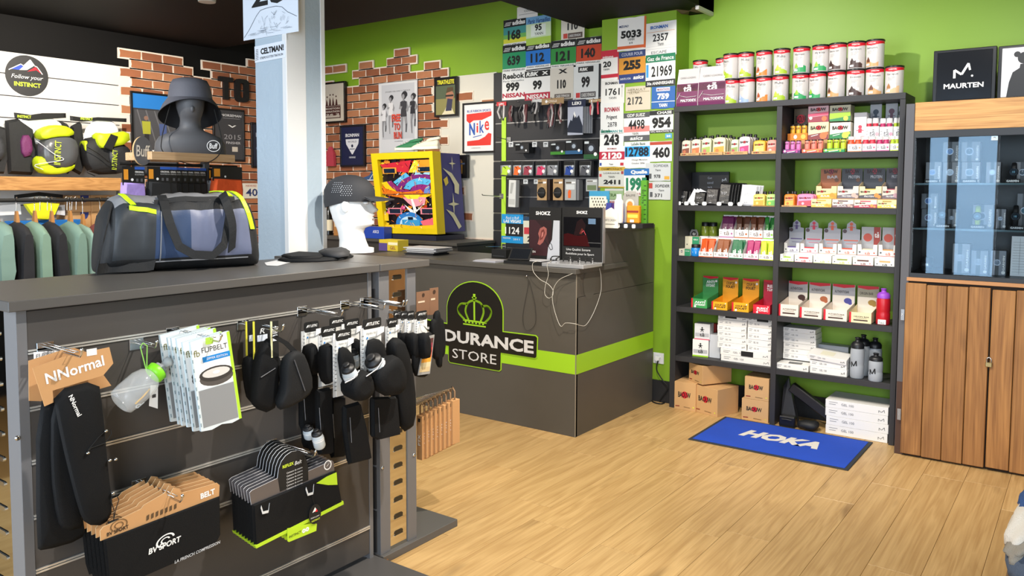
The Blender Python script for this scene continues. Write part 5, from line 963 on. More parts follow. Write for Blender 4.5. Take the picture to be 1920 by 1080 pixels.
# tubes and boxes, highest right shelf
def tubes(px0, px1, pyt, Y, zb, c, label, n=3, cap='2a2020'):
    x0, x1, h = spot(px0, px1, pyt, Y, zb); r = (x1-x0)/n*.42; mb = MB(); mb.lathe([(r*.96, 0), (r, .003), (r, h*.9), (r*.97, h*.91)], n=14, m=M(c, .35)); lc = lin(c)
    mb.face(r*1.8, h, -r+.0006); mb.tx('BAOUW', .5, .74, .7, .13, INK, .02); me = mb.mesh('tube'); cm = MB(); cm.lathe([(r*.98, h*.9), (r*.98, h*.98), (r*.9, h)], n=14, m=M(cap, .4)); cp = cm.mesh('cap')
    for k in range(n):
        t = thing('gel_tube', label+', '+ORD[k]+' from the left of its tray', 'tube', me, (x0+(x1-x0)*(k+.5)/n, Y, zb), group='gel tubes in small trays'); part('cap', cp, t)
def bw(top, bot, fruit, lt='BAOUW'):
    def d(mb):
        mb.pg([(0, 0), (1, 0), (1, .45), (0, .28)], M(bot, .45)); mb.ci(.75, .22, .2, M(fruit, .4), 12); mb.ci(.9, .34, .1, M(fruit, .4), 10); baouw(mb, .5, .68, .75, .22); mb.line([(.15, .2), (.5, .3)], .004, WHT)
    return d
Yb_ = 5.2; lo = 5.125
pbox('riser_box', 'plain brown cardboard riser behind the gel tube trays', 'box', 1478, 1592, 262, Yb_, z, .18, KT)
zr = z+spot(1478, 1592, 262, Yb_, z)[2]+.0005
for a, b, pt, c, bot, l in ((1465, 1501, 280, '6a3a72', 'd04a9a', 'purple'), (1503.5, 1542, 279, 'd8584a', 'e89a4a', 'red and orange'), (1544, 1584, 278.5, '2f9a5a', 'b5d33a', 'green and lime')):
    def d(mb, b_=bot): mb.pg([(0, .3), (1, .75), (1, 1), (0, .6)], M(b_, .4)); mb.ci(.12, .55, .3, WHT, 10, .8); mb.line([(.25, .2), (.7, .5)], .004, WHT); mb.ci(.8, .35, .25, M(b_, .4), 10)
    tray('gel_tray', 'small %s printed tray of gel tubes on the highest right shelf' % l, a, b, pt, lo, z, .07, c, d)
tubes(1470, 1503, 263.5, lo+.035, z+.003, 'd87ab8', 'pink gel tube in the purple tray'); tubes(1508, 1545, 262, lo+.035, z+.003, 'ee8a78', 'coral gel tube in the red tray'); tubes(1550, 1588, 260, lo+.035, z+.003, 'c3d83a', 'lime gel tube in the green tray', cap='1a2a1a')
def d(mb): mb.ci(.4, .5, .3, WHT, 10, .8); mb.ci(.8, .5, .35, M('f8c04a', .4), 10)
tray('gel_tray', 'orange printed tray of gel tubes raised behind the purple tray', 1476.5, 1514, 250, Yb_+.002, zr, .07, 'ea8422', d); tubes(1481, 1514, 233.5, Yb_+.037, zr+.003, 'f5b53a', 'amber gel tube in the raised orange tray')
for a, b, pt, y, zz, m, dr, l in ((1515, 1553.5, 229, Yb_+.002, 0, 'f3dfae', bw('', '8a3a3a', 'e0783a'), 'cream and wine red snack carton at the bottom of its pair'), (1555.5, 1595, 229.5, Yb_+.002, 0, 'e8e0d0', bw('', '2c8a4a', 'd3d84a'), 'cream and green snack carton at the bottom of its pair')):
    pbox('snack_carton', l, 'box', a, b, pt, y, zr, .1, m, dr)
zs_ = zr+spot(1515, 1553.5, 229, Yb_, zr)[2]+.0005
def pk1(mb): mb.pg([(0, 0), (1, 0), (1, .4), (0, .3)], M('9a3040', .4)); mb.pg([(0, .35), (1, .42), (1, .62), (0, .52)], M('d84a6a', .4)); mb.ci(.8, .2, .16, M('e0703a', .4), 12); baouw(mb, .5, .78, .75, .2); mb.ci(.14, .26, .1, WHT, 10)
def pk2(mb): mb.pg([(0, 0), (1, 0), (1, .3), (0, .12)], M('2c8a4a', .4)); mb.pg([(0, .14), (1, .3), (1, .55), (0, .5)], M('a5d02c', .4)); mb.ci(.78, .16, .15, M('e0e04a', .4), 12); baouw(mb, .5, .74, .75, .2)
pbox('snack_carton', 'pink snack carton stacked on the cream and wine red one', 'box', 1515, 1553.5, 197.5, Yb_+.002, zs_, .1, 'c9a0a8', pk1)
pbox('snack_carton', 'lime and green snack carton stacked on the cream and green one', 'box', 1555.5, 1595, 197, Yb_+.002, zs_, .1, 'b9b49a', pk2)
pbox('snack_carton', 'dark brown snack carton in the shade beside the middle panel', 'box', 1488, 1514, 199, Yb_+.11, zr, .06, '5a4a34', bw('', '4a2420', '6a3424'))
# white boxes and gel bottles, highest right shelf
def ta(c, band, u=.5, w=.36):
    def d(mb): mb.rc(0, 0, 1, .12, M(band, .45)); mb.tx('tā', u, .55, w, .5, M(c, .5), .01); mb.ci(.86, .5, .12, M(band, .5), 12); mb.line([(.06, .7), (.2, .7)], .002, M(c)); mb.line([(.06, .5), (.18, .5)], .002, M(c))
    return d
def figure(mb, u, v, s, m):
    """small printed emblem: head with two antennae over a stout body"""
    mb.ci(u, v+.1*s, .055*s, m, 12); mb.rc(u-.08*s, v-.06*s, u+.08*s, v+.05*s, m)
    for q in (-1, 1): mb.line([(u+q*.06*s, v), (u+q*.2*s, v+.06*s)], .003, m); mb.line([(u+q*.05*s, v-.05*s), (u+q*.1*s, v-.16*s)], .003, m)
pbox('riser_box', 'plain white cardboard riser behind the white gel trays', 'box', 1600, 1690, 266, 5.2, z, .15, WB)
zw = z+spot(1600, 1690, 266, 5.2, z)[2]+.0005
def d(mb): mb.rc(0, .85, 1, 1, M('8f8f94')); mb.ci(.5, .52, .06, M('d0455a'), 12); mb.rc(.36, .32, .64, .46, M('d0455a')); mb.line([(.2, .4), (.8, .4)], .004, M('d0455a')); mb.line([(.1, .2), (.9, .2)], .002, M('e0a0a8')); mb.tx('tā', .5, .08, .3, .1, M('e0a0a8'))
pbox('gel_carton', 'tall white carton with a red emblem on the highest right shelf', 'box', 1600.5, 1624, 211, 5.21, zw, .08, WB, d)
for k, (a, b, pt, c) in enumerate(((1630, 1652, 195, '2c3c4c'), (1659, 1682, 194, '5a3a4a'), (1683, 1692, 199, '4a4c50'))):
    def d(mb, c=c): mb.rc(0, 0, 1, .5, WB); mb.ci(.5, .8, .07, M(c), 12); mb.rc(.38, .62, .62, .74, M(c)); mb.line([(.2, .68), (.8, .68)], .004, M(c)); mb.line([(.15, .45), (.8, .45)], .002, M('777777'))
    pbox('header_board', 'grey header board with emblem above the white trays, %s one' % ('left', 'middle', 'right')[k], 'card', a, b, pt, 5.3, zw, .006, '9a9da3', d)
BC = {'r': 'd8344a', 'o': 'e8542a', 'p': 'c2306a', 'l': 'b9cf2a', 'w': 'ecebe8'}
def gbot(px0, px1, pyt, Y, zb, c, label):
    x0, x1, h = spot(px0, px1, pyt, Y, zb); r = (x1-x0)*.25; mb = MB(); mb.lathe([(r, 0), (r, h*.55), (r*.8, h*.62), (r*.8, h*.78)], n=12, m=M(BC[c], .35)); me = mb.mesh('bottle'); cm = MB(); cm.lathe([(r*.86, h*.78), (r*.86, h*.99), (r*.8, h)], n=12, m=M('f2f0ee', .35)); cp = cm.mesh('cap')
    for k in range(2):
        t = thing('gel_bottle', label+', '+('left' if k == 0 else 'right')+' one in its tray', 'bottle', me, (x0+(x1-x0)*(.26+.48*k), Y, zb), group='small gel bottles'); part('cap', cp, t)
for a, b, pt, pb, c, band, l, row in ((1589, 1616, 270, 256, 'o', 'e8a07a', 'orange', 0), (1616.5, 1643, 269.5, 256, 'r', 'd8708a', 'red', 0), (1643.5, 1668, 269.5, 256, 'p', 'c84a8a', 'crimson', 0), (1669, 1692, 269, 255, 'l', 'cfe04a', 'lime', 0), (1622, 1648, 237, 222, 'r', 'e8b0b8', 'red', 1), (1648.5, 1674, 237.5, 222, 'p', 'e0a0b4', 'crimson', 1), (1674.5, 1692, 237, 221, 'l', 'cfe07a', 'lime', 1)):
    Y, zb = ((lo, z), (5.202, zw))[row]
    tray('gel_tray', 'white tray of %s gel bottles, %s row of the highest right shelf' % (l, ('front', 'raised')[row]), a, b, pt, Y, zb, .065, WB, ta('77757a', band)); gbot(a, b, pb, Y+.033, zb+.003, c, l+' gel bottle with white cap in the '+('front', 'raised')[row]+' row')
# ---- second shelf
z = ZT[2]+.0005
def d(mb):
    mb.tx('Get', .49, .82, .12, .11, M('8f97a8'), fit=True); mb.tx('used', .505, .68, .16, .09, M('8f97a8'), fit=True); mb.tx('to it.', .5, .54, .13, .1, M('8f97a8'), fit=True); mlogo(mb, .88, .76, .1, .11, M('b9bfca'))
def mlogo(mb, u, v, w, h, m, t=.004): mb.line([(u-w/2, v-h/2), (u-w/2, v+h*.2), (u-.05*w, v-h*.25), (u+w*.42, v+h/2), (u+w/2, v-h*.3)], t, m)
pbox('display_board', 'black board with white text behind the sachets', 'display', 1296, 1366, 322.5, 5.33, z, .02, '0e0f14', d)
tr, xc, wt, ht = tray('sachet_tray', 'black tray with white price tags holding gel sachets', 1263.5, 1407.5, 389, Yf, z, .2, '1c1c1f', None)
for k, px in enumerate((1273, 1287.5, 1299.5, 1321, 1348.5, 1370, 1387.5)):
    mb = MB(); mb.prism(rrect(-.016, .0005, .016, .025, .009), -.0035, -.002, WHT); part('price_tag', mb, tr, loc=(xat(px, z+.02, Yf)-xc, 0, 0))
for k, (a, b, pt, c, l, n, tilt) in enumerate(((1273, 1284, 356, '131315', 'small black sachet with white print at the left end', 2, 10), (1284, 1312, 355, 'dfe1e6', 'white sachet leaning right in the black tray', 3, 26), (1300, 1322, 359, '131315', 'small black sachet between white and larger black ones', 2, 8), (1322, 1346, 352, '2a2728', 'medium black sachet with grey print', 3, 6), (1346, 1368, 342, '19191b', 'tall black sachet with white print', 6, 7), (1382, 1420, 346, 'dcdde2', 'tall white sachet at the right of the black tray', 3, 9))):
    x0, x1, h = spot(a, b, pt, 5.16, z+.003); w = (x1-x0)*(.8 if k == 1 else .95)
    if k == 5: w = .105
    if k in (0, 1, 2): w = max(w, .05)
    mb = MB(); o = [(-w/2, 0), (w/2, 0), (w/2*.98, h*.5), (w/2, h), (-w/2, h), (-w/2*.98, h*.5)]
    mb.rings([[(x, .012, zz) for x, zz in outl(o)], [(x, .009, zz) for x, zz in outl(o)], [(x*.86, 0, zz*.84+h*.08) for x, zz in outl(o)]], M(c, .3, bump=.4, scale=40)); mb.face(w*.8, h*.9, 0, 0, h*.05); ink = M('d8d8dc') if c < '9' else M('85878c')
    mb.tx('Drink Mix 320', .42, .58, .6, .06, ink); mb.tx('CAF 100', .36, .5, .45, .05, ink); mlogo(mb, .4, .1, .22, .07, ink, .0025); me = mb.mesh('sachet')
    for j in range(n): thing('gel_sachet', l+(', front one' if j == 0 else ', %s in its row' % ORD[j]), 'sachet', me, ((x0+x1)/2+.012*j, 5.15+.022*j, z+.003), rot=(radians(-9), radians(tilt if k == 1 else tilt*.5), 0), group='gel sachets in the black tray')
tray('kraft_tray', 'kraft tray with yellow and green pouches beside the middle panel', 1408.5, 1455, 387, Yf, z, .2, KT, kraft)
for a, b, pt, c, f, tp, l in ((1411, 1434, 364, 'f2cf6a', 'f0a030', 'f8d880', 'yellow mango pouch'), (1436, 1455, 364, 'b5dc7a', '6ab04a', 'd8e84a', 'light green pouch')): pouches(a, b, pt, Yf+.012, z+.003, c, f, tp, l+' on the second left shelf', 4)
tray('kraft_tray', 'kraft tray with orange and pink pouches right of the middle panel', 1462, 1513, 385, Yf, z, .2, KT, kraft)
for a, b, pt, c, f, tp, l in ((1469, 1490, 364, 'ee8428', 'f8b04a', 'f07020', 'orange pouch'), (1493, 1526, 363.5, 'ef8ab4', 'e84a5a', 'f8b8c8', 'pink pouch')): pouches(a, b, pt, Yf+.012, z+.003, c, f, tp, l+' on the second right shelf', 3)
def bars(xc, w, zb, Y, c, label, n=2):
    me = MB().box(-w*.3, 0, 0, w*.3, .03, .009, M(c, .3), .002).mesh('bar')
    for j in range(n): thing('energy_bar', label+(', upper one' if j else ', lower one'), 'bar', me, (xc+random.uniform(-.004, .004), Y, zb+.0095*j), group='wrapped bars lying in their open cartons')
def dbox(label, px0, px1, pyf, Y, zb, d, m, front, hb=None, back=None, bm=None, notch=.5, bar=None, hexa=False, cat='carton', nd=.28):
    """open counter display carton: notched front, sides, tall back with printed header"""
    x0, x1, h = spot(px0, px1, pyf, Y, zb); w = x1-x0-.0015; m = M(m, .5) if isinstance(m, str) else m; mb = MB(); q = .0015; a, b = w*notch/2, h*(1-nd)
    if notch: mb.prism([(-w/2, 0), (w/2, 0), (w/2, h), (a, h), (a*.9, b), (-a*.9, b), (-a, h), (-w/2, h)], 0, q, m)
    else: mb.box(-w/2, 0, 0, w/2, q, h, m)
    H = hb or h; mb.box(-w/2, q, 0, w/2, d, q, m); mb.box(-w/2, d-q, 0, w/2, d, h if back else H, m)
    for s in (-1, 1):
        for X, f in ((s*w/2, 1), (s*(w/2-q), -1)): mb.add([(X, 0, 0), (X, d, 0), (X, d, max(h, min(H, h*1.4))), (X, 0, h)], [(0, 1, 2, 3)][::1], m)
    mb.face(w, b if notch else h); front(mb)
    t = thing('display_carton', label, 'carton', mb, ((x0+x1)/2, Y, zb), group=None)
    if back:
        bb = MB(); BM = M(bm, .5) if isinstance(bm, str) else (bm or m); hh = H
        P = [(-w*.48, 0), (w*.48, 0), (w*.48, hh*.74), (w*.26, hh*.76), (w*.24, hh*.9), (0, hh), (-w*.24, hh*.9), (-w*.26, hh*.76), (-w*.48, hh*.74)] if hexa else [(-w/2, 0), (w/2, 0), (w/2, hh), (-w/2, hh)]
        bb.prism(P, d-.0045, d-.003, BM); bb.face(w*.96, hh, d-.0045); back(bb); part('header', bb, t)
    if bar: bars((x0+x1)/2, w, zb+b-.012 if notch else zb+h*.6, Y+.004, bar, 'wrapped bar in '+label.replace('display carton, ', 'carton ').replace(' from the left in the ', ' from left, ').replace(' of the third shelf', ', third shelf').replace(' of the second shelf', ', second shelf'))
    return h
def bwf(fru, band, wtxt='', ok=True):
    def d(mb): mb.pg([(0, 0), (1, 0), (1, .62), (0, .35)], M(band, .45)); mb.ci(.78, .38, .26, M(fru, .4), 10); mb.ci(.9, .22, .2, M(fru, .4), 10); baouw(mb, .28, .78, .44, .22); mb.tx(wtxt or 'BAR', .45, .26, .44, .2, WHT, .02, .1)
    return d
def hd(c, t): return lambda mb: (mb.ci(.52, .9, .1, M('8a2434', .5), 12, .8), mb.tx('BAOUW', .5, .9, .7, .13, M('2a1a1a'), .03), mb.tx(t, .6, .72, .55, .1, M('b9bcc4'), .02), mb.ci(.8, .62, .07, M('6a4a3a'), 10))
r0 = dict(Y=lo, zb=z, d=.06)
for k, (a, b, pf, m, fru, band, wt, bar) in enumerate(((1521, 1559, 373, 'f6e2a4', 'f0a63a', 'f3c25a', '', 'd8a02c'), (1560.5, 1601, 374, 'f5e4d4', 'd8b0a0', '8a6a6e', 'BAR', '5a3038'), (1601.5, 1644.5, 374.5, 'f5e3d0', 'e8a04a', 'c0455a', 'BAR', 'c8405a'), (1645, 1687, 375, 'f7e8a8', 'f3ead0', 'eecb4a', '', 'b8963a'))):
    dbox('cream bar display carton, %s from the left in the front row of the second shelf' % ORD[k], a, b, pf, lo, z, .06, m, bwf(fru, band, wt), bar=bar)
pbox('riser_box', 'plain cardboard riser behind the cream bar cartons of the second shelf', 'box', 1530, 1688, 372.5, 5.2, z, .12, KT); zq = z+spot(1530, 1688, 372.5, 5.2, z)[2]+.0005
for k, (a, b, pf, m, fru, band, wt, hc, ht, bar) in enumerate(((1530, 1569, 349, 'f3dda0', 'ef9a2a', 'f3b23a', 'BAR', '9a5a34', 'BAR', 'd8c0a0'), (1570, 1610, 349, 'f5e4d0', 'd8b8a8', '7a7076', 'PROTEIN', '3a3c44', 'PROTEIN', '77757a'), (1611, 1653, 349.5, 'f3e4b4', 'e8943a', '55545a', 'PROTEIN', '3a3c44', 'PROTEIN', 'd8b83a'), (1654, 1687, 349.5, 'f3dcc8', 'd8a8b0', '77686e', 'PROTEIN', '44424a', 'PROTEIN', 'a83a4a'))):
    dbox('cream bar display carton, %s from the left in the raised row of the second shelf' % ORD[k], a, b, pf, 5.202, zq, .1, m, bwf(fru, band, wt), hb=.185, back=hd(hc, ht), bm=hc, bar=bar, hexa=False)
# ---- third shelf
z = ZT[3]+.0005
def gu(mb): mb.rc(.5, 0, 1, 1, M('2f8f62', .45)); mb.ci(.25, .62, .18, INK, 14, 1); mb.tx('GU', .25, .62, .2, .16, WHT, .03); mb.tx('ROCTANE', .74, .7, .36, .12, WHT, .02)
pbox('gel_carton', 'cream and green gel carton at the front left of the third shelf', 'box', 1264.5, 1294.5, 466.5, 5.13, z, .09, 'cfc9b4', gu)
pbox('riser_box', 'low white riser behind the front green gel carton of the third shelf', 'box', 1281, 1345.5, 466, 5.225, z, .14, WB); zq = z+spot(1281, 1345.5, 466, 5.225, z)[2]+.0005
pbox('riser_box', 'taller white riser behind the coloured sachet cartons of the third shelf', 'box', 1346.5, 1453, 447, 5.225, z, .14, WB); zq2 = z+spot(1346.5, 1453, 447, 5.225, z)[2]+.0005
def gu2(mb): mb.rc(.52, 0, 1, 1, M('2f8f62', .45)); mb.rc(.12, .25, .2, .36, M('6a675a')); mb.tx('GU', .76, .75, .3, .12, WHT, .02)
pbox('gel_carton', 'cream and green gel carton raised behind the front one', 'box', 1282, 1311, 443.5, 5.228, zq, .07, 'cfc9b0', gu2)
def gh(mb): mb.ci(.5, .74, .16, INK, 14, 1); mb.tx('GU', .5, .74, .34, .15, WHT, .03)
x0, x1, h = spot(1290, 1309, 430, 5.31, zq); mb = MB(); w = x1-x0; mb.prism([(-w/2, 0), (w/2, 0), (w/2, h*.8), (w*.3, h), (-w*.3, h), (-w/2, h*.8)], 0, .002, M('77787a', .5)); mb.face(w, h); gh(mb); thing('header_board', 'small grey header with black badge above the green gel cartons', 'card', mb, ((x0+x1)/2, 5.31, zq))
pbox('gel_carton', 'small white carton half hidden beside the raised green carton', 'box', 1312, 1327, 443, 5.26, zq, .05, 'dedee0')
def jar(px, pyt, Y, zb, c, label, w=.062):
    x = xat(px, zb+.05, Y); h = at(px, pyt, 1, Y).z-zb; r = w/2; t = thing('supplement_jar', label, 'jar', loc=(x, Y, zb)); mb = MB(); mb.lathe([(r*.9, 0), (r, .006), (r, h*.66), (r*.86, h*.72)], n=18, m=M(c, .3)); mb.face(w*.8, h*.7, -r+.003); mb.tx('tā', .5, .5, .5, .4, WHT, .03); part('jar_body', mb, t); mb = MB(); mb.lathe([(r*.92, h*.72), (r*.92, h*.97), (r*.86, h)], n=18, m=M('15161a', .4)); part('lid', mb, t)
pbox('riser_box', 'low white riser under the two olive jars', 'box', 1316, 1350, 443, 5.3, zq, .055, WB); zj = zq+spot(1316, 1350, 443, 5.3, zq)[2]+.0005
jar(1323, 416.5, 5.335, zj, '7a8a2a', 'olive green jar with black lid, left one of two', .058); jar(1337.5, 417, 5.335, zj, '7a8a2a', 'olive green jar with black lid, right one of two', .058)
jar(1305, 458, 5.16, z, '1f86d6', 'bright blue jar with black lid on the third shelf', .066)
def satray(a, b, pf, Y, zb, d, band, c, label, hb, tx_='7a6a6a'):
    t, xc, w, h = tray('gel_carton_open', 'white open carton of '+label, a, b, pf, Y, zb, d, WB, ta(tx_, band), back=hb); mb = MB(); sw, shh = w*.42, hb*.95; mb.puff([(-sw/2, 0), (sw/2, 0), (sw/2, shh), (-sw/2, shh)], -.006, .006, M(c, .4, bump=.5, scale=30), .8, False); mb.text('tā', (0, -.0065, shh*.35), sw*.55, shh*.22, WHT, bold=.02); me = mb.mesh('sachet')
    for j in range(4): thing('gel_sachet', label.replace('sachets', 'sachet')+', '+('front right', 'front left', 'rear right', 'rear left')[j]+' one', 'sachet', me, (xc+(-.22 if j % 2 else .22)*w, Y+.02+.028*(j//2), zb+.004), rot=(radians(-14), random.uniform(-.12, .12), 0), group=label)
for a, b, pf, band, c, l in ((1310, 1337, 472, 'ef6a2a', 'f25a1a', 'bright orange sachets, front row of the third shelf'), (1338, 1365.5, 473, 'b5382a', '8a4a1e', 'brown sachets, front row of the third shelf'), (1366.5, 1393, 475, '1d7a4a', '1c6a42', 'dark green sachets, front row of the third shelf'), (1394, 1422, 476, 'a81e5a', 'a81c62', 'magenta sachets, front row of the third shelf'), (1423, 1450, 477.5, 'd8e81e', 'c8e01a', 'lime yellow sachets, front row of the third shelf')): satray(a, b, pf, lo, z, .09, band, c, l, .125)
for a, b, pf, band, c, l in ((1348, 1376, 430, 'b06a9a', '6a1c52', 'dark purple sachets, raised row of the third shelf'), (1377, 1403, 431, 'b8622a', '5a2e16', 'dark brown sachets, raised row of the third shelf'), (1404, 1430, 432, 'e0642a', '6a3616', 'brown and amber sachets, raised row of the third shelf'), (1431, 1450, 432, '8ad03a', '2a8a2e', 'green sachets, raised row of the third shelf')): satray(a, b, pf, 5.228, zq2, .08, band, c, l, .15)
def tf(c, band): return lambda mb: (mb.rc(0, 0, 1, .08, M(band)), mb.tx('tā', .5, .42, .26, .5, M(c, .5), .01), mb.ci(.12, .6, .16, M('55585c'), 10), mb.ci(.85, .5, .14, M(band), 10))
for k, (a, b, pf, c, band, bar) in enumerate(((1455.5, 1488.5, 476.5, 'b9c84a', 'c3d84a', '9ac82a'), (1490, 1523.5, 478, 'd04a5a', 'e07a8a', 'd8283a'), (1525, 1559, 479, 'b9c86a', 'd0dc7a', None), (1560.5, 1597, 481, 'c3c84a', 'd8d86a', '8a9a2a'), (1599, 1637.5, 483, '8a3a2a', 'c8404a', '5a2018'), (1640, 1681.5, 485, '3a3a3c', '2a2a2c', 'e0a85a'))):
    dbox('white bar display carton, %s from the left in the front row of the third shelf' % ORD[k], a, b, pf, lo, z, .06, 'efeee6', tf(c, band), notch=.62, nd=.5, bar=bar)
pbox('riser_box', 'plain white riser behind the front bar cartons of the third right shelf', 'box', 1464, 1684, 477, 5.2, z, .12, WB); zq = z+spot(1464, 1684, 477, 5.2, z)[2]+.0005
def th(c): return lambda mb: (mb.ci(.5, .9, .05, M(c), 10), mb.rc(.42, .7, .58, .84, M(c)), mb.line([(.3, .8), (.7, .8)], .004, M(c)), mb.ci(.14, .68, .06, M('55464c'), 10), mb.line([(.1, .4), (.9, .4)], .006, M(c)), mb.line([(.2, .3), (.8, .3)], .002, M(c)))
for k, (a, b, pf, c, band, bar) in enumerate(((1466, 1499, 455.5, '5a4a7a', '6a6a8a', '5a4a8a'), (1500.5, 1534, 457, 'd0405a', 'd86a80', 'd8303a'), (1535.5, 1569, 457, 'e0684a', 'e88a6a', 'e8602a'), (1570.5, 1606, 458, 'd8664a', 'e08a6a', 'e8502a'), (1607.5, 1645, 458.5, 'e0684a', 'e05a3a', 'ecd8b4'), (1647, 1683, 459.5, 'e0684a', 'd04a3a', 'e8a05a'))):
    def dd(mb, c=c): mb.ci(.32, .62, .15, M('c85a4a'), 14); mb.rc(.64, .35, .98, 1, M('a8443a')); mb.tx('tā', .8, .72, .24, .2, WHT, .02)
    dbox('white bar display carton, %s from the left in the raised row of the third shelf' % ORD[k], a, b, pf, 5.202, zq, .1, 'efece6', tf(c, band), hb=.205 if k < 4 else .17, back=th(c) if k < 4 else dd, bm='a9abb4' if k < 4 else 'b4b4b6', notch=.62, nd=.5, bar=bar, hexa=k < 4)
# ---- fourth shelf
z = ZT[4]+.0005
def an(m, t1, t2, c='ffffff'): return lambda mb: (mb.rc(0, 0, .1, 1, RED), mb.tx(t1, .55, .62, .66, .2, M(c), .03), mb.tx(t2, .55, .36, .7, .2, M(c), .03), mb.ci(.88, .82, .07, WHT, 10), mb.ci(.25, .15, .12, WHT, 10))
def ah(t1, t2, c='ffffff'): return lambda mb: (mb.pg([(0, 1), (1, 1), (1, .95), (.5, .9), (0, .95)], RED), mb.tx(t1, .5, .8, .55, .1, M(c), .03), mb.tx(t2, .5, .68, .6, .1, M(c), .03), mb.ci(.88, .84, .04, WHT, 10))
for k, (a, b, pf, m, t1, t2, c, l) in enumerate(((1296, 1326, 560, '3f9a52', 'ANTI', 'OXYDANT', 'ffffff', 'green'), (1334, 1364, 566, 'ecab1c', 'COUP DE', 'FOUET', '3a2a10', 'amber, left one'), (1372, 1404, 567.5, 'ecab1c', 'COUP DE', 'FOUET', '3a2a10', 'amber, right one'), (1412, 1444, 572, 'd42238', 'RED', 'TONIC', 'ffffff', 'red'))):
    dbox('empty looking open display carton on the fourth left shelf, '+l, a, b, pf, lo, z, .2, m, an(m, t1, t2, c), hb=.2, back=ah(t1, t2, c), bm={'3f9a52': '3f8f4e', 'ecab1c': 'd8981c', 'd42238': 'b01c3a'}[m], notch=0)
for k, (a, b, pf, t1, dot, bmm) in enumerate(((1456, 1497, 571, 'AUTHENTICBAR', '4a2a22', 'b4aeae'), (1499.5, 1541, 577, 'AUTHENTICBAR', 'b5643a', 'b4aeae'), (1544, 1588, 581, 'AUTHENTICBAR', '4a4a9a', 'b4b2b6'), (1592, 1634, 586, 'ORIGIN BAR', 'a8843a', 'aca690'))):
    fr = lambda mb, t1=t1, dot=dot: (mb.rc(0, 0, .09, 1, RED), mb.tx(t1, .55, .6, .7, .13, M('3a3432'), .01), mb.rc(.2, .2, .84, .32, M('4a342c')), mb.line([(.3, .45), (.8, .45)], .002, M('8a8480')))
    bk = lambda mb, t1=t1, dot=dot: (mb.pg([(0, 1), (1, 1), (1, .93), (.5, .89), (0, .93)], RED), mb.rc(0, 0, 1, .66, M('ece3d6')), mb.tx(t1, .42, .77, .66, .08, M('3a3432'), .01), mb.ci(.7, .5, .09, M(dot, .5), 12, 1.3), mb.ci(.8, .44, .06, M(dot, .5), 12))
    dbox('cream open bar carton on the fourth right shelf, %s from the left' % ORD[k], a, b, pf, lo, z, .2, 'ece0d2' if k < 3 else 'ecdfb4', fr, hb=.205, back=bk, bm=bmm, notch=0)
def bottle(px, pyt, Y, zb, label, body, cap, r=.036, prints=None, m=None):
    x = xat(px, zb+.08, Y); h = at(px, pyt, 1, Y).z-zb; t = thing('sports_bottle', label, 'bottle', loc=(x, Y, zb)); m = m or M(body, .35)
    mb = MB(); mb.lathe([(r*.9, 0), (r, .006), (r, h*.3), (r*.94, h*.34), (r, h*.38), (r, h*.66), (r*.9, h*.74)], n=22, m=m); part('bottle_body', mb, t)
    if prints: mb = MB(); fn = lambda x_, y_: Vector(((r+.0015)*sin(x_/r-.3), -(r+.0015)*cos(x_/r-.3), h*.36+y_)); prints(mb, fn, r, h); part('print', mb, t)
    mb = MB(); c = M(cap, .4); mb.lathe([(r*.94, h*.73), (r*.95, h*.82), (r*.7, h*.88), (r*.36, h*.9), (r*.34, h*.97), (r*.42, h*.975), (r*.4, h*.995), (r*.1, h)], n=20, m=c); part('cap', mb, t)
def lb(mb, fn, r, h): mb.box(-.02, -r-.0015, h*.02, .024, -r+.004, h*.15, WHT); mb.text('TAG', (0, -r-.002, h*.06), .03, .012, INK)
bottle(1656, 540.5, 5.16, z, 'red sports bottle with purple cap at the right end of the fourth shelf', 'c21a28', '9a4ac8', .039, lb)
# ---- fifth shelf: flat white boxes
z = ZT[5]+.0005
def tabox(mb): mb.ci(.5, .76, .05, INK, 12); mb.rc(.44, .58, .56, .7, INK); mb.line([(.36, .66), (.64, .66)], .004, INK); mb.line([(.46, .6), (.42, .5)], .004, INK); mb.line([(.54, .6), (.58, .5)], .004, INK); mb.rc(.06, .22, .94, .42, M('b4b4b8')); mb.tx('tā', .5, .32, .3, .22, INK, .02)
pbox('gel_carton', 'white emblem carton with lime foot, lower one of the pair on the fifth shelf', 'box', 1299, 1327.5, 637, 5.17, z, .09, WB, lambda m: (tabox(m), m.rc(0, 0, 1, .08, LM)), tilt=.12)
zq = z+spot(1299, 1327.5, 637, 5.17, z)[2]+.0005
pbox('gel_carton', 'white emblem carton with pink foot, upper one of the pair on the fifth shelf', 'box', 1302.5, 1330.5, 607.5, 5.175, zq, .09, 'd8d8da', lambda m: (tabox(m), m.rc(0, 0, 1, .06, M('d84a6a'))), tilt=.1)
pbox('gel_carton', 'plain pale grey carton beside the emblem cartons', 'box', 1330, 1350, 628, 5.19, z, .1, 'c3c6cc')
pbox('gel_carton', 'narrow red carton hardly visible behind the grey carton', 'box', 1334, 1342, 607, 5.31, z, .05, 'a83230')
def mx_(m): m.line([(.06, .7), (.2, .7)], .003, M('8a8a8e')); m.line([(.06, .45), (.17, .45)], .003, M('8a8a8e')); m.tx('GEL 100', .36, .55, .2, .28, M('6a6a70')); mlogo(m, .9, .45, .09, .4, INK, .002)
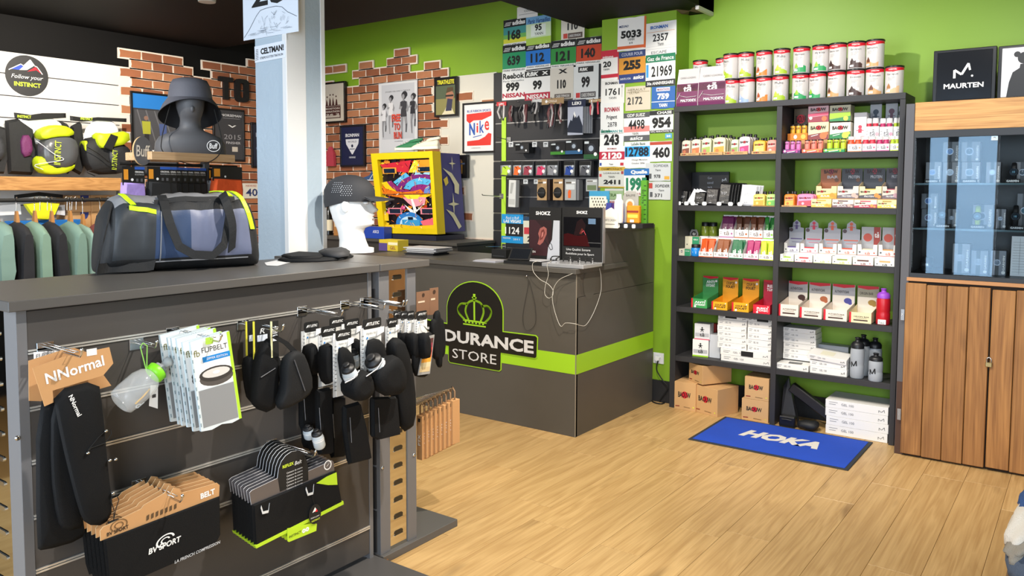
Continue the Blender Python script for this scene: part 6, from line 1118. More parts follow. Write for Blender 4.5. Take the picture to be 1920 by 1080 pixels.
def stack(px0, px1, ys, Y, d, who, gap=.001, draw=mx_, z0=None, tag=None):
    zz = z0 if z0 is not None else z
    for k in range(len(ys)-1):
        h = at((px0+px1)/2, ys[k+1], 1, Y).z-at((px0+px1)/2, ys[k], 1, Y).z-gap; h = min(h, min(q for q in ZT if q > zz+.012)-.038-zz)
        if h < .008: break
        x0, x1 = xat(px0, zz, Y), min(xat(px1, zz, Y), SX1-.037); w = x1-x0; mb = MB(); mb.box(-w/2, 0, 0, w/2, d, h, WB, .001); mb.face(w, h); draw(mb)
        if tag and k in tag: mb.rc(*tag[k], INK)
        j = random.uniform(-.004, .004); thing('flat_box', 'flat white box, %s from the bottom, %s' % (ORD[k], who), 'box', mb, ((x0+x1)/2+j, Y+random.uniform(0, .004), zz), group='flat white boxes'); zz += h+gap
    return zz
a = stack(1351.5, 1446, (686, 674, 662.5), 5.14, .22, 'wide pair under two stacks', tag={1: (.42, .1, .66, .95)})
yy = [662.5-11.3*i for i in range(7)]
stack(1345.5, 1399.5, [661, 650, 639.5, 629, 618, 607, 597], 5.15, .2, 'left stack on the fifth left shelf', z0=a, tag={5: (.25, .4, .65, 1)})
stack(1401, 1447.5, [668, 657, 645, 634, 622, 611, 601.5], 5.15, .2, 'right stack on the fifth left shelf', z0=a, tag={5: (.4, .1, .85, .8)})
stack(1468, 1529, [671, 660, 650, 640, 630, 620, 611], 5.24, .14, 'tall stack on the fifth right shelf', z0=z+.045)
pbox('flat_box', 'large flat white box supporting the white stack of the fifth right shelf', 'box', 1460, 1530, 678, 5.24, z, .14, WB)
def lid(m): mx_(m)
a = stack(1455, 1516.5, (700, 689), 5.125, .1, 'open white box with dark window')
x0, x1, h = spot(1455, 1516.5, 689, 5.125, z); mb = MB(); mb.box(-.04, .0, 0, .04, .05, .0008, M('1f1f22', .3)); thing('box_insert', 'dark square on the top of the low white box', 'label', mb, ((x0+x1)/2+.005, 5.15, a+.0008), .12)
a = stack(1518, 1587, (718, 705, 693.5), 5.125, .13, 'white pair below the tilted open box')
x0, x1 = xat(1514, a, 5.12), xat(1587, a, 5.12); w = x1-x0; mb = MB(); mb.box(-w/2, 0, 0, w/2, .13, .03, WB, .001); mb.face(w, .03); mx_(mb); mb.box(-.05, .03, .0302, .03, .1, .0306, M('e6e2cc', .5)); thing('flat_box', 'white gel box lying tilted, with a pale label on its top', 'box', mb, ((x0+x1)/2, 5.12, a+.001), rot=(radians(9), radians(4), 0), group='flat white boxes')
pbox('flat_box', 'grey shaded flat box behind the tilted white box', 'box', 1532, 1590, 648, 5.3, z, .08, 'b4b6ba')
def ml(mb, fn, r, h):
    q = lambda x0, y0, x1, y1: mb.add([tuple(fn(x, y)) for x, y in ((x0, y0), (x0+.006, y0), (x1+.006, y1), (x1, y1))], [(0, 1, 2, 3)], INK)
    q(-.016, -.02, -.016, .012); q(-.016, .012, -.002, -.014); q(-.002, -.014, .012, .02); q(.012, .02, .014, -.012)
FROST = M('c3c9d0', .25, trans=.35, ior=1.2)
for px, pt, Y, pr_, l in ((1607, 632, 5.16, ml, 'front left one of four'), (1618, 627, 5.26, None, 'rear left one of four'), (1640, 633, 5.28, None, 'rear right one of four'), (1642, 662, 5.14, ml, 'front right one of four, shorter')):
    bottle(px, pt, Y, z, 'frosted sports bottle with black cap, '+l, 'c3c9d0', '1b1c1f', .04, pr_, FROST)
# ---- floor under the shelf
def carton(label, c0, c1, h, depth_dir, w, d, zb=0, rz=0):
    pass
def bc(mb): baouw(mb, .47, .55, .58, .2); mb.line([(.06, .12), (.25, .13)], .006, M('8a2a24')); mb.line([(.45, .12), (.75, .11)], .004, M('8a6a44')); mb.ci(.9, .14, .03, M('d8d84a'), 8)
CB = M('cda26e', .75, var=.05, bump=.05, scale=100)
def cb(label, pl, pr, ptop, Y, zb, d, rz, draw=bc, side=None):
    pL = at(*pl, 2, zb) if zb < .01 else at(*pl, 1, Y); x0 = max(pL.x, SX0+.046); x1 = at(*pr, 1, Y).x; x1 = min(x1, xm-.024) if x0 > SX0+.5 else x1; w = abs(x1-x0); h = at((pl[0]+pr[0])/2, ptop, 1, Y).z-zb; mb = MB(); mb.box(-w/2, 0, 0, w/2, d, h, CB, .001); mb.face(w, h); draw(mb)
    mb.box(-w/2, d*.5-.0008, h, w/2, d*.5+.0008, h+.0006, M('8a6a44'))
    t = thing('shipping_carton', label, 'box', mb, ((x0+x1)/2, Y, zb), rz); return h, (x0+x1)/2
h1, _ = cb('brown carton with red dot logo at the lower left under the shelf', (1261.5, 764), (1304, 768), 717, 5.09, 0, .26, .02)
h2, x2 = cb('brown carton with red dot logo beside the low left one, nearer the mat', (1305.5, 768), (1349, 775), 727, 5.08, 0, .22, -.3)
mb = MB(); 
h3, _ = cb('open brown carton set on top of the two low cartons', (1284, 725), (1324, 729), 683, 5.13, max(h1, h2)+.001, .24, -.55)
h4, _ = cb('brown carton with red dot logo, lower of the pair beside the middle panel', (1395.5, 782), (1440, 791), 750, 5.12, 0, .2, .02)
cb('brown carton with red dot logo, upper of the pair beside the middle panel', (1396, 748), (1441, 752), 708, 5.12, h4+.001, .2, .03)
stack(1548.5, 1671, (822, 805, 788, 772, 756.5), 5.13, .24, 'stack on the floor', z0=.001)
mb = MB(); mb.T = Matrix.Rotation(radians(32), 4, 'Y'); mb.box(-.16, 0, .0, .16, .05, .06, M('17171a', .35, bump=.2, scale=30), .006); p = at(1507, 790, 1, 5.2); thing('black_case', 'black slim case leaning diagonally under the shelf', 'case', mb, (p.x+.04, 5.16, .14))
mb = MB(); mb.box(-.05, 0, 0, .05, .06, .07, M('141416', .3), .006); mb.tube([(-.03, -.003, .05), (0, -.01, .055), (.03, -.003, .05)], .004, M('2a2a2c'), 6); p = at(1482, 796, 2, 0); thing('black_pouch', 'small black box shaped pouch on the floor beside the leaning case', 'pouch', mb, (p.x, 5.1, 0))
mb = MB(); mb.rings([[(-.06, 0, 0), (.05, 0, 0), (.05, .06, 0), (-.06, .06, 0)], [(-.06, .05, .24), (-.03, .05, .3), (-.03, .07, .3), (-.06, .07, .24)]], M('2a2a2d', .3)); thing('folder', 'dark folder standing against the middle panel under the shelf', 'folder', mb, (xm+.1, 5.15, 0))
mb = MB(); mb.ell((0, 0, .03), (.07, .05, .03), M('16171a', .6), 12, 6, 2.4, wob=.3); thing('black_bag', 'crumpled black bag on the floor below the leaning case', 'bag', mb, (at(1520, 803, 2, 0).x, 5.14, 0))
# socket with plug and cable on the pillar strip
p, q = at(1225.5, 660, 1, 5.198), at(1245, 683, 1, 5.198); w, h = q.x-p.x, p.z-q.z; t = thing('power_socket', 'white wall socket with plug on the green pillar', 'socket', loc=((p.x+q.x)/2, 5.1985, q.z))
mb = MB(); mb.box(-w/2, -.008, 0, w/2, 0, h, M('e4e6e8', .3), .003); part('plate', mb, t); mb = MB(); mb.lathe([(.021, -.002), (.023, .004)], n=18, m=M('cfd2d6', .3)); part('recess', mb, t, loc=(0, -.009, h/2), rot=(pi/2, 0, 0)); mb = MB(); mb.rings([[(-.012, -.03, h*.3), (.012, -.03, h*.3), (.018, -.03, h*.6), (-.018, -.03, h*.6)][::-1], [(-.012, -.009, h*.25), (.012, -.009, h*.25), (.018, -.009, h*.7), (-.018, -.009, h*.7)][::-1]], M('f0f0ee', .3)); part('plug', mb, t)
L3 = [(1234, 676), (1231, 688), (1233, 698), (1243, 714), (1252, 728)]; L4 = [(1252, 745), (1248, 753), (1240, 757), (1228, 755), (1220, 750)]
mb = MB(); P = [at(a, b, 1, 5.17) for a, b in L3]+[at(a, b, 2, .006) for a, b in L4]; P = [Vector((min(p.x, SX0-.008), min(p.y, 5.18), max(p.z, .006))) for p in P]; mb.tube(bez(P, 6), .0045, INK, 6); thing('power_cable', 'black cable from the white wall socket down to the floor', 'cable', mb)
# blue floor mat
t = thing('door_mat', 'bright blue HOKA mat lying on the floor before the shelf'.replace('HOKA ', 'lettered '), 'mat'); x0, x1, y0, y1 = -1.935, -1.015, 4.49, 5.095
mb = MB(); mb.box(x0, y0, 0, x1, y1, .005, M('2b2f33', .8), .003); part('rubber_edge', mb, t, label='dark rubber edge')
mb = MB(); mb.box(x0+.022, y0+.022, .004, x1-.022, y1-.022, .0075, M('1747b8', .95, bump=.4, scale=500, var=.18, vs=5), .001); part('pile', mb, t)
mb = MB(); c = Vector(((x0+x1)/2-.005, (y0+y1)/2+.02, .0085)); mb.text('HOKA', c, .47, .15, M('d6d3cc', .9), U=(1, 0, 0), V=(.0, 1, 0), bold=.06, sh=.25); part('lettering', mb, t)
# ================================================================ watch cabinet on the right
CY = 4.97; CX0, CX1 = -.832, .72
OAK = wood_mat('oak_beam', '#b07a42', '#dba866', 16, 1.5, .5, .5, .04, 6, 'x')
OLD = wood_mat('old_plank', '#7f532a', '#ad7b45', 9, .9, .6, .8, .14, 4, 'z')
def glass_mat():
    m = bpy.data.materials.new('pane_glass'); m.use_nodes = True; nt = m.node_tree; nt.nodes.clear(); N = nt.nodes.new
    o = N('ShaderNodeOutputMaterial'); t = N('ShaderNodeBsdfTransparent'); g_ = N('ShaderNodeBsdfGlossy'); f = N('ShaderNodeFresnel'); x = N('ShaderNodeMixShader')
    t.inputs[0].default_value = (.93, .96, .97, 1); g_.inputs['Roughness'].default_value = .01; f.inputs[0].default_value = 1.55; L = nt.links.new
    mu = N('ShaderNodeMath'); mu.operation = 'MULTIPLY'; mu.inputs[1].default_value = 1.0; L(f.outputs[0], mu.inputs[0])
    L(mu.outputs[0], x.inputs[0]); L(t.outputs[0], x.inputs[1]); L(g_.outputs[0], x.inputs[2]); L(x.outputs[0], o.inputs[0]); return m
GLASS = glass_mat(); FR = M('232427', .4); POST = M('57565a', .45)
cab = thing('watch_cabinet', 'tall glazed cabinet with plank doors full of boxed watches', 'cabinet')
mb = MB(); mb.box(CX0-.045, CY-.004, .0, CX0, YB-.03, 1.99, POST, .002); part('side_panel', mb, cab)
mb = MB(); mb.box(CX0-.043, CY-.0055, 0, CX0-.003, CY-.0045, .42, M('4a3022', .6)); part('worn_patch', mb, cab, label='worn brown foot of the side post')
mb = MB(); mb.box(CX0, CY, 1.838, CX1, CY+.03, 1.995, OAK, .002); mb.box(CX0, CY+.03, 1.965, CX1, YB-.03, 1.995, OAK, .002); part('top_beam', mb, cab)
mb = MB(); mb.box(CX0, CY+.0, 1.02, CX1, YB-.03, 1.045, FR, .001); part('cabinet_floor', mb, cab)
mb = MB(); mb.box(CX0, YB-.05, 1.045, CX1, YB-.03, 1.965, M('131417', .4)); part('back_panel', mb, cab)
mb = MB(); mb.box(CX0, CY, 1.8, CX1, CY+.012, 1.838, FR); mb.box(CX0, CY, 1.045, CX0+.008, CY+.012, 1.8, FR); part('door_frame', mb, cab)
dv = xat(1868, 1.4, CY)
for a, b in ((CX0+.01, dv-.002), (dv+.002, CX1)):
    mb = MB(); mb.box(a, CY+.003, 1.048, b, CY+.0075, 1.798, GLASS); gd = part('glass_door', mb, cab)
    mb = MB(); mb.box(-.016, -.004, -.012, .016, .0, .012, CHROME, .001); mb.lathe([(.007, .0), (.007, .006), (.004, .008)], n=12, m=CHROME); part('pivot_hinge', mb, gd, loc=((b-.02) if b < CX1 else a+.3, CY+.002, 1.785))
shz = [at(1760, 344, 1, 5.1).z, at(1760, 427, 1, 5.1).z]
for z in shz:
    mb = MB(); mb.box(CX0+.006, CY+.03, z-.008, CX1, YB-.055, z, GLASS); gs = part('glass_shelf', mb, cab)
    mb = MB(); mb.box(CX0+.006, CY+.028, z-.009, CX1, CY+.0305, z+.001, M('55676a', .1)); part('shelf_edge', mb, gs)
# plank doors
pb = [xat(p, .5, CY) for p in (1687, 1733, 1771, 1811, 1852)]; pb[0] = CX0-.012; w5 = pb[4]-pb[3]; pb2 = [pb[4]+.006, xat(1899, .5, CY)]
while pb2[-1] < CX1: pb2.append(pb2[-1]+.1)
for nm, q in (('left', pb), ('right', pb2)):
    dr = part('plank_door', None, cab)
    for k, (a, b) in enumerate(zip(q, q[1:])):
        mb = MB(); l = .99-(.004 if k else 0)-random.uniform(0, .012); lo_ = random.uniform(.004, .022) if nm == 'right' or k else .012; w = b-a-.003
        mb.box(-w/2, 0, -l/2, w/2, .022, l/2-lo_, OLD, .003); part('plank', mb, dr, loc=((a+b)/2, CY-.022-random.uniform(0, .004), .008+l/2+lo_*.5))
    if nm == 'left':
        for py in (589, 776):
            z = at(1694, py, 1, CY).z; mb = MB(); mb.box(-.016, -.003, -.032, .004, .0, .032, STEEL, .001)
            for j in (-.02, 0, .02): mb.lathe([(.004, 0), (.003, .002)], c=(-.006, j, .003), n=8, m=CHROME)
            part('hinge', mb, dr, loc=(CX0-.016, CY-.024, z))
mb = MB(); mb.box(CX0-.01, CY-.012, 1.0, CX1, CY+.02, 1.02, M('c08a5a', .6, var=.1), .001); part('top_lath', mb, cab)
mb = MB(); mb.box(CX0, CY+.005, 0, CX1, CY+.02, 1.0, M('2a1c10', .8)); part('carcass', mb, cab)
p = at(1854, 682, 1, CY-.03); t = thing('padlock', 'small brass padlock on the plank doors', 'padlock', loc=p)
mb = MB(); mb.box(-.016, -.008, -.018, .016, .006, .008, M('b9a878', .3, .9), .003); part('lock_body', mb, t); mb = MB(); mb.tube(bez([(-.01, 0, .004), (-.01, 0, .024), (0, 0, .034), (.01, 0, .024), (.01, 0, .004)], 5), .0032, CHROME, 7); part('shackle', mb, t)
# watches
def gar(mb, u=.5, v=.1, w=.6, h=.1): mb.tx('GARMIN', u, v, w, h, WHT, .03)
def wbox(px0, px1, pt, z, Y, c, face_c, label, vert=True):
    x0, x1, h = spot(px0, px1, pt, Y, z); w = (x1-x0)*.97; mb = MB(); mb.box(-w/2, 0, 0, w/2, .08, h, M(c, .35), .001); mb.face(w, h)
    a = w/h if w < h else 1
    mb.rc(.3, .0, .55, 1, M('2a2c30', .4)); mb.ci(.43, .52, .23*w/h, M('9a9ea6', .3, .6), 18); mb.ci(.43, .52, .18*w/h, M(face_c, .2), 18); mb.line([(.43, .52), (.43, .62)], .001, WHT)
    if vert: mb.text('GARMIN', ((.86-.5)*w, -.0025, h*.5), h*.6, w*.14, WHT, U=(0, 0, 1), V=(-1, 0, 0), bold=.03)
    mb.ci(.85, .12, .07, WHT, 8)
    return thing('watch_box', label, 'watch box', mb, ((x0+x1)/2, Y, z), group='boxed sports watches')
def plate(px0, px1, z, Y, label):
    x0, x1 = xat(px0, z, Y), xat(px1, z, Y); w = x1-x0; mb = MB(); mb.box(-w/2, 0, 0, w/2, .02, .022, INK, .001); mb.face(w, .022); gar(mb, .5, .5, .8, .5); thing('name_plate', label, 'name plate', mb, ((x0+x1)/2, Y, z))
def watch(px, pt, z, Y, c, label):
    x = xat(px, z+.04, Y); h = at(px, pt, 1, Y).z-z; t = thing('sports_watch', label, 'watch', loc=(x, Y, z))
    mb = MB(); mb.tube([(0, .004, h*.1), (0, -.012, h*.3), (0, -.016, h*.5), (0, -.012, h*.8), (0, .004, h), (0, .03, h*.8), (0, .034, h*.4), (0, .004, h*.1)], .012, M(c, .5), 8, .3); part('strap', mb, t)
    mb = MB(); mb.lathe([(.021, 0), (.023, .003), (.023, .009), (.019, .011)], n=20, m=M('3a3c40', .3, .7)); part('case', mb, t, loc=(0, -.016, h*.56), rot=(pi/2, 0, 0)); mb = MB(); mb.lathe([(.018, .0115), (.017, .0118)], n=20, m=M('0c1016', .1)); mb.text('10', (0, .0, .0123), .012, .01, M('8fd0e8'), V=(0, 1, 0)); part('dial', mb, t, loc=(0, -.016, h*.56), rot=(pi/2, 0, 0))
    mb = MB(); mb.rings([[(-.012, 0, 0), (.012, 0, 0), (.012, .04, 0), (-.012, .04, 0)], [(-.006, .012, h*.5), (.006, .012, h*.5), (.006, .02, h*.5), (-.006, .02, h*.5)]], M('77787c', .3, alpha=.5)); part('stand', mb, t)
zA, zB, zC = shz[0]+.001, shz[1]+.001, 1.0455
for a, b, l, dial in ((1735, 1765, 'first', '5a7ab0'), (1767, 1799, 'second', 'a9b8c8'), (1802, 1838, 'third', '5a6a7a'), (1848, 1876, 'fourth', 'b9c8dc'), (1903, 1935, 'fifth', '44505c')): wbox(a, b, 304, zA, 5.16, '7a7b80', dial, 'grey watch box in the lower tier of the top glass shelf, %s from the left' % l)
zAA = zA+spot(1767, 1799, 304, 5.16, zA)[2]+.001
for a, b, l, dial in ((1767, 1799, 'left', '6f93c8'), (1802, 1838, 'right', '3a3a3c')): wbox(a, b, 266, zAA, 5.165, '77787c', dial, 'grey watch box stacked on the upper tier of the top glass shelf, %s one' % l)
watch(1901, 306, zA, 5.12, '1c1c1f', 'black sports watch standing on the top glass shelf'); plate(1733, 1760, zA, 5.05, 'small black name plate at the left of the top glass shelf'); plate(1802, 1832, zA, 5.05, 'small black name plate in the middle of the top glass shelf'); plate(1884, 1913, zA, 5.05, 'small black name plate at the right of the top glass shelf')
wbox(1727, 1758, 392, zB, 5.16, '6a6b70', '55405a', 'grey watch box, lower one of the pair on the middle glass shelf'); zBB = zB+spot(1727, 1758, 392, 5.16, zB)[2]+.001
wbox(1727, 1759, 363, zBB, 5.165, '66676c', '44609a', 'grey watch box, upper one of the pair on the middle glass shelf'); wbox(1776, 1794, 392, zB, 5.18, '7f8084', '9a9aa0', 'grey watch box behind the left black watch'); wbox(1823, 1862, 384, zB, 5.17, '85868a', '2a2c30', 'grey watch box with a lime watch in the middle of the cabinet'); wbox(1867, 1886, 392, zB, 5.17, '77787e', '8a94a4', 'narrow grey watch box right of the centre one'); wbox(1905, 1940, 363, zB, 5.18, '6a6b70', '3a6a7a', 'tall grey watch box at the right of the middle glass shelf')
watch(1767, 384, zB, 5.12, '1c1c1f', 'black sports watch on the middle glass shelf, left one'); watch(1833, 387, zB, 5.12, 'c3d82a', 'lime strapped sports watch on the middle glass shelf'); watch(1904, 386, zB, 5.12, '1a1a1c', 'black sports watch on the middle glass shelf, right one')
plate(1752, 1782, zB, 5.05, 'small black name plate before the left black watch'); plate(1817, 1848, zB, 5.05, 'small black name plate before the lime watch'); plate(1891, 1921, zB, 5.05, 'small black name plate before the right black watch')
wbox(1785, 1818, 457, zC, 5.12, '8a8b90', '8a8b90', 'tall white and grey watch box on the cabinet floor, left one'); wbox(1820, 1852, 470, zC, 5.1, '7f8590', '7f8590', 'grey watch box on the cabinet floor, middle one'); wbox(1856, 1886, 470, zC, 5.1, '7f8590', '6f7a8a', 'grey watch box on the cabinet floor, right one')
mb = MB(); x0, x1, h = spot(1894, 1935, 443, 5.12, zC); w = x1-x0; mb.box(-w/2, 0, 0, w/2, .006, h, M('e2e4e6', .4)); mb.face(w, h)
for k in range(12): mb.line([(.08, .1+.068*k), (.92, .1+.068*k)], .0012, M('77787a'))
for u in (.4, .7): mb.line([(u, .05), (u, .95)], .001, M('77787a'))
thing('price_list', 'white printed price table standing on the cabinet floor', 'sheet', mb, ((x0+x1)/2, 5.12, zC), rot=(radians(-8), 0, 0))
t = thing('bike_light', 'small dark cylindrical light on the cabinet floor at the left', 'lamp', loc=(xat(1738, zC, 5.15), 5.15, zC)); mb = MB(); mb.lathe([(.028, 0), (.03, .02), (.03, .07), (.024, .08)], n=18, m=M('2a2c30', .3)); part('lamp_body', mb, t); mb = MB(); mb.lathe([(.031, .03), (.031, .045)], n=18, m=M('8a8c92', .2, .8), cap=(0, 0)); part('ring', mb, t)
# light boxes on the cabinet
def lbox(px0, px1, pt, label, fc, draw, z=1.996, Y=5.08):
    x0, x1, h = spot(px0, px1, pt, Y, z); w = x1-x0; t = thing('sign_box', label, 'sign', loc=((x0+x1)/2, Y, z)); mb = MB(); mb.box(-w/2, 0, 0, w/2, .07, h, M('141416', .3), .003); part('frame', mb, t); mb = MB(); mb.box(-w/2+.018, -.004, .012, w/2-.018, 0, h-.014, fc, .002); mb.face(w-.036, h-.026, -.004, 0, .012); draw(mb); part('panel', mb, t)
def dm(mb): mb.line([(.33, .45), (.33, .62)], .012, WHT); mb.line([(.33, .62), (.46, .52)], .011, WHT); mb.line([(.46, .52), (.58, .74)], .012, WHT); mb.line([(.58, .74), (.61, .6)], .01, WHT); mb.ci(.65, .48, .022, WHT, 12); mb.tx('MAURTEN', .5, .29, .72, .105, WHT, .03)
lbox(1748, 1866, 91, 'glossy black square sign box with white zigzag mark on the cabinet', M('15161a', .18, bump=.15, scale=6), dm)
def ds_(mb): m = M('15161a', .5); mb.pg([(.1, 0), (.78, 0), (.72, .35), (.6, .52), (.47, .58), (.47, .66), (.33, .66), (.32, .58), (.2, .5), (.14, .3)], m); mb.ci(.4, .78, .12, m, 18); mb.ci(.27, .86, .06, m, 12)
lbox(1869, 1992, 82, 'white sign box with black silhouette on the cabinet', M('e8e6ea', .3), ds_)
# knitwear at the lower right edge
zk = .42; q = at(1915, 1000, 2, zk+.08)
mb = MB(); mb.box(q.x-.03, q.y-.35, 0, q.x+.5, q.y+.2, zk-.03, M('6a4f34', .6), .004); mb.box(q.x-.01, q.y-.37, zk-.03, q.x+.52, q.y+.22, zk, M('7a5c3c', .55), .004)
thing('low_bench', 'low brown bench at the right edge under the knitwear', 'bench', mb)
def knit(px, py, zz, r, c, label, wob=.35, seed=0, rz=0):
    p = at(px, py, 2, zz); mb = MB(); mb.ell((0, 0, 0), r, M(c, .95, bump=.9, scale=420), 22, 12, 2.3, wob=wob, seed=seed); t = thing('knitwear', label, 'clothes', mb, p, rot=(radians(20), radians(-25), rz)); return t
knit(1945, 1058, zk+.04, (.075, .13, .05), '4a5566', 'slate blue knit piece at the lower right edge', seed=1); knit(1928, 985, zk+.11, (.05, .12, .035), 'd8d0c4', 'cream knit sock with ribbed cuff at the right edge', seed=4, rz=-.3)
knit(1918, 1022, zk+.08, (.045, .07, .022), '8f887c', 'grey flecked knit lining beside the cream sock', seed=6, rz=-.3); knit(1932, 948, zk+.15, (.03, .06, .028), '2c4a7a', 'blue knit hem at the right edge above the cream sock', seed=8)
# ================================================================ frames and posters on the walls
def wallpic(nm, label, cat, p0, p1, plane, axis, fc, bg, draw, fw=.016, d=.022):
    a, b = at(*p0, axis, plane), at(*p1, axis, plane); i = 0 if axis == 1 else 1; w, h = b[i]-a[i], a.z-b.z
    loc = ((a.x+b.x)/2, plane, b.z) if axis == 1 else (plane, (a.y+b.y)/2, b.z); t = thing(nm, label, cat, loc=loc, rz=0 if axis == 1 else pi/2)
    bg = M(bg, .3) if isinstance(bg, str) else bg
    if fc:
        F = M(fc, .35); mb = MB(); mb.box(-w/2, -d*.4, 0, w/2, d, fw, F, .001); mb.box(-w/2, -d*.4, h-fw, w/2, d, h, F, .001); mb.box(-w/2, -d*.4, fw, -w/2+fw, d, h-fw, F, .001); mb.box(w/2-fw, -d*.4, fw, w/2, d, h-fw, F, .001); part('frame', mb, t)
    else: fw = 0
    mb = MB(); mb.box(-w/2+fw, -.001, fw, w/2-fw, d*.8, h-fw, bg); mb.face(w-2*fw, h-2*fw, -.001, 0, fw); draw(mb); part('print', mb, t); return t
YW = 5.366
def boston(mb):
    m = M('4a2a26', .5)
    for k in range(4): mb.pg([(.2+.14*k, .42), (.3+.14*k, .42), (.28+.14*k, .52+.05*(k % 2)), (.24+.14*k, .6+.05*(k in (1, 2)))], m); mb.ci(.27+.13*k, .66+.05*(k in (1, 2)), .025, m, 8)
    mb.rc(.15, .41, .85, .43, m); mb.rc(.17, .08, .85, .4, m)
    for k, s in enumerate(('BOSTON', 'MARATHON', '26 2')): mb.tx(s, .51, .34-.08*k, .6, .05, M('cfc6b8'), .02)
    mb.rc(.2, .1, .82, .15, M('b8aea0'))
wallpic('framed_print', 'black framed beige print of brown runners beside the column', 'picture', (600, 157), (648, 229), YW, 1, '1a1715', 'c9c0b0', boston)
def im(mb): mb.tx('IRONMAN', .5, .78, .62, .09, M('d8dae0'), .03); mb.pg([(.2, .68), (.8, .68), (.78, .55), (.52, .28), (.48, .28), (.22, .55)], M('d8dae0', .4)); mb.tx('WORLD', .5, .61, .4, .05, M('1c2340')); mb.ci(.5, .5, .04, M('1c2340'), 10); mb.line([(.38, .42), (.62, .42)], .006, M('1c2340')); mb.tx('HAWAII', .5, .2, .28, .05, M('c9ccd4'), .02)
wallpic('framed_print', 'dark navy framed print with white shield emblem', 'picture', (638, 236), (684, 312), YW, 1, '1a1a20', '1d2445', im)
def run(mb):
    g_ = M('55555a', .5); mb.rc(.08, .04, .93, .97, M('bfc1c6', .4)); mb.tx('JOGGERS WELCOME TO THE RUN', .5, .87, .64, .025, M('33333a'))
    H_, S_ = M('2a2a2e'), M('8f8f93', .5)
    def fig(u, v, s, top, m=g_):
        P = lambda L, c: mb.pg([(u+x*s, v+y*s) for x, y in L], c)
        P([(-.07, -.03), (.0, -.03), (-.03, -.2), (-.07, -.21)], S_); P([(-.03, -.18), (-.07, -.2), (-.045, -.38), (-.02, -.38)], S_); P([(.0, -.03), (.075, -.03), (.09, -.17), (.045, -.18)], S_); P([(.05, -.16), (.09, -.15), (.075, -.27), (.045, -.27)], m)
        P([(-.085, .14), (.0, .165), (.085, .14), (.07, .03), (.075, -.06), (-.075, -.06), (-.065, .03)], top); P([(.08, .14), (.13, .06), (.1, .0), (.06, .03), (.085, .07)], S_); P([(-.08, .14), (-.12, .05), (-.06, .04), (-.03, .08), (-.08, .08)], S_)
        mb.ci(u+.01*s, v+.225*s, .05*s, H_, 14, .9); mb.ci(u+.03*s, v+.24*s, .045*s, H_, 12, 1.1); mb.ci(u-.005*s, v+.212*s, .034*s, S_, 12, .8); P([(-.02, .18), (.02, .18), (.02, .15), (-.02, .15)], S_)
    fig(.32, .6, .8, M('d8d8da')); fig(.66, .58, 1, M('3a3a40')); fig(.15, .52, .7, M('dadade')); fig(.9, .6, .8, M('2c2c32')); mb.rc(.08, .04, .93, .22, M('d0d2d6', .4))
    for k, s in enumerate(('FREE', 'TO', 'RUN')): mb.tx(s, .48+.02*k, .51-.12*k, (.22, .16, .2)[k], .1, M('d8442e'), .03)
    mb.line([(.44, .19), (.66, .19)], .004, g_)
wallpic('poster', 'grey running film poster with red title on the brick wall', 'poster', (710, 157), (783, 290), YW+.01, 1, None, 'd5d6d8', run, d=.006)
def tri(mb): mb.rc(0, .82, 1, 1, M('15151a')); mb.tx('TRIATHLETE', .5, .92, .86, .12, M('e8e02a'), .03); mb.rc(0, .45, 1, .82, M('55604a', .4)); mb.rc(0, 0, 1, .45, M('8a8452', .4)); mb.pg([(.3, 0), (.95, 0), (.8, .2), (.85, .35), (.6, .3), (.45, .12)], M('d8cfae')); mb.ci(.72, .52, .15, M('a8745a', .4), 14); mb.pg([(.5, .1), (.8, .1), (.86, .42), (.6, .45)], M('3a3a52', .4)); mb.pg([(.52, .6), (.9, .66), (.88, .76), (.6, .76)], M('55452f', .4)); mb.rc(.5, .5, .9, .55, M('1a1a1c'))
wallpic('framed_print', 'small black framed magazine cover with yellow title', 'picture', (815, 147), (857, 217), YW, 1, '121214', '3c3c3a', tri)
def nk(mb):
    R, B_ = M('d8362e', .4), M('2a5ab0', .4); mb.tx('BLUE RIBBON SPORTS', .5, .86, .8, .05, M('2a4a9a'), .02); mb.pg([(.08, .8), (.92, .83), (.92, .74), (.6, .66), (.32, .66), (.18, .6), (.08, .66)], R); mb.pg([(.1, .12), (.9, .12), (.92, .36), (.82, .38), (.7, .3), (.5, .24), (.1, .22)], R); mb.line([(.3, .3), (.6, .34)], .006, B_)
    for s, u, c in (('N', .27, B_), ('i', .45, R), ('k', .6, B_), ('e', .77, R)): mb.tx(s, u, .48+.12*(u-.3), .2 if s == 'N' else .15 if s != 'i' else .06, .26 if s in 'Nk' else .2, c, .04 if s == 'N' else .015)
    mb.tx('OREGON', .4, .07, .3, .025, M('888888'))
wallpic('framed_print', 'black framed white poster with red wave and blue letters', 'picture', (868, 194), (929, 286), YW, 1, '17171a', 'e8e6e6', nk)
def ph(mb): mb.rc(.1, .1, .9, .9, M('2a2622', .3)); mb.rc(.35, .15, .65, .75, M('b8863a', .4)); mb.ci(.5, .78, .08, M('a8745a'), 10); mb.rc(.15, .6, .85, .68, M('55607a'))
wallpic('framed_print', 'small black framed photo beside the yellow pinball box', 'picture', (851, 291), (877, 334), YW, 1, '141416', '1d1a1a', ph, .012)
XW = XL+.035
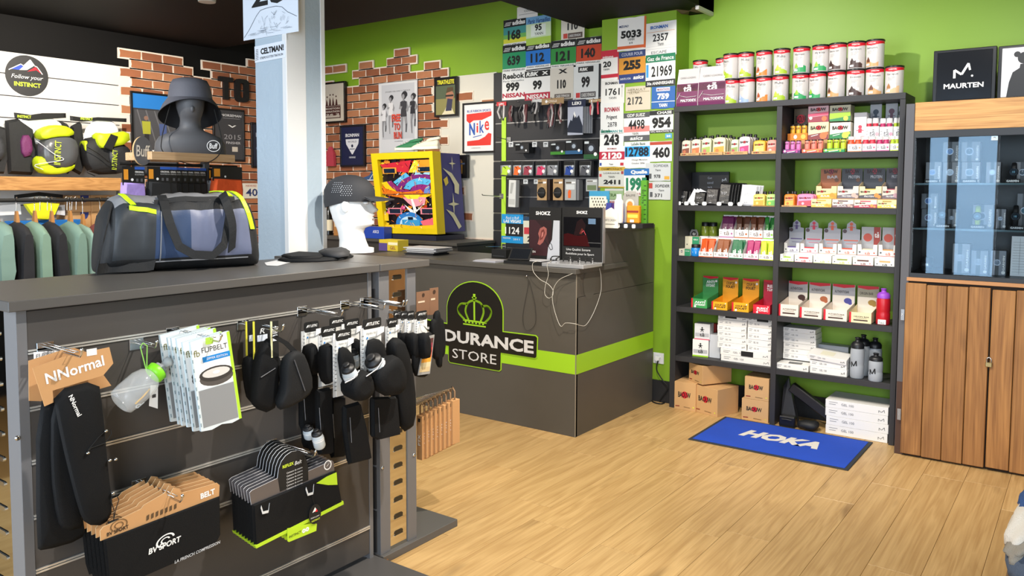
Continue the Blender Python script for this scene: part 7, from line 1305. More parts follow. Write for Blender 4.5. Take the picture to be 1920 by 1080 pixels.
def gx(mb):
    mb.rc(0, .82, 1, 1, M('2a7ac8', .4)); mb.rc(.04, .02, 1, .8, M('4c4c50', .4)); m = M('6a6a6e')
    for k in range(5): mb.line([(.1+.2*k, .8), (.4+.22*k, .2)], .01, m)
    mb.pg([(.2, .66), (.4, .66), (.4, .5), (.22, .5)], M('a8a83a', .4)); mb.ci(.3, .7, .03, M('8a6a5a'), 8); mb.rc(.25, .35, .36, .5, M('2a2a2e')); mb.pg([(.6, .64), (.78, .64), (.78, .46), (.62, .46)], M('4a5a8a', .4)); mb.rc(.63, .34, .72, .46, M('25252a'))
    mb.tx('GO THE', .4, .27, .6, .06, WHT, .03); mb.tx('EXTRA', .38, .19, .56, .06, WHT, .03)
wallpic('framed_poster', 'black framed running poster with blue strip behind the mannequin', 'poster', (244, 170), (334, 330), XW, 0, '121214', '3a3a3e', gx)
def ns(mb): mb.tx('NORSEMAN', .6, .9, .7, .05, M('d8d8da'), .02); mb.line([(.3, .84), (.9, .84)], .004, M('8a8a8e')); mb.tx('V', .62, .68, .3, .05, WHT, .03); mb.tx('2015', .62, .46, .6, .1, M('9a9a9e')); mb.tx('FINISHER', .65, .34, .5, .05, M('d0d0d4')); mb.rc(.6, .16, .8, .26, M('c8c0b4'))
wallpic('framed_poster', 'dark grey framed race poster below the black letters', 'poster', (398, 201), (459, 303), XW, 0, '111113', '3c3d41', ns)
wallpic('framed_poster', 'narrow dark framed poster half hidden by the blue column', 'poster', (470, 229), (497, 315), XW, 0, '111113', '1a2233', lambda mb: (mb.rc(.3, .7, .9, .8, M('9aa0b0')), mb.rc(.3, .4, .8, .45, M('5a6a8a'))))
mb = MB(); p = at(51, 142, 0, XL+.024); rr = at(51, 104, 0, XL+.024).z-p.z; mb.T = Matrix.Translation((0, 0, -rr)); mb.prism([(rr*cos(2*pi*k/40), rr+rr*sin(2*pi*k/40)) for k in range(40)], 0, .004, M('2a2a2c', .5)); mb.face(2*rr, 2*rr)
mb.pg([(.1, .63), (.36, .75), (.44, .7), (.3, .62)], M('2a4ab8')); mb.pg([(.32, .62), (.58, .88), (.66, .76), (.5, .64)], WHT); mb.pg([(.5, .6), (.7, .74), (.84, .58), (.72, .66)], RED); mb.line([(.08, .6), (.36, .77), (.42, .73), (.58, .9), (.68, .76), (.74, .74), (.86, .57)], .006, WHT)
mb.tx('Follow your', .5, .45, .74, .13, WHT, 0, .3); mb.tx('INSTINCT', .5, .28, .62, .11, M('c8e03a'), .03)
thing('round_sign', 'round black sign with mountain emblem on the white slats', 'sign', mb, p, rz=pi/2)
for s, p0, p1, l in (('T', (408, 143), (434, 188), 'left'), ('O', (438, 147), (464, 193), 'right')):
    a, b = at(*p0, 0, XL+.03), at(*p1, 0, XL+.03); mb = MB(); w, h = b.y-a.y, a.z-b.z
    if s == 'T': mb.prism([(-w*.16, 0), (w*.16, 0), (w*.16, h*.8), (w/2, h*.8), (w/2, h), (-w/2, h), (-w/2, h*.8), (-w*.16, h*.8)], -.03, 0, INK)
    else:
        o, i_ = rrect(-w/2, 0, w/2, h, w*.3, 5), rrect(-w*.17, h*.18, w*.17, h*.82, w*.12, 5); n = len(o)
        for y in (-.03, 0): mb.add([(x, y, z) for x, z in o+i_], [(k, (k+1) % n, n+(k+1) % n, n+k) for k in range(n)], INK)
        for L in (o, i_): mb.add([(x, y, z) for y in (-.03, 0) for x, z in L], [(k, (k+1) % n, n+(k+1) % n, n+k) for k in range(n)], INK)
    thing('wall_letter', 'raised black letter %s on the brick wall, %s one of two' % (s, l), 'letter', mb, (XL+.03, (a.y+b.y)/2, b.z), pi/2)

# ================================================================ pinball back box and what is around it
dk = thing('back_counter', 'dark low counter along the back wall under the pinball box', 'counter'); mb = MB(); mb.box(-5.9, 4.86, 0, -4.05, 5.34, 1.06, M('3a3835', .5), .002); part('carcass', mb, dk); mb = MB(); mb.box(-5.92, 4.84, 1.06, -4.04, 5.34, 1.085, M('4a4844', .5), .002); part('worktop', mb, dk)
PY = 4.95; F4 = [at(a, b, 1, PY) for a, b in ((711, 437), (820, 439.5), (810.5, 283), (695, 288))]; o = F4[0]; F2 = [Vector((p.x-o.x, p.z-o.z)) for p in F4]; PB = thing('pinball_backbox', 'bright yellow framed pinball back box with colourful glass art', 'pinball box', loc=(o.x, PY, o.z))
def lp(u, v): a = F2[0]+(F2[1]-F2[0])*u; b = F2[3]+(F2[2]-F2[3])*u; return a+(b-a)*v
YLW = M('e6c90c', .4, var=.06, vs=9); iu0, iu1, iv0, iv1 = .1, .945, .07, .92; mb = MB(); out4 = [lp(0, 0), lp(1, 0), lp(1, 1), lp(0, 1)]; in4 = [lp(iu0, iv0), lp(iu1, iv0), lp(iu1, iv1), lp(iu0, iv1)]
for y, r in ((0, 0), (.1, 1)): mb.add([(p.x, y, p.y) for p in out4+in4], [(k, (k+1) % 4, 4+(k+1) % 4, 4+k) for k in range(4)], YLW)
for L in (out4, in4): mb.add([(p.x, y, p.y) for y in (0, .1) for p in L], [(k, (k+1) % 4, 4+(k+1) % 4, 4+k) for k in range(4)], YLW)
part('frame', mb, PB, label='yellow painted wooden frame')
mb = MB(); ART = .045; e_ = [0]
def art(P, c, r=.25):
    e_[0] += 1; P = [(max(0, min(1, u)), max(0, min(1, v))) for u, v in P]; mb.add([((lp(iu0+(iu1-iu0)*u, iv0+(iv1-iv0)*v)).x, ART-.0003*e_[0], (lp(iu0+(iu1-iu0)*u, iv0+(iv1-iv0)*v)).y) for u, v in P], [tuple(range(len(P)))], M(c, r))
def arc(cx, cy, r0, r1, a0, a1, c, sy=1, n=12): art([(cx+r0*cos(radians(a0+(a1-a0)*k/n)), cy+sy*r0*sin(radians(a0+(a1-a0)*k/n))) for k in range(n+1)]+[(cx+r1*cos(radians(a1-(a1-a0)*k/n)), cy+sy*r1*sin(radians(a1-(a1-a0)*k/n))) for k in range(n+1)], c)
art([(0, 0), (1, 0), (1, 1), (0, 1)], '15121a'); R = random.Random(5)
for k in range(60):
    u, v = R.random(), R.random(); s = R.uniform(.03, .09); art([(max(0, min(1, u+s*cos(a+R.random()))), max(0, min(1, v+s*.6*sin(a+R.random())))) for a in (0, 1.3, 2.6, 3.9, 5.2)], R.choice(('e08a2a', 'd84a8a', 'f0c030', '7a2a6a', 'c8361e', '2a2a3a', 'e8a03a', '15121a')))
art([(.0, .93), (.62, .98), (.55, .8), (.3, .82), (.05, .88)], 'c8283a'); art([(.55, .8), (.68, .98), (.8, .96), (.68, .8)], 'f0d83a'); art([(.72, .98), (1, .98), (1, .86), (.8, .8)], 'e89a2a')
art([(.66, .76), (.76, .93), (.78, .78), (.95, .76), (.98, .88), (.74, .72)], '9fd0f0'); art([(.22, .66), (.5, .8), (.58, .74), (.34, .58)], '5ab8e8'); art([(.18, .64), (.24, .67), (.36, .57), (.2, .55)], '15121a')
arc(.78, .52, .5, .34, 25, 165, '7a2a7a', .5); arc(.78, .52, .36, .2, 15, 165, '5ab8e8', .55); arc(.78, .54, .22, .0, 10, 180, '8a2a7a', .4); arc(.6, .75, .62, .5, 195, 335, 'f0c81e', .55); arc(.6, .77, .52, .42, 200, 330, '8a2a6a', .55); arc(.45, .8, .8, .62, 215, 300, 'e0761e', .45)
art([(.4, .44), (.72, .45), (.86, .44), (.82, .34), (.6, .3), (.5, .36)], 'f09aa8'); art([(.42, .48), (.75, .48), (.7, .42), (.5, .42)], 'f5e03a')
art([(.56, .42), (.6, .25), (.42, .34), (.56, .2), (.5, .1), (.66, .1), (.64, .22), (.8, .34), (.66, .26), (.6, .42)], 'f4f4f0'); arc(.5, .05, .28, .0, 0, 180, '2a7ac8', .65); arc(.5, .05, .2, .0, 0, 180, 'bfe0f4', .6); art([(.35, .03), (.7, .03), (.7, .12), (.35, .12)], '3a9ad8')
art([(0, 0), (1, 0), (1, .05), (.6, .03), (.3, .05), (0, .04)], 'e8c020'); art([(.72, .1), (1, .16), (1, .05), (.76, .04)], 'e86a7a'); art([(0, .1), (.08, .1), (.08, .2), (0, .2)], 'f0c82a'); arc(.95, .5, .12, .0, 90, 180, '6a8ad0', .9)
for u, v in ((.08, .83), (.75, .84), (.12, .24), (.77, .24)): art([(u-.03, v-.04), (u+.25, v-.04), (u+.25, v+.05), (u-.03, v+.05)], 'e8a03a' if v > .5 else 'e88a9a'); art([(u, v-.03), (u+.22, v-.03), (u+.22, v+.035), (u, v+.035)], '12243a', .1)
art([(.48, .12), (.58, .12), (.58, .16), (.48, .16)], '12243a', .1); art([(0, .485), (1, .49), (1, .497), (0, .492)], '2a2a3a')
for k in range(150):
    u, v = R.random(), R.random(); a = R.choice((.5, .9, 2.4, 1.3))+R.uniform(-.3, .3); l = R.uniform(.02, .07); t_ = R.uniform(.004, .011)
    if .08 < v < .2 and .4 < u < .65: continue
    du, dv_ = l*cos(a), l*sin(a); art([(u, v), (u+du, v+dv_), (u+du-t_*sin(a), v+dv_+t_*cos(a)), (u-t_*sin(a), v+t_*cos(a))], R.choice(('15121a', '15121a', '15121a', 'f0c830', 'e8792a', 'f4f0e0', '8a2a6a')))
part('glass_art', mb, PB, label='backglass painted in bright comic colours')
mb = MB(); NAVY = M('3a3a7a', .5); bk = [lp(.02, .02), lp(1.0, .02), lp(.985, .985), lp(.02, .985)]; mb.prism([tuple(p) for p in bk], .1, .36, NAVY); part('cabinet_body', mb, PB, label='navy box painted with pale stars')
mb = MB(); xs = lambda v: lp(1.0, v).x+.003
def sd(P, c='d8d4b0'): mb.add([(xs(v)+.0005, .1+.25*u, lp(1, v).y) for u, v in P], [tuple(range(len(P)))], M(c, .5))
for u, v, s in ((.55, .86, .16), (.5, .36, .26)): sd([(u+s*(1.4 if k % 2 == 0 else .25)*.5*cos(k*pi/4)*1.6, v+s*.55*(1 if k % 2 == 0 else .2)*sin(k*pi/4)) for k in range(8)])
sd([(.05, .8), (.5, .74), (.85, .6), (.8, .48), (.6, .5), (.6, .6), (.4, .7)]); sd([(.1, .3), (.5, .25), (.85, .08), (.7, .05), (.4, .2)]); sd([(.05, .66), (.25, .7), (.3, .62), (.15, .58)], 'e0c84a')
part('painted_stars', mb, PB)
mb = MB(); mb.box(lp(.05, 0).x, .0, 1.086-o.z, lp(.98, 0).x, .36, -.002, M('23263a', .5)); part('base_plinth', mb, PB)
def shoe(label, px0, px1, Y, z, c, stripe, rz, sole='efe9dc'):
    x0, x1 = xat(px0, z, Y), xat(px1, z, Y); L = .26; t = thing('running_shoe', label, 'shoe', loc=((x0+x1)/2, Y, z), rz=rz); mb = MB(); R_ = []
    prof = [(-.5, .3, .06, .02), (-.46, .3, .085, .03), (-.3, .36, .08, .035), (-.12, .36, .082, .036), (.05, .36, .07, .039), (.2, .36, .056, .043), (.34, .34, .046, .043), (.45, .3, .036, .034), (.5, .2, .026, .016)]
    for u, s, h, w in prof: R_.append([(u*L, w*cos(a), .018+(h-.018)*max(0, sin(a))*(1 if 0 < a < pi else 0)) for a in [2*pi*k/12 for k in range(12)]])
    mb.rings(R_, M(c, .6), True); part('upper', mb, t)
    mb = MB(); mb.rings([[(-.3*L+.062*f*cos(a), .027*f*sin(a), z_-.16*(.062*f*cos(a))) for a in [2*pi*k/14 for k in range(14)]] for f, z_ in ((1.12, .072), (1.1, .092), (.86, .094), (.8, .07))], M(c, .7), True, (0, 1)); part('collar', mb, t); mb = MB(); mb.ell((-.3*L, 0, .082), (.05, .021, .004), M('2a2a28', .8), 12, 4); part('opening', mb, t)
    mb = MB(); mb.rings([[(u*L*1.03, w*1.08*cos(a), .011+.011*(1 if sin(a) > 0 else -1)+.006*abs(u)) for a in [2*pi*(k+.5)/12 for k in range(12)]] for u, s, h, w in prof], M(sole, .6)); part('sole', mb, t)
    mb = MB(); mb.tube([(-.06, -.039, .025), (-.02, -.036, .06), (.03, -.04, .03)], .004, M(stripe, .5), 5); mb.tube([(-.01, -.038, .028), (.02, -.034, .056), (.06, -.042, .028)], .004, M(stripe, .5), 5); part('side_stripe', mb, t)
    mb = MB()
    for k in range(4): mb.tube([(.0+.025*k, -.022, .075-.009*k), (.01+.025*k, 0, .082-.01*k), (.0+.025*k, .022, .075-.009*k)], .003, M('f2efe6'), 5)
    part('laces', mb, t)
zt_ = at(770, 284, 1, 5.05).z+.012
shoe('green running shoe with pale stripes on top of the pinball box', 741, 792, 5.1, zt_, '2f7a52', 'e0dcc8', pi+.15); shoe('cream running shoe with orange stripes on top of the pinball box', 774, 824, 5.0, zt_-.004, 'e6dec8', 'd8823a', pi+.1)
# papers, folders
mb = MB(); R = random.Random(3)
for k in range(9): w = R.uniform(.12, .16); mb.box(-w+R.uniform(-.01, .02), -.1, .006*k, w+R.uniform(-.02, .03), .1, .006*k+.005, M(('1c1c1f', '2a2a2e', '1c1c1f', 'c9c9cc', '55565a', 'd8d8da', '8a8a8e', 'e8e8e8', 'd0d0d4')[k], .5))
thing('paper_pile', 'pile of black folders and pale papers on the counter', 'papers', mb, (xat(792, 1.04, 4.35), 4.4, 1.0305), rz=.1)
mb = MB(); mb.box(-.1, 0, 0, .1, .12, .085, M('d9c23a', .4), .002); mb.face(.2, .085); mb.rc(0, 0, .45, .7, M('5a4a8a')); mb.rc(.5, .55, 1, .8, M('f0e8c0')); mb.tx('GEL', .75, .3, .3, .3, M('8a2a4a')); thing('yellow_packets', 'yellow and purple packets left of the paper pile', 'packet', mb, (xat(728, 1.05, 4.45), 4.45, 1.0305))
mb = MB(); mb.box(-.12, 0, 0, .12, .095, .1, M('2446a8', .4), .002); mb.face(.24, .1); mb.tx('ASICS', .6, .6, .3, .25, M('d8dae8'), .02); thing('blue_box', 'blue carton behind the white head', 'box', mb, (xat(701, 1.1, 4.845), 4.845, 1.086))
mb = MB(); mb.box(-.3, 0, 0, .3, .2, .02, M('a8a49a', .5), .001); thing('wooden_board', 'pale board lying on the back counter before the pinball box', 'board', mb, (xat(790, 1.09, 4.72), 4.55, 1.0305))
t = thing('wine_bottle', 'dark bottle with cream label behind the white head', 'bottle', loc=(xat(617, 1.2, 5.0), 5.0, 1.086)); mb = MB(); mb.lathe([(.036, 0), (.037, .19), (.015, .25), (.014, .31)], n=16, m=M('14130f', .15)); part('bottle_body', mb, t); mb = MB(); mb.lathe([(.0375, .04), (.0375, .14)], n=16, m=M('d8cdb0', .6), cap=(0, 0)); part('label', mb, t)
mb = MB(); mb.box(-.06, 0, 0, .06, .06, .16, M('a8743f', .6), .002); mb.face(.12, .16); mb.rc(.1, .5, .9, .8, M('d8c8a8')); thing('kraft_box', 'kraft box behind the neck of the white head', 'box', mb, (xat(634, 1.1, 4.95), 4.95, 1.086))
p = at(618, 300, 1, 5.35); mb = MB(); mb.rings([[(-.06, 0, 0), (.06, 0, 0), (.06, .03, 0), (-.06, .03, 0)], [(-.055, 0, .12), (.055, 0, .12), (.055, .03, .12), (-.055, .03, .12)], [(-.02, .01, .19), (.02, .01, .19), (.02, .02, .19), (-.02, .02, .19)]], M('b03a4a', .7)); thing('red_shirt', 'small dark red shirt ornament hanging on the bricks', 'ornament', mb, (p.x, 5.35, p.z-.06))
mb = MB(); p = at(692, 333, 1, 5.37); mb.pg if 0 else None; mb.prism([(-.1, -.03), (.11, -.03), (.11, .05), (.04, .06), (.0, .02), (-.08, .0)], 0, .012, M('3a5a8a', .5), WHT); mb.face(.2, .08, 0, 0, -.03); mb.line([(.0, .08), (1, .08)], .008, WHT); mb.line([(.55, .2), (.75, .75)], .006, WHT); thing('shoe_cutout', 'flat blue shoe ornament on the bricks left of the pinball box', 'ornament', mb, (p.x, 5.37, p.z))
mb = MB(); p = at(470, 358, 0, XL+.03); mb.box(-.14, -.006, -.07, .14, 0, .07, M('d8d4c8', .4), .002); mb.face(.28, .14, -.006, 0, -.07); mb.tx('401', .6, .4, .6, .5, M('2a3a6a'), .02); mb.tx('HAWAII', .5, .84, .4, .16, M('a84a3a')); thing('number_plate', 'cream car number plate on the brick wall left of the column', 'number plate', mb, p, rz=pi/2)

# ================================================================ on the gondola
# white display head with cap
hb = at(668, 473, 2, 1.21); hb.z = 1.2105; sc = .96; HD = thing('display_mannequin', 'glossy white display head in profile', 'display head', loc=hb, rz=radians(35.9)); WH = M('eeeeec', .22)
# (z, front, back, half width, nose) in metres, x = facing direction
prof = [(.0, .085, -.095, .085, 0), (.022, .085, -.095, .085, 0), (.026, .06, -.082, .07, 0), (.06, .052, -.075, .062, 0), (.1, .05, -.075, .06, 0), (.118, .062, -.077, .062, 0), (.128, .09, -.08, .064, .0), (.138, .104, -.082, .066, .004), (.15, .106, -.085, .068, .005), (.158, .098, -.087, .069, .004), (.168, .104, -.09, .07, .008), (.174, .1, -.091, .071, .005), (.181, .107, -.093, .072, .009), (.19, .1, -.096, .073, .01), (.198, .098, -.099, .074, .03), (.207, .097, -.101, .075, .036), (.218, .094, -.103, .076, .028), (.232, .09, -.105, .077, .019), (.245, .085, -.107, .077, .013), (.256, .094, -.108, .078, .006), (.27, .1, -.108, .078, 0), (.3, .098, -.106, .077, 0), (.33, .08, -.095, .068, 0), (.352, .05, -.068, .046, 0), (.362, .012, -.03, .018, 0)]
R_ = []
for z, f, b, w, ns_ in prof:
    ring = []
    for k in range(36):
        a = 2*pi*k/36; cx = (f+b)/2; x = cx+(f-b)/2*cos(a); y = w*sin(a)*(1-.16*max(0, cos(a)))
        da = min(a, 2*pi-a); x += ns_*math.exp(-(da/.2)**2)-(.012*math.exp(-((da-.42)/.16)**2) if .225 < z < .252 else 0); ring.append(((x-.024*min(1, max(0, (z-.03)/.13)))*sc, y*sc, z*sc))
    R_.append(ring)
mb = MB(); mb.rings(R_, WH, True); part('head', mb, HD)
for s in (-1, 1):
    mb = MB(); mb.ell((-.036*sc, s*.077*sc, .225*sc), (.02, .009, .032), WH, 12, 7); part('ear', mb, HD)
    mb = MB(); mb.ell((.054*sc, s*.031*sc, .24*sc), (.014, .014, .0075), WH, 12, 7); part('eye', mb, HD)
CAPM = M('2c2d31', .75, bump=.2, scale=200); cp = thing('peaked_hat', 'charcoal running cap with short brim on the white head', 'cap', loc=hb+Vector((-.024*sc*cos(radians(35.9)), -.024*sc*sin(radians(35.9)), 0)), rz=radians(35.9)); mb = MB(); Rc = []
for k, (z, s) in enumerate(((.245, 1.05), (.27, 1.09), (.3, 1.08), (.325, .98), (.345, .82), (.362, .58), (.372, .28), (.374, .05))):
    Rc.append([((-.006+.113*s*cos(a))*sc, .08*s*sin(a)*sc, (z-(.03*max(0, -cos(a)) if k < 2 else 0))*sc) for a in [2*pi*j/32 for j in range(32)]])
mb.rings(Rc, CAPM, True, (0, 1)); part('crown', mb, cp)
mb = MB(); br = []; nb = 14
top = [((.11+.1*cos(a)+.0)*sc, .085*sin(a)*sc, (.266-.012*sin(a)**2-.006*cos(a))*sc) for a in [(-pi/2)+pi*j/nb for j in range(nb+1)]]; inn = [((.075+.03*cos(a))*sc, .082*sin(a)*sc, (.272)*sc) for a in [(-pi/2)+pi*j/nb for j in range(nb+1)]]
for dz in (0, -.006): mb.add([(x, y, z+dz) for x, y, z in top+inn], [(k, k+1, nb+2+k, nb+1+k) for k in range(nb)], CAPM)
mb.add(top+[(x, y, z-.006) for x, y, z in top], [(k, k+1, nb+2+k, nb+1+k) for k in range(nb)], CAPM); part('brim', mb, cp)
mb = MB()
for a0, z0_ in ((-.5, .285), (-1.15, .3)):
    for i in range(5):
        for j in range(6):
            a = -pi/2+a0*.6+.3+(i-2)*.09+(.045 if j % 2 else 0); zz = z0_+.009*j-.01; s = 1.095 if zz < .3 else 1.08-(zz-.3)*3.2; p = Vector(((-.006+.1145*s*cos(a))*sc, .0815*s*sin(a)*sc, zz*sc)); n_ = Vector((cos(a), sin(a), .15)).normalized(); u_ = n_.cross(Vector((0, 0, 1))).normalized(); v_ = u_.cross(n_)
            mb.add([tuple(p+n_*.002+u_*.0018*cos(q)+v_*.0018*sin(q)) for q in [2*pi*t_/6 for t_ in range(6)]], [tuple(range(6))], M('c9cbd0', .5))
part('perforation', mb, cp, kind='stuff')
# folded black garments and a paper under them
mb = MB()
for k, (L, z0_, z1_) in enumerate((([(522, 489), (540, 480), (590, 480), (650, 476), (662, 482), (640, 488), (600, 491), (540, 492)], 0, .012), ([(528, 486), (560, 480), (610, 483), (600, 490), (545, 491)], .01, .022))):
    P = [at(a, b, 2, 1.211) for a, b in L]; P = P if sum(a.x*b.y-a.y*b.x for a, b in zip(P, P[1:]+P[:1])) > 0 else P[::-1]; c = sum(P, Vector())/len(P)
    mb.rings([[(p.x, p.y, 1.211+z0_) for p in P], [(c.x+(p.x-c.x)*1.02, c.y+(p.y-c.y)*1.02, 1.211+(z0_+z1_)/2) for p in P], [(c.x+(p.x-c.x)*.9, c.y+(p.y-c.y)*.9, 1.211+z1_) for p in P]], FAB2, True)
thing('folded_sleeves', 'flat folded black sleeves lying on the gondola top', 'clothes', mb)
mb = MB(); P = [at(a, b, 2, 1.211) for a, b in ((598, 481), (644, 477), (656, 481), (654, 486), (636, 489), (603, 486))]; P = P[::-1] if sum(a.x*b.y-a.y*b.x for a, b in zip(P, P[1:]+P[:1])) < 0 else P; c = sum(P, Vector())/6
mb.rings([[(p.x, p.y, 1.224) for p in P], [(c.x+(p.x-c.x)*1.03, c.y+(p.y-c.y)*1.03, 1.235) for p in P], [(c.x+(p.x-c.x)*.7, c.y+(p.y-c.y)*.7, 1.248) for p in P]], M('3a3a3c', .7), True); thing('folded_glove', 'dark grey folded glove on the black sleeves', 'clothes', mb)
mb = MB(); P = [at(a, b, 2, 1.2105) for a, b in ((496, 493), (520, 488), (545, 492), (520, 499), (500, 498))]; mb.add([tuple(p) for p in P], [tuple(range(5))], M('d8dade', .5)); mb.add([(p.x, p.y, p.z+.001) for p in P], [tuple(range(5))], M('d8dade', .5)); thing('paper_slip', 'white paper slip beside the duffel bag', 'paper', mb)
# duffel bag
bL, bR = at(193, 517, 2, 1.21), at(497, 500, 2, 1.21); ax = (bR-bL); Lb = ax.length*1.0; ang = math.atan2(ax.y, ax.x); perp = Vector((-sin(ang), cos(ang), 0)); DB, HB = .27, .275
bag = thing('duffel_bag', 'dark blue and grey duffel bag with neon piping on the gondola', 'bag', loc=(bL.x, bL.y, 1.2105), rz=ang)
MATB = {'blk': M('1b1c1e', .7, bump=.25, scale=150), 'gry': M('868688', .5, bump=.3, scale=25), 'nav': M('2f4262', .45, bump=.4, scale=18), 'slt': M('666c84', .45, bump=.4, scale=18), 'dgr': M('2e3236', .5, bump=.4, scale=20)}
nL, nA = 40, 36; V = []
for i in range(nL+1):
    t = i/nL; u = 2*abs(t-.5); s = (1-max(0, (u-.78)/.22)**2.4*.3); s *= 1-.03*sin(t*pi*3)**2; hh = HB*(.965+.05*t)*(1-max(0, (u-.8)/.2)**2*.24)
    for j in range(nA):
        a = 2*pi*j/nA; p = 3.2; q = 2/p; ca, sa = cos(a), sin(a); y = DB/2*s*math.copysign(abs(ca)**q, ca); z = hh/2*(1+math.copysign(abs(sa)**(q if sa < 0 else .8), sa))
        w = .012*noise.noise(Vector((t*7, ca*1.6, sa*1.6)))+.006*noise.noise(Vector((t*22, ca*3, sa*3+7))); x = Lb*t+(.03*(.5-t)*2*(z/HB))*(1)
        V.append((x, DB/2-y*(1+w*6)*1.0, max(0, z*(1+w*3))))
mb = MB(); groups = {}
for i in range(nL):
    for j in range(nA):
        t = (i+.5)/nL; a = 2*pi*(j+.5)/nA; sa, ca = sin(a), cos(a)
        if sa < -.55: k = 'blk'
        elif t > .93 or t < .05: k = 'blk'
        elif sa > .72: k = 'gry'
        elif ca > 0: k = 'dgr' if t < .3 else ('nav' if t < .52 else 'slt') if sa < .45 else ('blk' if t > .32 else 'dgr')
        else: k = 'nav'
        groups.setdefault(k, []).append((i*nA+j, (i+1)*nA+j, (i+1)*nA+(j+1) % nA, i*nA+(j+1) % nA))
me = bpy.data.meshes.new('bag_body'); fs = []; mi = []
for n_, (k, L) in enumerate(groups.items()): me.materials.append(MATB[k]); fs += L; mi += [n_]*len(L)
me.materials.append(MATB['blk']); fs += [tuple(range(nA)), tuple(range(nL*nA, (nL+1)*nA))[::-1]]; mi += [len(groups)]*2
me.from_pydata(V, [], fs); me.polygons.foreach_set('material_index', mi); me.polygons.foreach_set('use_smooth', [True]*len(fs)); me.update(); part('bag_body', me, bag)
def on(t, deg, off=.002):
    i = t*nL; i0 = int(min(nL-1, i)); j = (deg % 360)/360*nA; j0 = int(j) % nA; f = i-i0; g_ = j-int(j); A = Vector(V[i0*nA+j0])*(1-g_)+Vector(V[i0*nA+(j0+1) % nA])*g_; B = Vector(V[(i0+1)*nA+j0])*(1-g_)+Vector(V[(i0+1)*nA+(j0+1) % nA])*g_; p = A*(1-f)+B*f; c = Vector((p.x, DB/2, HB/2)); return p+(p-c).normalized()*off
NEON = M('c8f01e', .5)
for L, l in (([(.1+.01*k, 78-6*k) for k in range(7)], None), ([(.13+.028*k, 36-1.5*k) for k in range(7)], None), ([(.78+.012*k, 100-8*k) for k in range(6)], None), ([(.86+.009*k, 104-10*k) for k in range(11)], None)):
    mb = MB(); P = [on(t, d, .004) for t, d in L]; mb.strap([(p, (1, 0, 0) if abs(L[0][1]-L[-1][1]) > 20 else (0, 0, 1)) for p in P], .016, .004, NEON); part('piping', mb, bag, label='neon yellow piping')
STR = M('131416', .75, bump=.2, scale=200)
mb = MB(); mb.strap([(on(.36, 70, .004), (1, 0, 0)), (on(.36, 50, .006), (1, 0, 0)), (on(.36, 30, .006), (1, 0, 0)), (on(.38, 10, .014), (1, 0, .3)), (on(.43, -8, .03), (.7, 0, .7)), (on(.52, -16, .04), (.2, 0, 1)), (on(.64, -18, .04), (0, 0, 1)), (on(.72, -8, .035), (-.6, 0, .8)), (on(.78, 15, .02), (-1, 0, .4)), (on(.8, 40, .008), (1, 0, 0)), (on(.79, 62, .004), (1, 0, 0))], .03, .006, STR); part('handle', mb, bag)
mb = MB(); P = [on(.79, 40, .01), on(.76, 52, .03), on(.75, 30, .05), on(.78, 5, .045), on(.77, -12, .04)]; mb.strap([(p, (.8, 0, .6)) for p in bez(P, 4)], .032, .006, STR); part('handle', mb, bag)
mb = MB(); P = bez([on(.03, 60, .01), on(.0, 20, .03), on(-.0, -20, .045)+Vector((-.02, 0, 0)), on(.0, -50, .04)+Vector((.02, -.01, .02)), on(.12, -52, .02), on(.3, -40, .01)], 5); mb.strap([((p.x, p.y, max(p.z, .022)), (.3, .2, 1)) for p in P], .036, .005, STR); part('shoulder_strap', mb, bag)
mb = MB(); mb.strap([(on(t, 52-1*abs(t-.5), .003), (0, .5, 1)) for t in [.3+.07*k for k in range(9)]], .02, .003, STR); part('zip_flap', mb, bag)
mb = MB(); mb.strap([(on(t, -36, .003), (0, 0, 1)) for t in [.3+.06*k for k in range(11)]], .004, .002, M('77787c', .5)); mb.strap([(on(.33, d, .003), (1, 0, 0)) for d in range(-36, 30, 8)], .004, .002, M('77787c')); part('seam_piping', mb, bag)
# ceiling spotlight
p = at(388, 4, 2, 2.62); t = thing('ceiling_spotlight', 'small white cylindrical spotlight under the black ceiling', 'lamp', loc=p); mb = MB(); mb.lathe([(.05, 0), (.052, .01), (.052, .1), (.05, .12)], n=20, m=M('b9b5ae', .4)); part('housing', mb, t); mb = MB(); mb.lathe([(.012, .12), (.012, 2.74-p.z)], n=10, m=INK); part('stem', mb, t); mb = MB()
for k in range(12): a = 2*pi*k/12; mb.box(.053*cos(a)-.003, .053*sin(a)-.003, .05, .053*cos(a)+.003, .053*sin(a)+.003, .11, INK)
part('cooling_fin', mb, t, kind='stuff')
# ================================================================ left wall: packs, rail with clothes, boxes
XK = -6.2
def xp(mb, L, X, o, y0, y1, m, k=1, ins=.85, soft=True):
    P = gl(L, X, o); P = sub(P, k) if k > 1 else P
    return mb.puff(P, y0, y1, m, ins, soft)
c1 = lambda L: [(x/4, y/4) for x, y in L]; c2l = lambda L: [(x/4, 250+y/4) for x, y in L]
LY = M('c8dc1e', .5, bump=.2, scale=60); BK = M('1a1b1d', .7, bump=.3, scale=60)
PACKS = []
def pack(label, X, o_px, parts_):
    o = (gy(*o_px, X), gz_(*o_px, X)); t = thing('running_pack', label, 'backpack', loc=(X, o[0], o[1]), rz=pi/2, group='running packs on the white slats')
    for nm, L, y0, y1, m, lab in parts_:
        if t not in PACKS: PACKS.append(t)
        mb = MB(); fl_ = nm in ('header_card', 'mountain_card', 'vest', 'swing_tag', 'vest_side'); xp(mb, L, X, o, y0, y1, m, 1 if fl_ else 2, .9, not fl_); part(nm, mb, t, lab)
    return t, o
PUR = M('6a2a5a', .7, bump=.5, scale=120); SLV = M('9a9c9e', .35, bump=.4, scale=20)
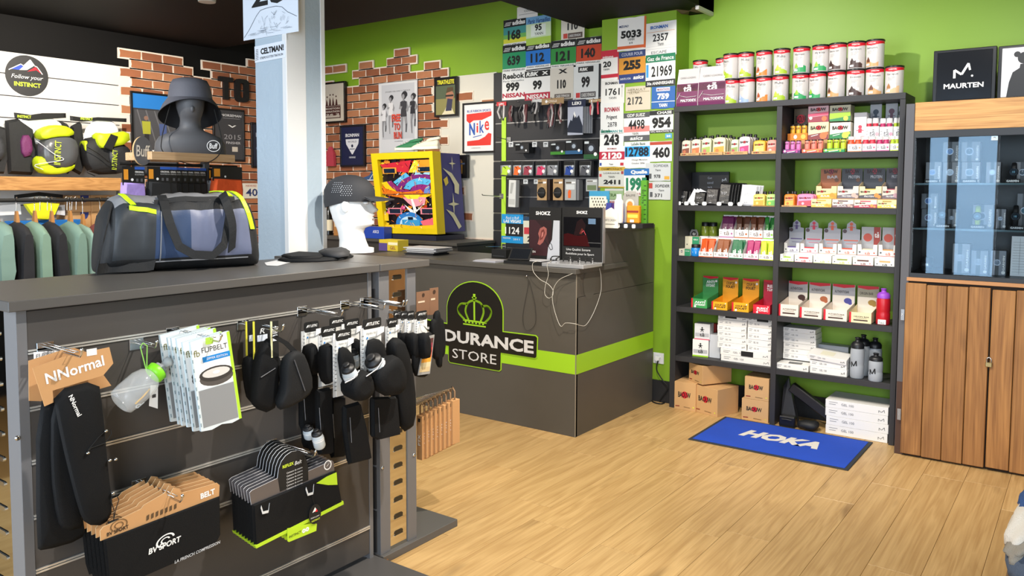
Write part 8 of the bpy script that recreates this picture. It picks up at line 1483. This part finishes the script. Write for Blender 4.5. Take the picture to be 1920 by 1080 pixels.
t, o = pack('lime and silver running pack hanging left on the white slats', XK, (80, 270), [
 ('vest', [(10, 226), (34, 222), (60, 240), (70, 300), (60, 328), (16, 326)], -.03, .05, BK, None), ('vest_side', [(112, 226), (126, 232), (132, 300), (128, 326), (112, 320)], -.03, .04, BK, None), ('mesh_pocket', [(33, 254), (54, 252), (58, 292), (36, 297)], -.05, .0, PUR, 'purple mesh pocket'),
 ('mountain_card', c1([(140, 905), (300, 845), (420, 905), (500, 960), (530, 1080), (150, 1080)]), -.02, .0, WHT, None), ('header_card', c1([(90, 845), (200, 865), (300, 850), (480, 850), (482, 885), (330, 895), (200, 905), (95, 885)]), -.035, -.02, INK, None),
 ('bag', c2l([(240, 60), (320, 25), (450, 20), (520, 60), (525, 200), (460, 270), (300, 265), (245, 200)]), -.16, -.02, M('55575a', .3, bump=.5, scale=18), None), ('top_pad', c1([(212, 990), (290, 945), (400, 940), (490, 985), (480, 1030), (340, 1035), (230, 1060)]), -.17, -.03, LY, 'lime top pad'),
 ('hip_belt', c2l([(205, 190), (240, 165), (300, 255), (400, 285), (510, 225), (500, 270), (420, 310), (270, 312), (215, 260)]), -.15, -.02, LY, 'lime hip belt')])
mb = MB(); c = gl(c2l([(350, 150)]), XK, o)[0]; mb.text('INSTINCT', (c[0], -.168, c[1]), .17, .045, M('c8e03a'), U=(.08, 0, 1), V=(-1, 0, .08), bold=.01); part('lettering', mb, t)
mb = MB(); c = gl(c1([(165, 877)]), XK, o)[0]; mb.text('INSTINCT', (c[0], -.0365, c[1]), .09, .02, M('c8e03a'), bold=.02); part('lettering', mb, t)
t, o = pack('black running pack with lime top hanging right on the white slats', XK, (188, 270), [
 ('vest', [(134, 236), (150, 228), (160, 300), (150, 328), (136, 320)], -.03, .05, BK, None), ('bag', [(142, 262), (175, 255), (225, 268), (236, 300), (226, 326), (160, 328), (144, 300)], -.13, .0, BK, None), ('mountain_card', c1([(640, 960), (700, 900), (760, 875), (850, 920), (880, 960), (900, 1080), (600, 1080)]), -.02, .0, WHT, None),
 ('header_card', c1([(510, 870), (600, 890), (720, 880), (935, 890), (935, 918), (720, 905), (600, 915), (512, 905)]), -.035, -.02, INK, None), ('top_pad', c1([(640, 995), (740, 1010), (900, 980), (915, 1080), (690, 1130), (650, 1080)]), -.16, -.05, LY, 'lime top panel'), ('side_strap', c2l([(575, 60), (600, 55), (605, 130), (585, 150)]), -.12, -.03, LY, None), ('pocket', c2l([(740, 110), (880, 85), (920, 140), (915, 290), (800, 310), (745, 220)]), -.15, -.03, M('26272a', .5, bump=.3, scale=30), None), ('swing_tag', c2l([(690, 110), (745, 10), (800, 30), (755, 135)]), -.175, -.165, INK, None)])
mb = MB(); c = gl(c2l([(780, 200)]), XK, o)[0]; mb.text('INSTINCT', (c[0], -.158, c[1]), .15, .04, M('c8e03a'), U=(.08, 0, 1), V=(-1, 0, .08)); part('lettering', mb, t)
mb = MB(); c = gl(c1([(632, 893)]), XK, o)[0]; mb.text('INSTINCT', (c[0], -.0365, c[1]), .09, .02, M('c8e03a'), bold=.02); part('lettering', mb, t)
t, o = pack('black running vest cut by the left picture edge on the white slats', XK+.02, (0, 275), [('vest', [(-40, 225), (6, 240), (10, 300), (4, 326), (-40, 326)], -.05, .0, BK, None), ('pocket', [(-30, 250), (2, 258), (4, 300), (-30, 305)], -.08, -.02, M('333438', .5, bump=.4, scale=40), None)])
# wooden beam shelf
for k, (px, py) in enumerate(((92, 288), (190, 300))):
    o = (gy(px, py, XK), gz_(px, py, XK)); mb = MB(); R = random.Random(k)
    P = [(px-26+13*(j % 5)+R.uniform(-2, 2), py-24+9*j) for j in range(7)]; q = gl(P, XK+.165, o); mb.tube(bez([(x, -.17, z) for x, z in q], 4), .003, M('d8d8da' if k == 0 else '0e0e10', .5), 5); c_ = part('elastic_cord', mb, PACKS[k]); c_.location = (o[0]-PACKS[k].location.y, 0, o[1]-PACKS[k].location.z)
XBm = -5.98; a, b = at(-60, 332, 0, XBm), at(228, 331, 0, XBm); z1 = at(100, 332, 0, XBm).z; z0_ = at(100, 357.5, 0, XBm).z
mb = MB(); mb.box(XL+.02, a.y, z0_, XBm, b.y, z1, wood_mat('beam_side', '#9a6a3a', '#c9965c', 16, 2.2, .5, .6, .02, 7), .004); thing('wooden_shelf', 'thick wooden beam shelf under the running packs', 'shelf', mb)
# rail
XR_ = -5.85; ra, rb = at(-60, 372, 0, XR_), at(223, 378, 0, XR_); zr_ = (ra.z+rb.z)/2
mb = MB(); mb.tube([(XR_, ra.y, zr_), (XR_, rb.y, zr_)], .013, INK, 8); mb.tube([(XR_, rb.y-.01, zr_), (XL+.02, rb.y-.01, zr_)], .013, INK, 8); mb.tube([(XR_, rb.y-.01, zr_), (XR_, rb.y-.01, z0_)], .008, INK, 8); rl = thing('clothes_rail', 'black clothes rail below the wooden beam shelf', 'rail', mb)
def garment(L, c, label, w=.36, X=XR_+.02, hang=None):
    o = (gy(L[0][0], 450, X), gz_(L[0][0], 450, X)); t = thing('garment', label, 'clothes', loc=(X, o[0], o[1]), rz=pi/2, group='clothes on the black rail'); P = sub(gl(L, X, o), 2); cx = sum(p[0] for p in P)/len(P); cz = min(p[1] for p in P); R = []
    for y, f in ((w/2, .7), (w*.3, .95), (0, 1), (-w*.3, .95), (-w/2, .6)):
        R.append([(cx+(p[0]-cx)*f+.012*noise.noise(Vector((p[0]*30, y*20, p[1]*4))), y, p[1]-.08*abs(y/w*2)**2*(1 if p[1] > cz+.3 else 0)) for p in P])
    mb = MB(); mb.rings(R[::-1], M(c, .75, bump=.3, scale=30), True); part('cloth', mb, t)
    hx = gl([hang or (sum(p[0] for p in L)/len(L), 415)], X, o)[0]; zt = max(p[1] for p in P); mb = MB(); mb.rings([[(hx[0]-.012, -.02, zt-.01), (hx[0]+.012, -.02, zt-.01), (hx[0]+.012, .02, zt-.01), (hx[0]-.012, .02, zt-.01)], [(hx[0]-.006, -.012, zt+.07), (hx[0]+.006, -.012, zt+.07), (hx[0]+.006, .012, zt+.07), (hx[0]-.006, .012, zt+.07)]], M('a8743f', .5)); hg = part('hanger', mb, t)
    zz = zr_-o[1]; mb = MB(); mb.tube(bez([(hx[0], 0, zt+.06), (hx[0], 0, zz-.03), (hx[0]+.004, .02, zz+.005), (hx[0]+.004, .0, zz+.02), (hx[0], -.018, zz+.006)], 4), .0028, CHROME, 6); part('hanger_hook', mb, hg)
GN, MR = '6f8a80', '8a4a44'
garment([(-30, 420), (8, 412), (12, 430), (14, 530), (-30, 560)], GN, 'sage green jacket at the left picture edge on the rail'); garment([(18, 420), (32, 414), (44, 420), (50, 560), (14, 560)], '1c1d22', 'black jacket between two sage green jackets on the rail'); garment([(50, 418), (66, 413), (76, 425), (86, 560), (50, 560)], '74907f', 'sage green jacket in the middle of the rail')
garment([(80, 420), (96, 413), (104, 425), (122, 560), (84, 560)], '1a1b20', 'black jacket right of the middle sage jacket on the rail'); garment([(118, 430), (128, 412), (140, 418), (146, 470), (148, 560), (112, 560)], '6d897d', 'sage green trousers on the rail'); garment([(146, 430), (152, 416), (160, 430), (178, 560), (142, 560)], '7d988c', 'pale sage green jacket right of the trousers'); garment([(176, 425), (190, 412), (200, 425), (206, 560), (168, 560)], MR, 'dark red trousers at the right end of the rail')
for k, px in enumerate((74, 88, 125, 134, 142)):
    p = at(px, 376, 0, XR_); mb = MB(); mb.tube(bez([(0, 0, -.07), (0, .004, -.01), (0, .012, .012), (0, 0, .022), (0, -.014, .008)], 4), .0028, CHROME, 6); thing('hanger_hook', 'spare chrome hanger hook on the black rail, %s from the left' % ORD[k], 'hanger', mb, (XR_, p.y, zr_))
# boxes and vest behind the rail
def lbx(L0, L1, X, c, label, draw=None, nm='shoe_box', d=.1, grp=None):
    a, b = at(*L0, 0, X), at(*L1, 0, X); w, h = b.y-a.y, a.z-b.z; mb = MB(); mb.box(-w/2, 0, 0, w/2, d, h, M(c, .7) if isinstance(c, str) else c, .002); mb.face(w, h)
    if draw: draw(mb)
    return thing(nm, label, 'box', mb, (X, (a.y+b.y)/2, b.z), pi/2, group=grp)
def asx(mb): mb.pg([(.3+.22*cos(a), 1+.34*sin(a)) for a in [pi+pi*k/10 for k in range(11)]] if 0 else [(.75+.17*cos(pi+pi*k/10), 1+.4*sin(pi+pi*k/10)) for k in range(11)], M('2c3a78')); mb.line([(0, .02), (1, .02)], .004, M('8a6038'))
def asy(mb): mb.tx('asics', .3, .78, .3, .22, M('2a2a3a'), .02, .2); mb.ci(.6, .8, .12, WHT, 10); mb.line([(0, .02), (1, .02)], .004, M('8a6038'))
KB = M('c79a68', .75, var=.05)
for k, (y0, y1) in enumerate(((366, 398), (398, 431), (431, 464), (464, 500))):
    lbx((122, y0+.5), (171, y1), -6.18, KB, 'kraft shoe box with navy half circle, %s from the top of its pile' % ORD[k], asx, d=.14, grp='kraft shoe boxes'); lbx((171.5, y0), (224, y1-.5), -6.17, KB, 'kraft shoe box with small print, %s from the top of the right pile' % ORD[k], asy, d=.14, grp='kraft shoe boxes')
lbx((20, 415), (158, 470), -6.1, '1f7ad0', 'bright blue box behind the clothes', None, 'blue_box', .1)
t, o = pack('yellow running vest below the wooden beam shelf', -6.12, (75, 395), [('mountain_card', c2l([(190, 500), (240, 460), (280, 445), (340, 470), (390, 500), (300, 510)]), -.02, .0, WHT, None), ('header_card', c2l([(95, 462), (280, 440), (460, 460), (460, 485), (280, 470), (95, 490)]), -.03, -.02, INK, None), ('vest', c2l([(160, 530), (300, 515), (435, 525), (400, 610), (340, 650), (250, 645), (200, 590)]), -.05, .0, M('e2e01e', .5, bump=.3, scale=40), None)])
for k, L in enumerate(([(0, 385), (38, 382), (40, 402), (0, 404)], [(112, 385), (122, 384), (122, 404), (106, 402)])):
    o = (gy(L[0][0]+8, 395, -6.14), gz_(20, 395, -6.14)); mb = MB(); mb.prism(gl(L, -6.14, o), 0, .02, M('d8d8da', .5)); thing('hang_card', 'white hang card under the wooden shelf, %s of the yellow vest' % ('left', 'right')[k], 'card', mb, (-6.14, o[0], o[1]), pi/2)
# ================================================================ neckwear stand with mannequin
XS_ = -4.0; zsh0, zsh1 = at(360, 302, 0, XS_).z, at(360, 287, 0, XS_).z; ya, yb = gy(284, 295, XS_), gy(441, 295, XS_)
st = thing('neckwear_stand', 'neckwear stand with pale wooden shelf and grey post', 'display stand'); mb = MB(); mb.box(XS_-.26, ya, zsh0, XS_, yb, zsh1, wood_mat('stand_board', '#b8946a', '#d3b088', 14, 1.6, .5, .2, .02, 6), .003); part('shelf_board', mb, st)
yp = gy(386, 400, XS_-.1); mb = MB(); mb.box(XS_-.12, yp-.018, 0, XS_-.08, yp+.018, zsh0, M('5a5a5c', .4), .003); part('post', mb, st); mb = MB(); mb.box(XS_-.3, yp-.25, 0, XS_+.05, yp+.25, .03, M('3a3a3c', .5), .004); part('base', mb, st)
zc0 = gz_(300, 312, XS_); mb = MB(); mb.tube([(XS_-.1, ya-.12, zc0+.012), (XS_-.1, yb+.08, zc0+.012)], .008, INK, 8); part('cross_bar', mb, st)
p = at(268, 283, 0, XS_-.04); r = gz_(268, 256, XS_-.04)-p.z; t = thing('round_sign', 'round grey sign with pale lettering beside the mannequin', 'sign', loc=p, rz=pi/2); mb = MB(); mb.prism([(r*.68*cos(2*pi*k/32), r*sin(2*pi*k/32)) for k in range(32)], 0, .014, M('5a595b', .5), M('c9a878', .6)); part('disc', mb, t); mb = MB(); mb.text('Buff', (0, -.001, 0), r*1.0, r*.8, M('d8cdbc'), bold=.01, sh=.1); part('lettering', mb, t)
def neck(L, X, c, label, blue=True, cloth=None):
    o = (gy(*L[0], X), gz_(*L[0], X)); q = gl([L[0], L[1]], X, o); w, h = q[1][0]-q[0][0], q[0][1]-q[1][1]; t = thing('neck_tube', label, 'neckwear', loc=(X, o[0]+w/2, o[1]-h), rz=pi/2, group='neck tubes on cards'); mb = MB(); hh = h*.42
    mb.box(-w/2, 0, h-hh, w/2, .002, h, M('17181b', .4)); mb.face(w, hh, 0, 0, h-hh)
    if blue: mb.rc(.55, .85, 1, 1, M('2a5ab8', .4)); mb.tx('ORIGINAL', .76, .72, .4, .1, WHT, .02); mb.tx('ECOSTRETCH', .76, .58, .4, .07, M('c9c9c9')); mb.rc(.6, .2, .7, .36, M('55565a')); mb.rc(.8, .2, .9, .36, M('55565a'))
    mb.rc(.05, .3, .25, .85, M('e8982a', .4)); mb.ci(.42, .3, .08, WHT, 8); part('header_card', mb, t); mb = MB(); P = [(-w*.48, 0), (w*.48, .004), (w*.5, h*.3), (w*.46, h*.62), (-w*.44, h*.64), (-w*.5, h*.3)]; mb.rings([[(x, .03, z) for x, z in P], [(x*1.03, .012, z) for x, z in P], [(x*1.0, -.006, z) for x, z in P], [(x*.85, -.016, z*.9+h*.03) for x, z in P]], M(cloth or c, .85, bump=1.0 if cloth else .3, scale=28), True); part('fabric_tube', mb, t); return t
neck(((229, 312), (273, 395)), XS_+.02, '1d1e20', 'lilac neck tube on black card at the left of the stand', True, 'a28ad0')
n0 = neck(((276, 312), (321, 390)), XS_+.02, '1d1e20', 'black neck tube on card, frontmost of the black row')
for k in range(6): dup(n0, 'black neck tube on card, %s behind the frontmost one' % ORD[k], (n0.location.x-.012*(k+1), n0.location.y+.045*(k+1)-.01*(k > 0), n0.location.z))
neck(((398, 312), (455, 375)), XS_-.02, '1d1e20', 'orange neck tube on black card right of the post', False, 'd8531e'); neck(((391, 315), (408, 380)), XS_-.06, '1d1e20', 'grey neck tube on black card just right of the post', False, '9a9a9c')
# mannequin bust with bucket hat
XM = XS_-.13; cy_ = gy(357, 250, XM); zz_ = lambda py: gz_(357, py, XM); zb_ = zsh1+.001; bu = thing('mannequin_bust', 'dark grey mannequin bust on the wooden stand shelf', 'mannequin', loc=(XM, cy_, zb_), rz=pi/2-.45); GM = M('55565a', .55); Hh = lambda py: zz_(py)-zb_
mb = MB(); R = []
for py, w, d, sh in ((289, .19, .075, 0), (270, .185, .09, 0), (258, .165, .088, 0), (251, .12, .075, 0), (245, .075, .06, 0), (238, .058, .055, 0), (228, .054, .054, .005), (222, .056, .066, .015), (214, .064, .082, .02), (204, .072, .092, .02), (192, .076, .097, .018), (178, .076, .096, .012), (165, .066, .082, .008), (156, .04, .05, .005), (153, .01, .012, .005)):
    R.append([(w*cos(a), -sh+d*sin(a)*(1), Hh(py)) for a in [2*pi*k/28 for k in range(28)]])
R[0] = [(x, y, 0.0) for x, y, z in R[0]]
mb.rings(R, GM, True); part('bust', mb, bu); mb = MB(); mb.ell((0, -.105, Hh(207)), (.012, .014, .02), GM, 10, 6); part('nose', mb, bu)
mb = MB(); c = Vector((.11, -.082, Hh(274))); mb.add([(c.x+rr*cos(a), c.y, c.z+rr*.9*sin(a)) for rr in (.036, .032) for a in [2*pi*k/24 for k in range(24)]], [(k, (k+1) % 24, 24+(k+1) % 24, 24+k) for k in range(24)], WHT); mb.text('Buff', (c.x, c.y-.001, c.z), .045, .03, WHT, bold=.02, sh=.1); part('printed_badge', mb, bu)
HT = M('5c5d66', .7, bump=.25, scale=90); HI = M('1f2024', .8); ht = thing('bucket_hat', 'grey bucket hat with drooping brim on the mannequin', 'hat', loc=(XM, cy_+.004, zb_), rz=pi/2-.45)
zh = lambda py: Hh(py); TH = Matrix.Translation((0, 0, zh(184))) @ Matrix.Rotation(radians(0), 4, 'X') @ Matrix.Translation((0, 0, -zh(184))); mb = MB(); mb.T = TH; mb.lathe([(.118, zh(186)), (.112, zh(172)), (.104, zh(160)), (.09, zh(151)), (.05, zh(147)), (.01, zh(146.5))], n=32, m=HT, cap=(0, 1)); part('crown', mb, ht)
mb = MB(); mb.T = TH
def brr(f, dz):
    o = []
    for k in range(40):
        a = 2*pi*k/40; fr = max(0, -sin(a)); r = .118+f*(.05-.012*fr+.004*sin(3*a)); o.append((r*cos(a), r*sin(a), zh(185)-f*(.088+.072*sin(a))*(.6+.4*f)-dz))
    return o
mb.rings([brr(0, 0), brr(.5, 0), brr(1, 0)], HT, True, (0, 0)); mb.rings([brr(0, .003), brr(.5, .003), brr(1, .003)][::-1], HI, True, (0, 0)); part('brim', mb, ht)
mb = MB(); mb.tube(bez([(-.11, -.05, zh(200)), (-.16, -.1, zh(262)), (-.15, -.12, zh(290)), (-.02, -.13, zh(309)), (.1, -.12, zh(300)), (.15, -.1, zh(270)), (.12, -.05, zh(205))], 8), .0028, INK, 5); part('chin_cord', mb, ht)
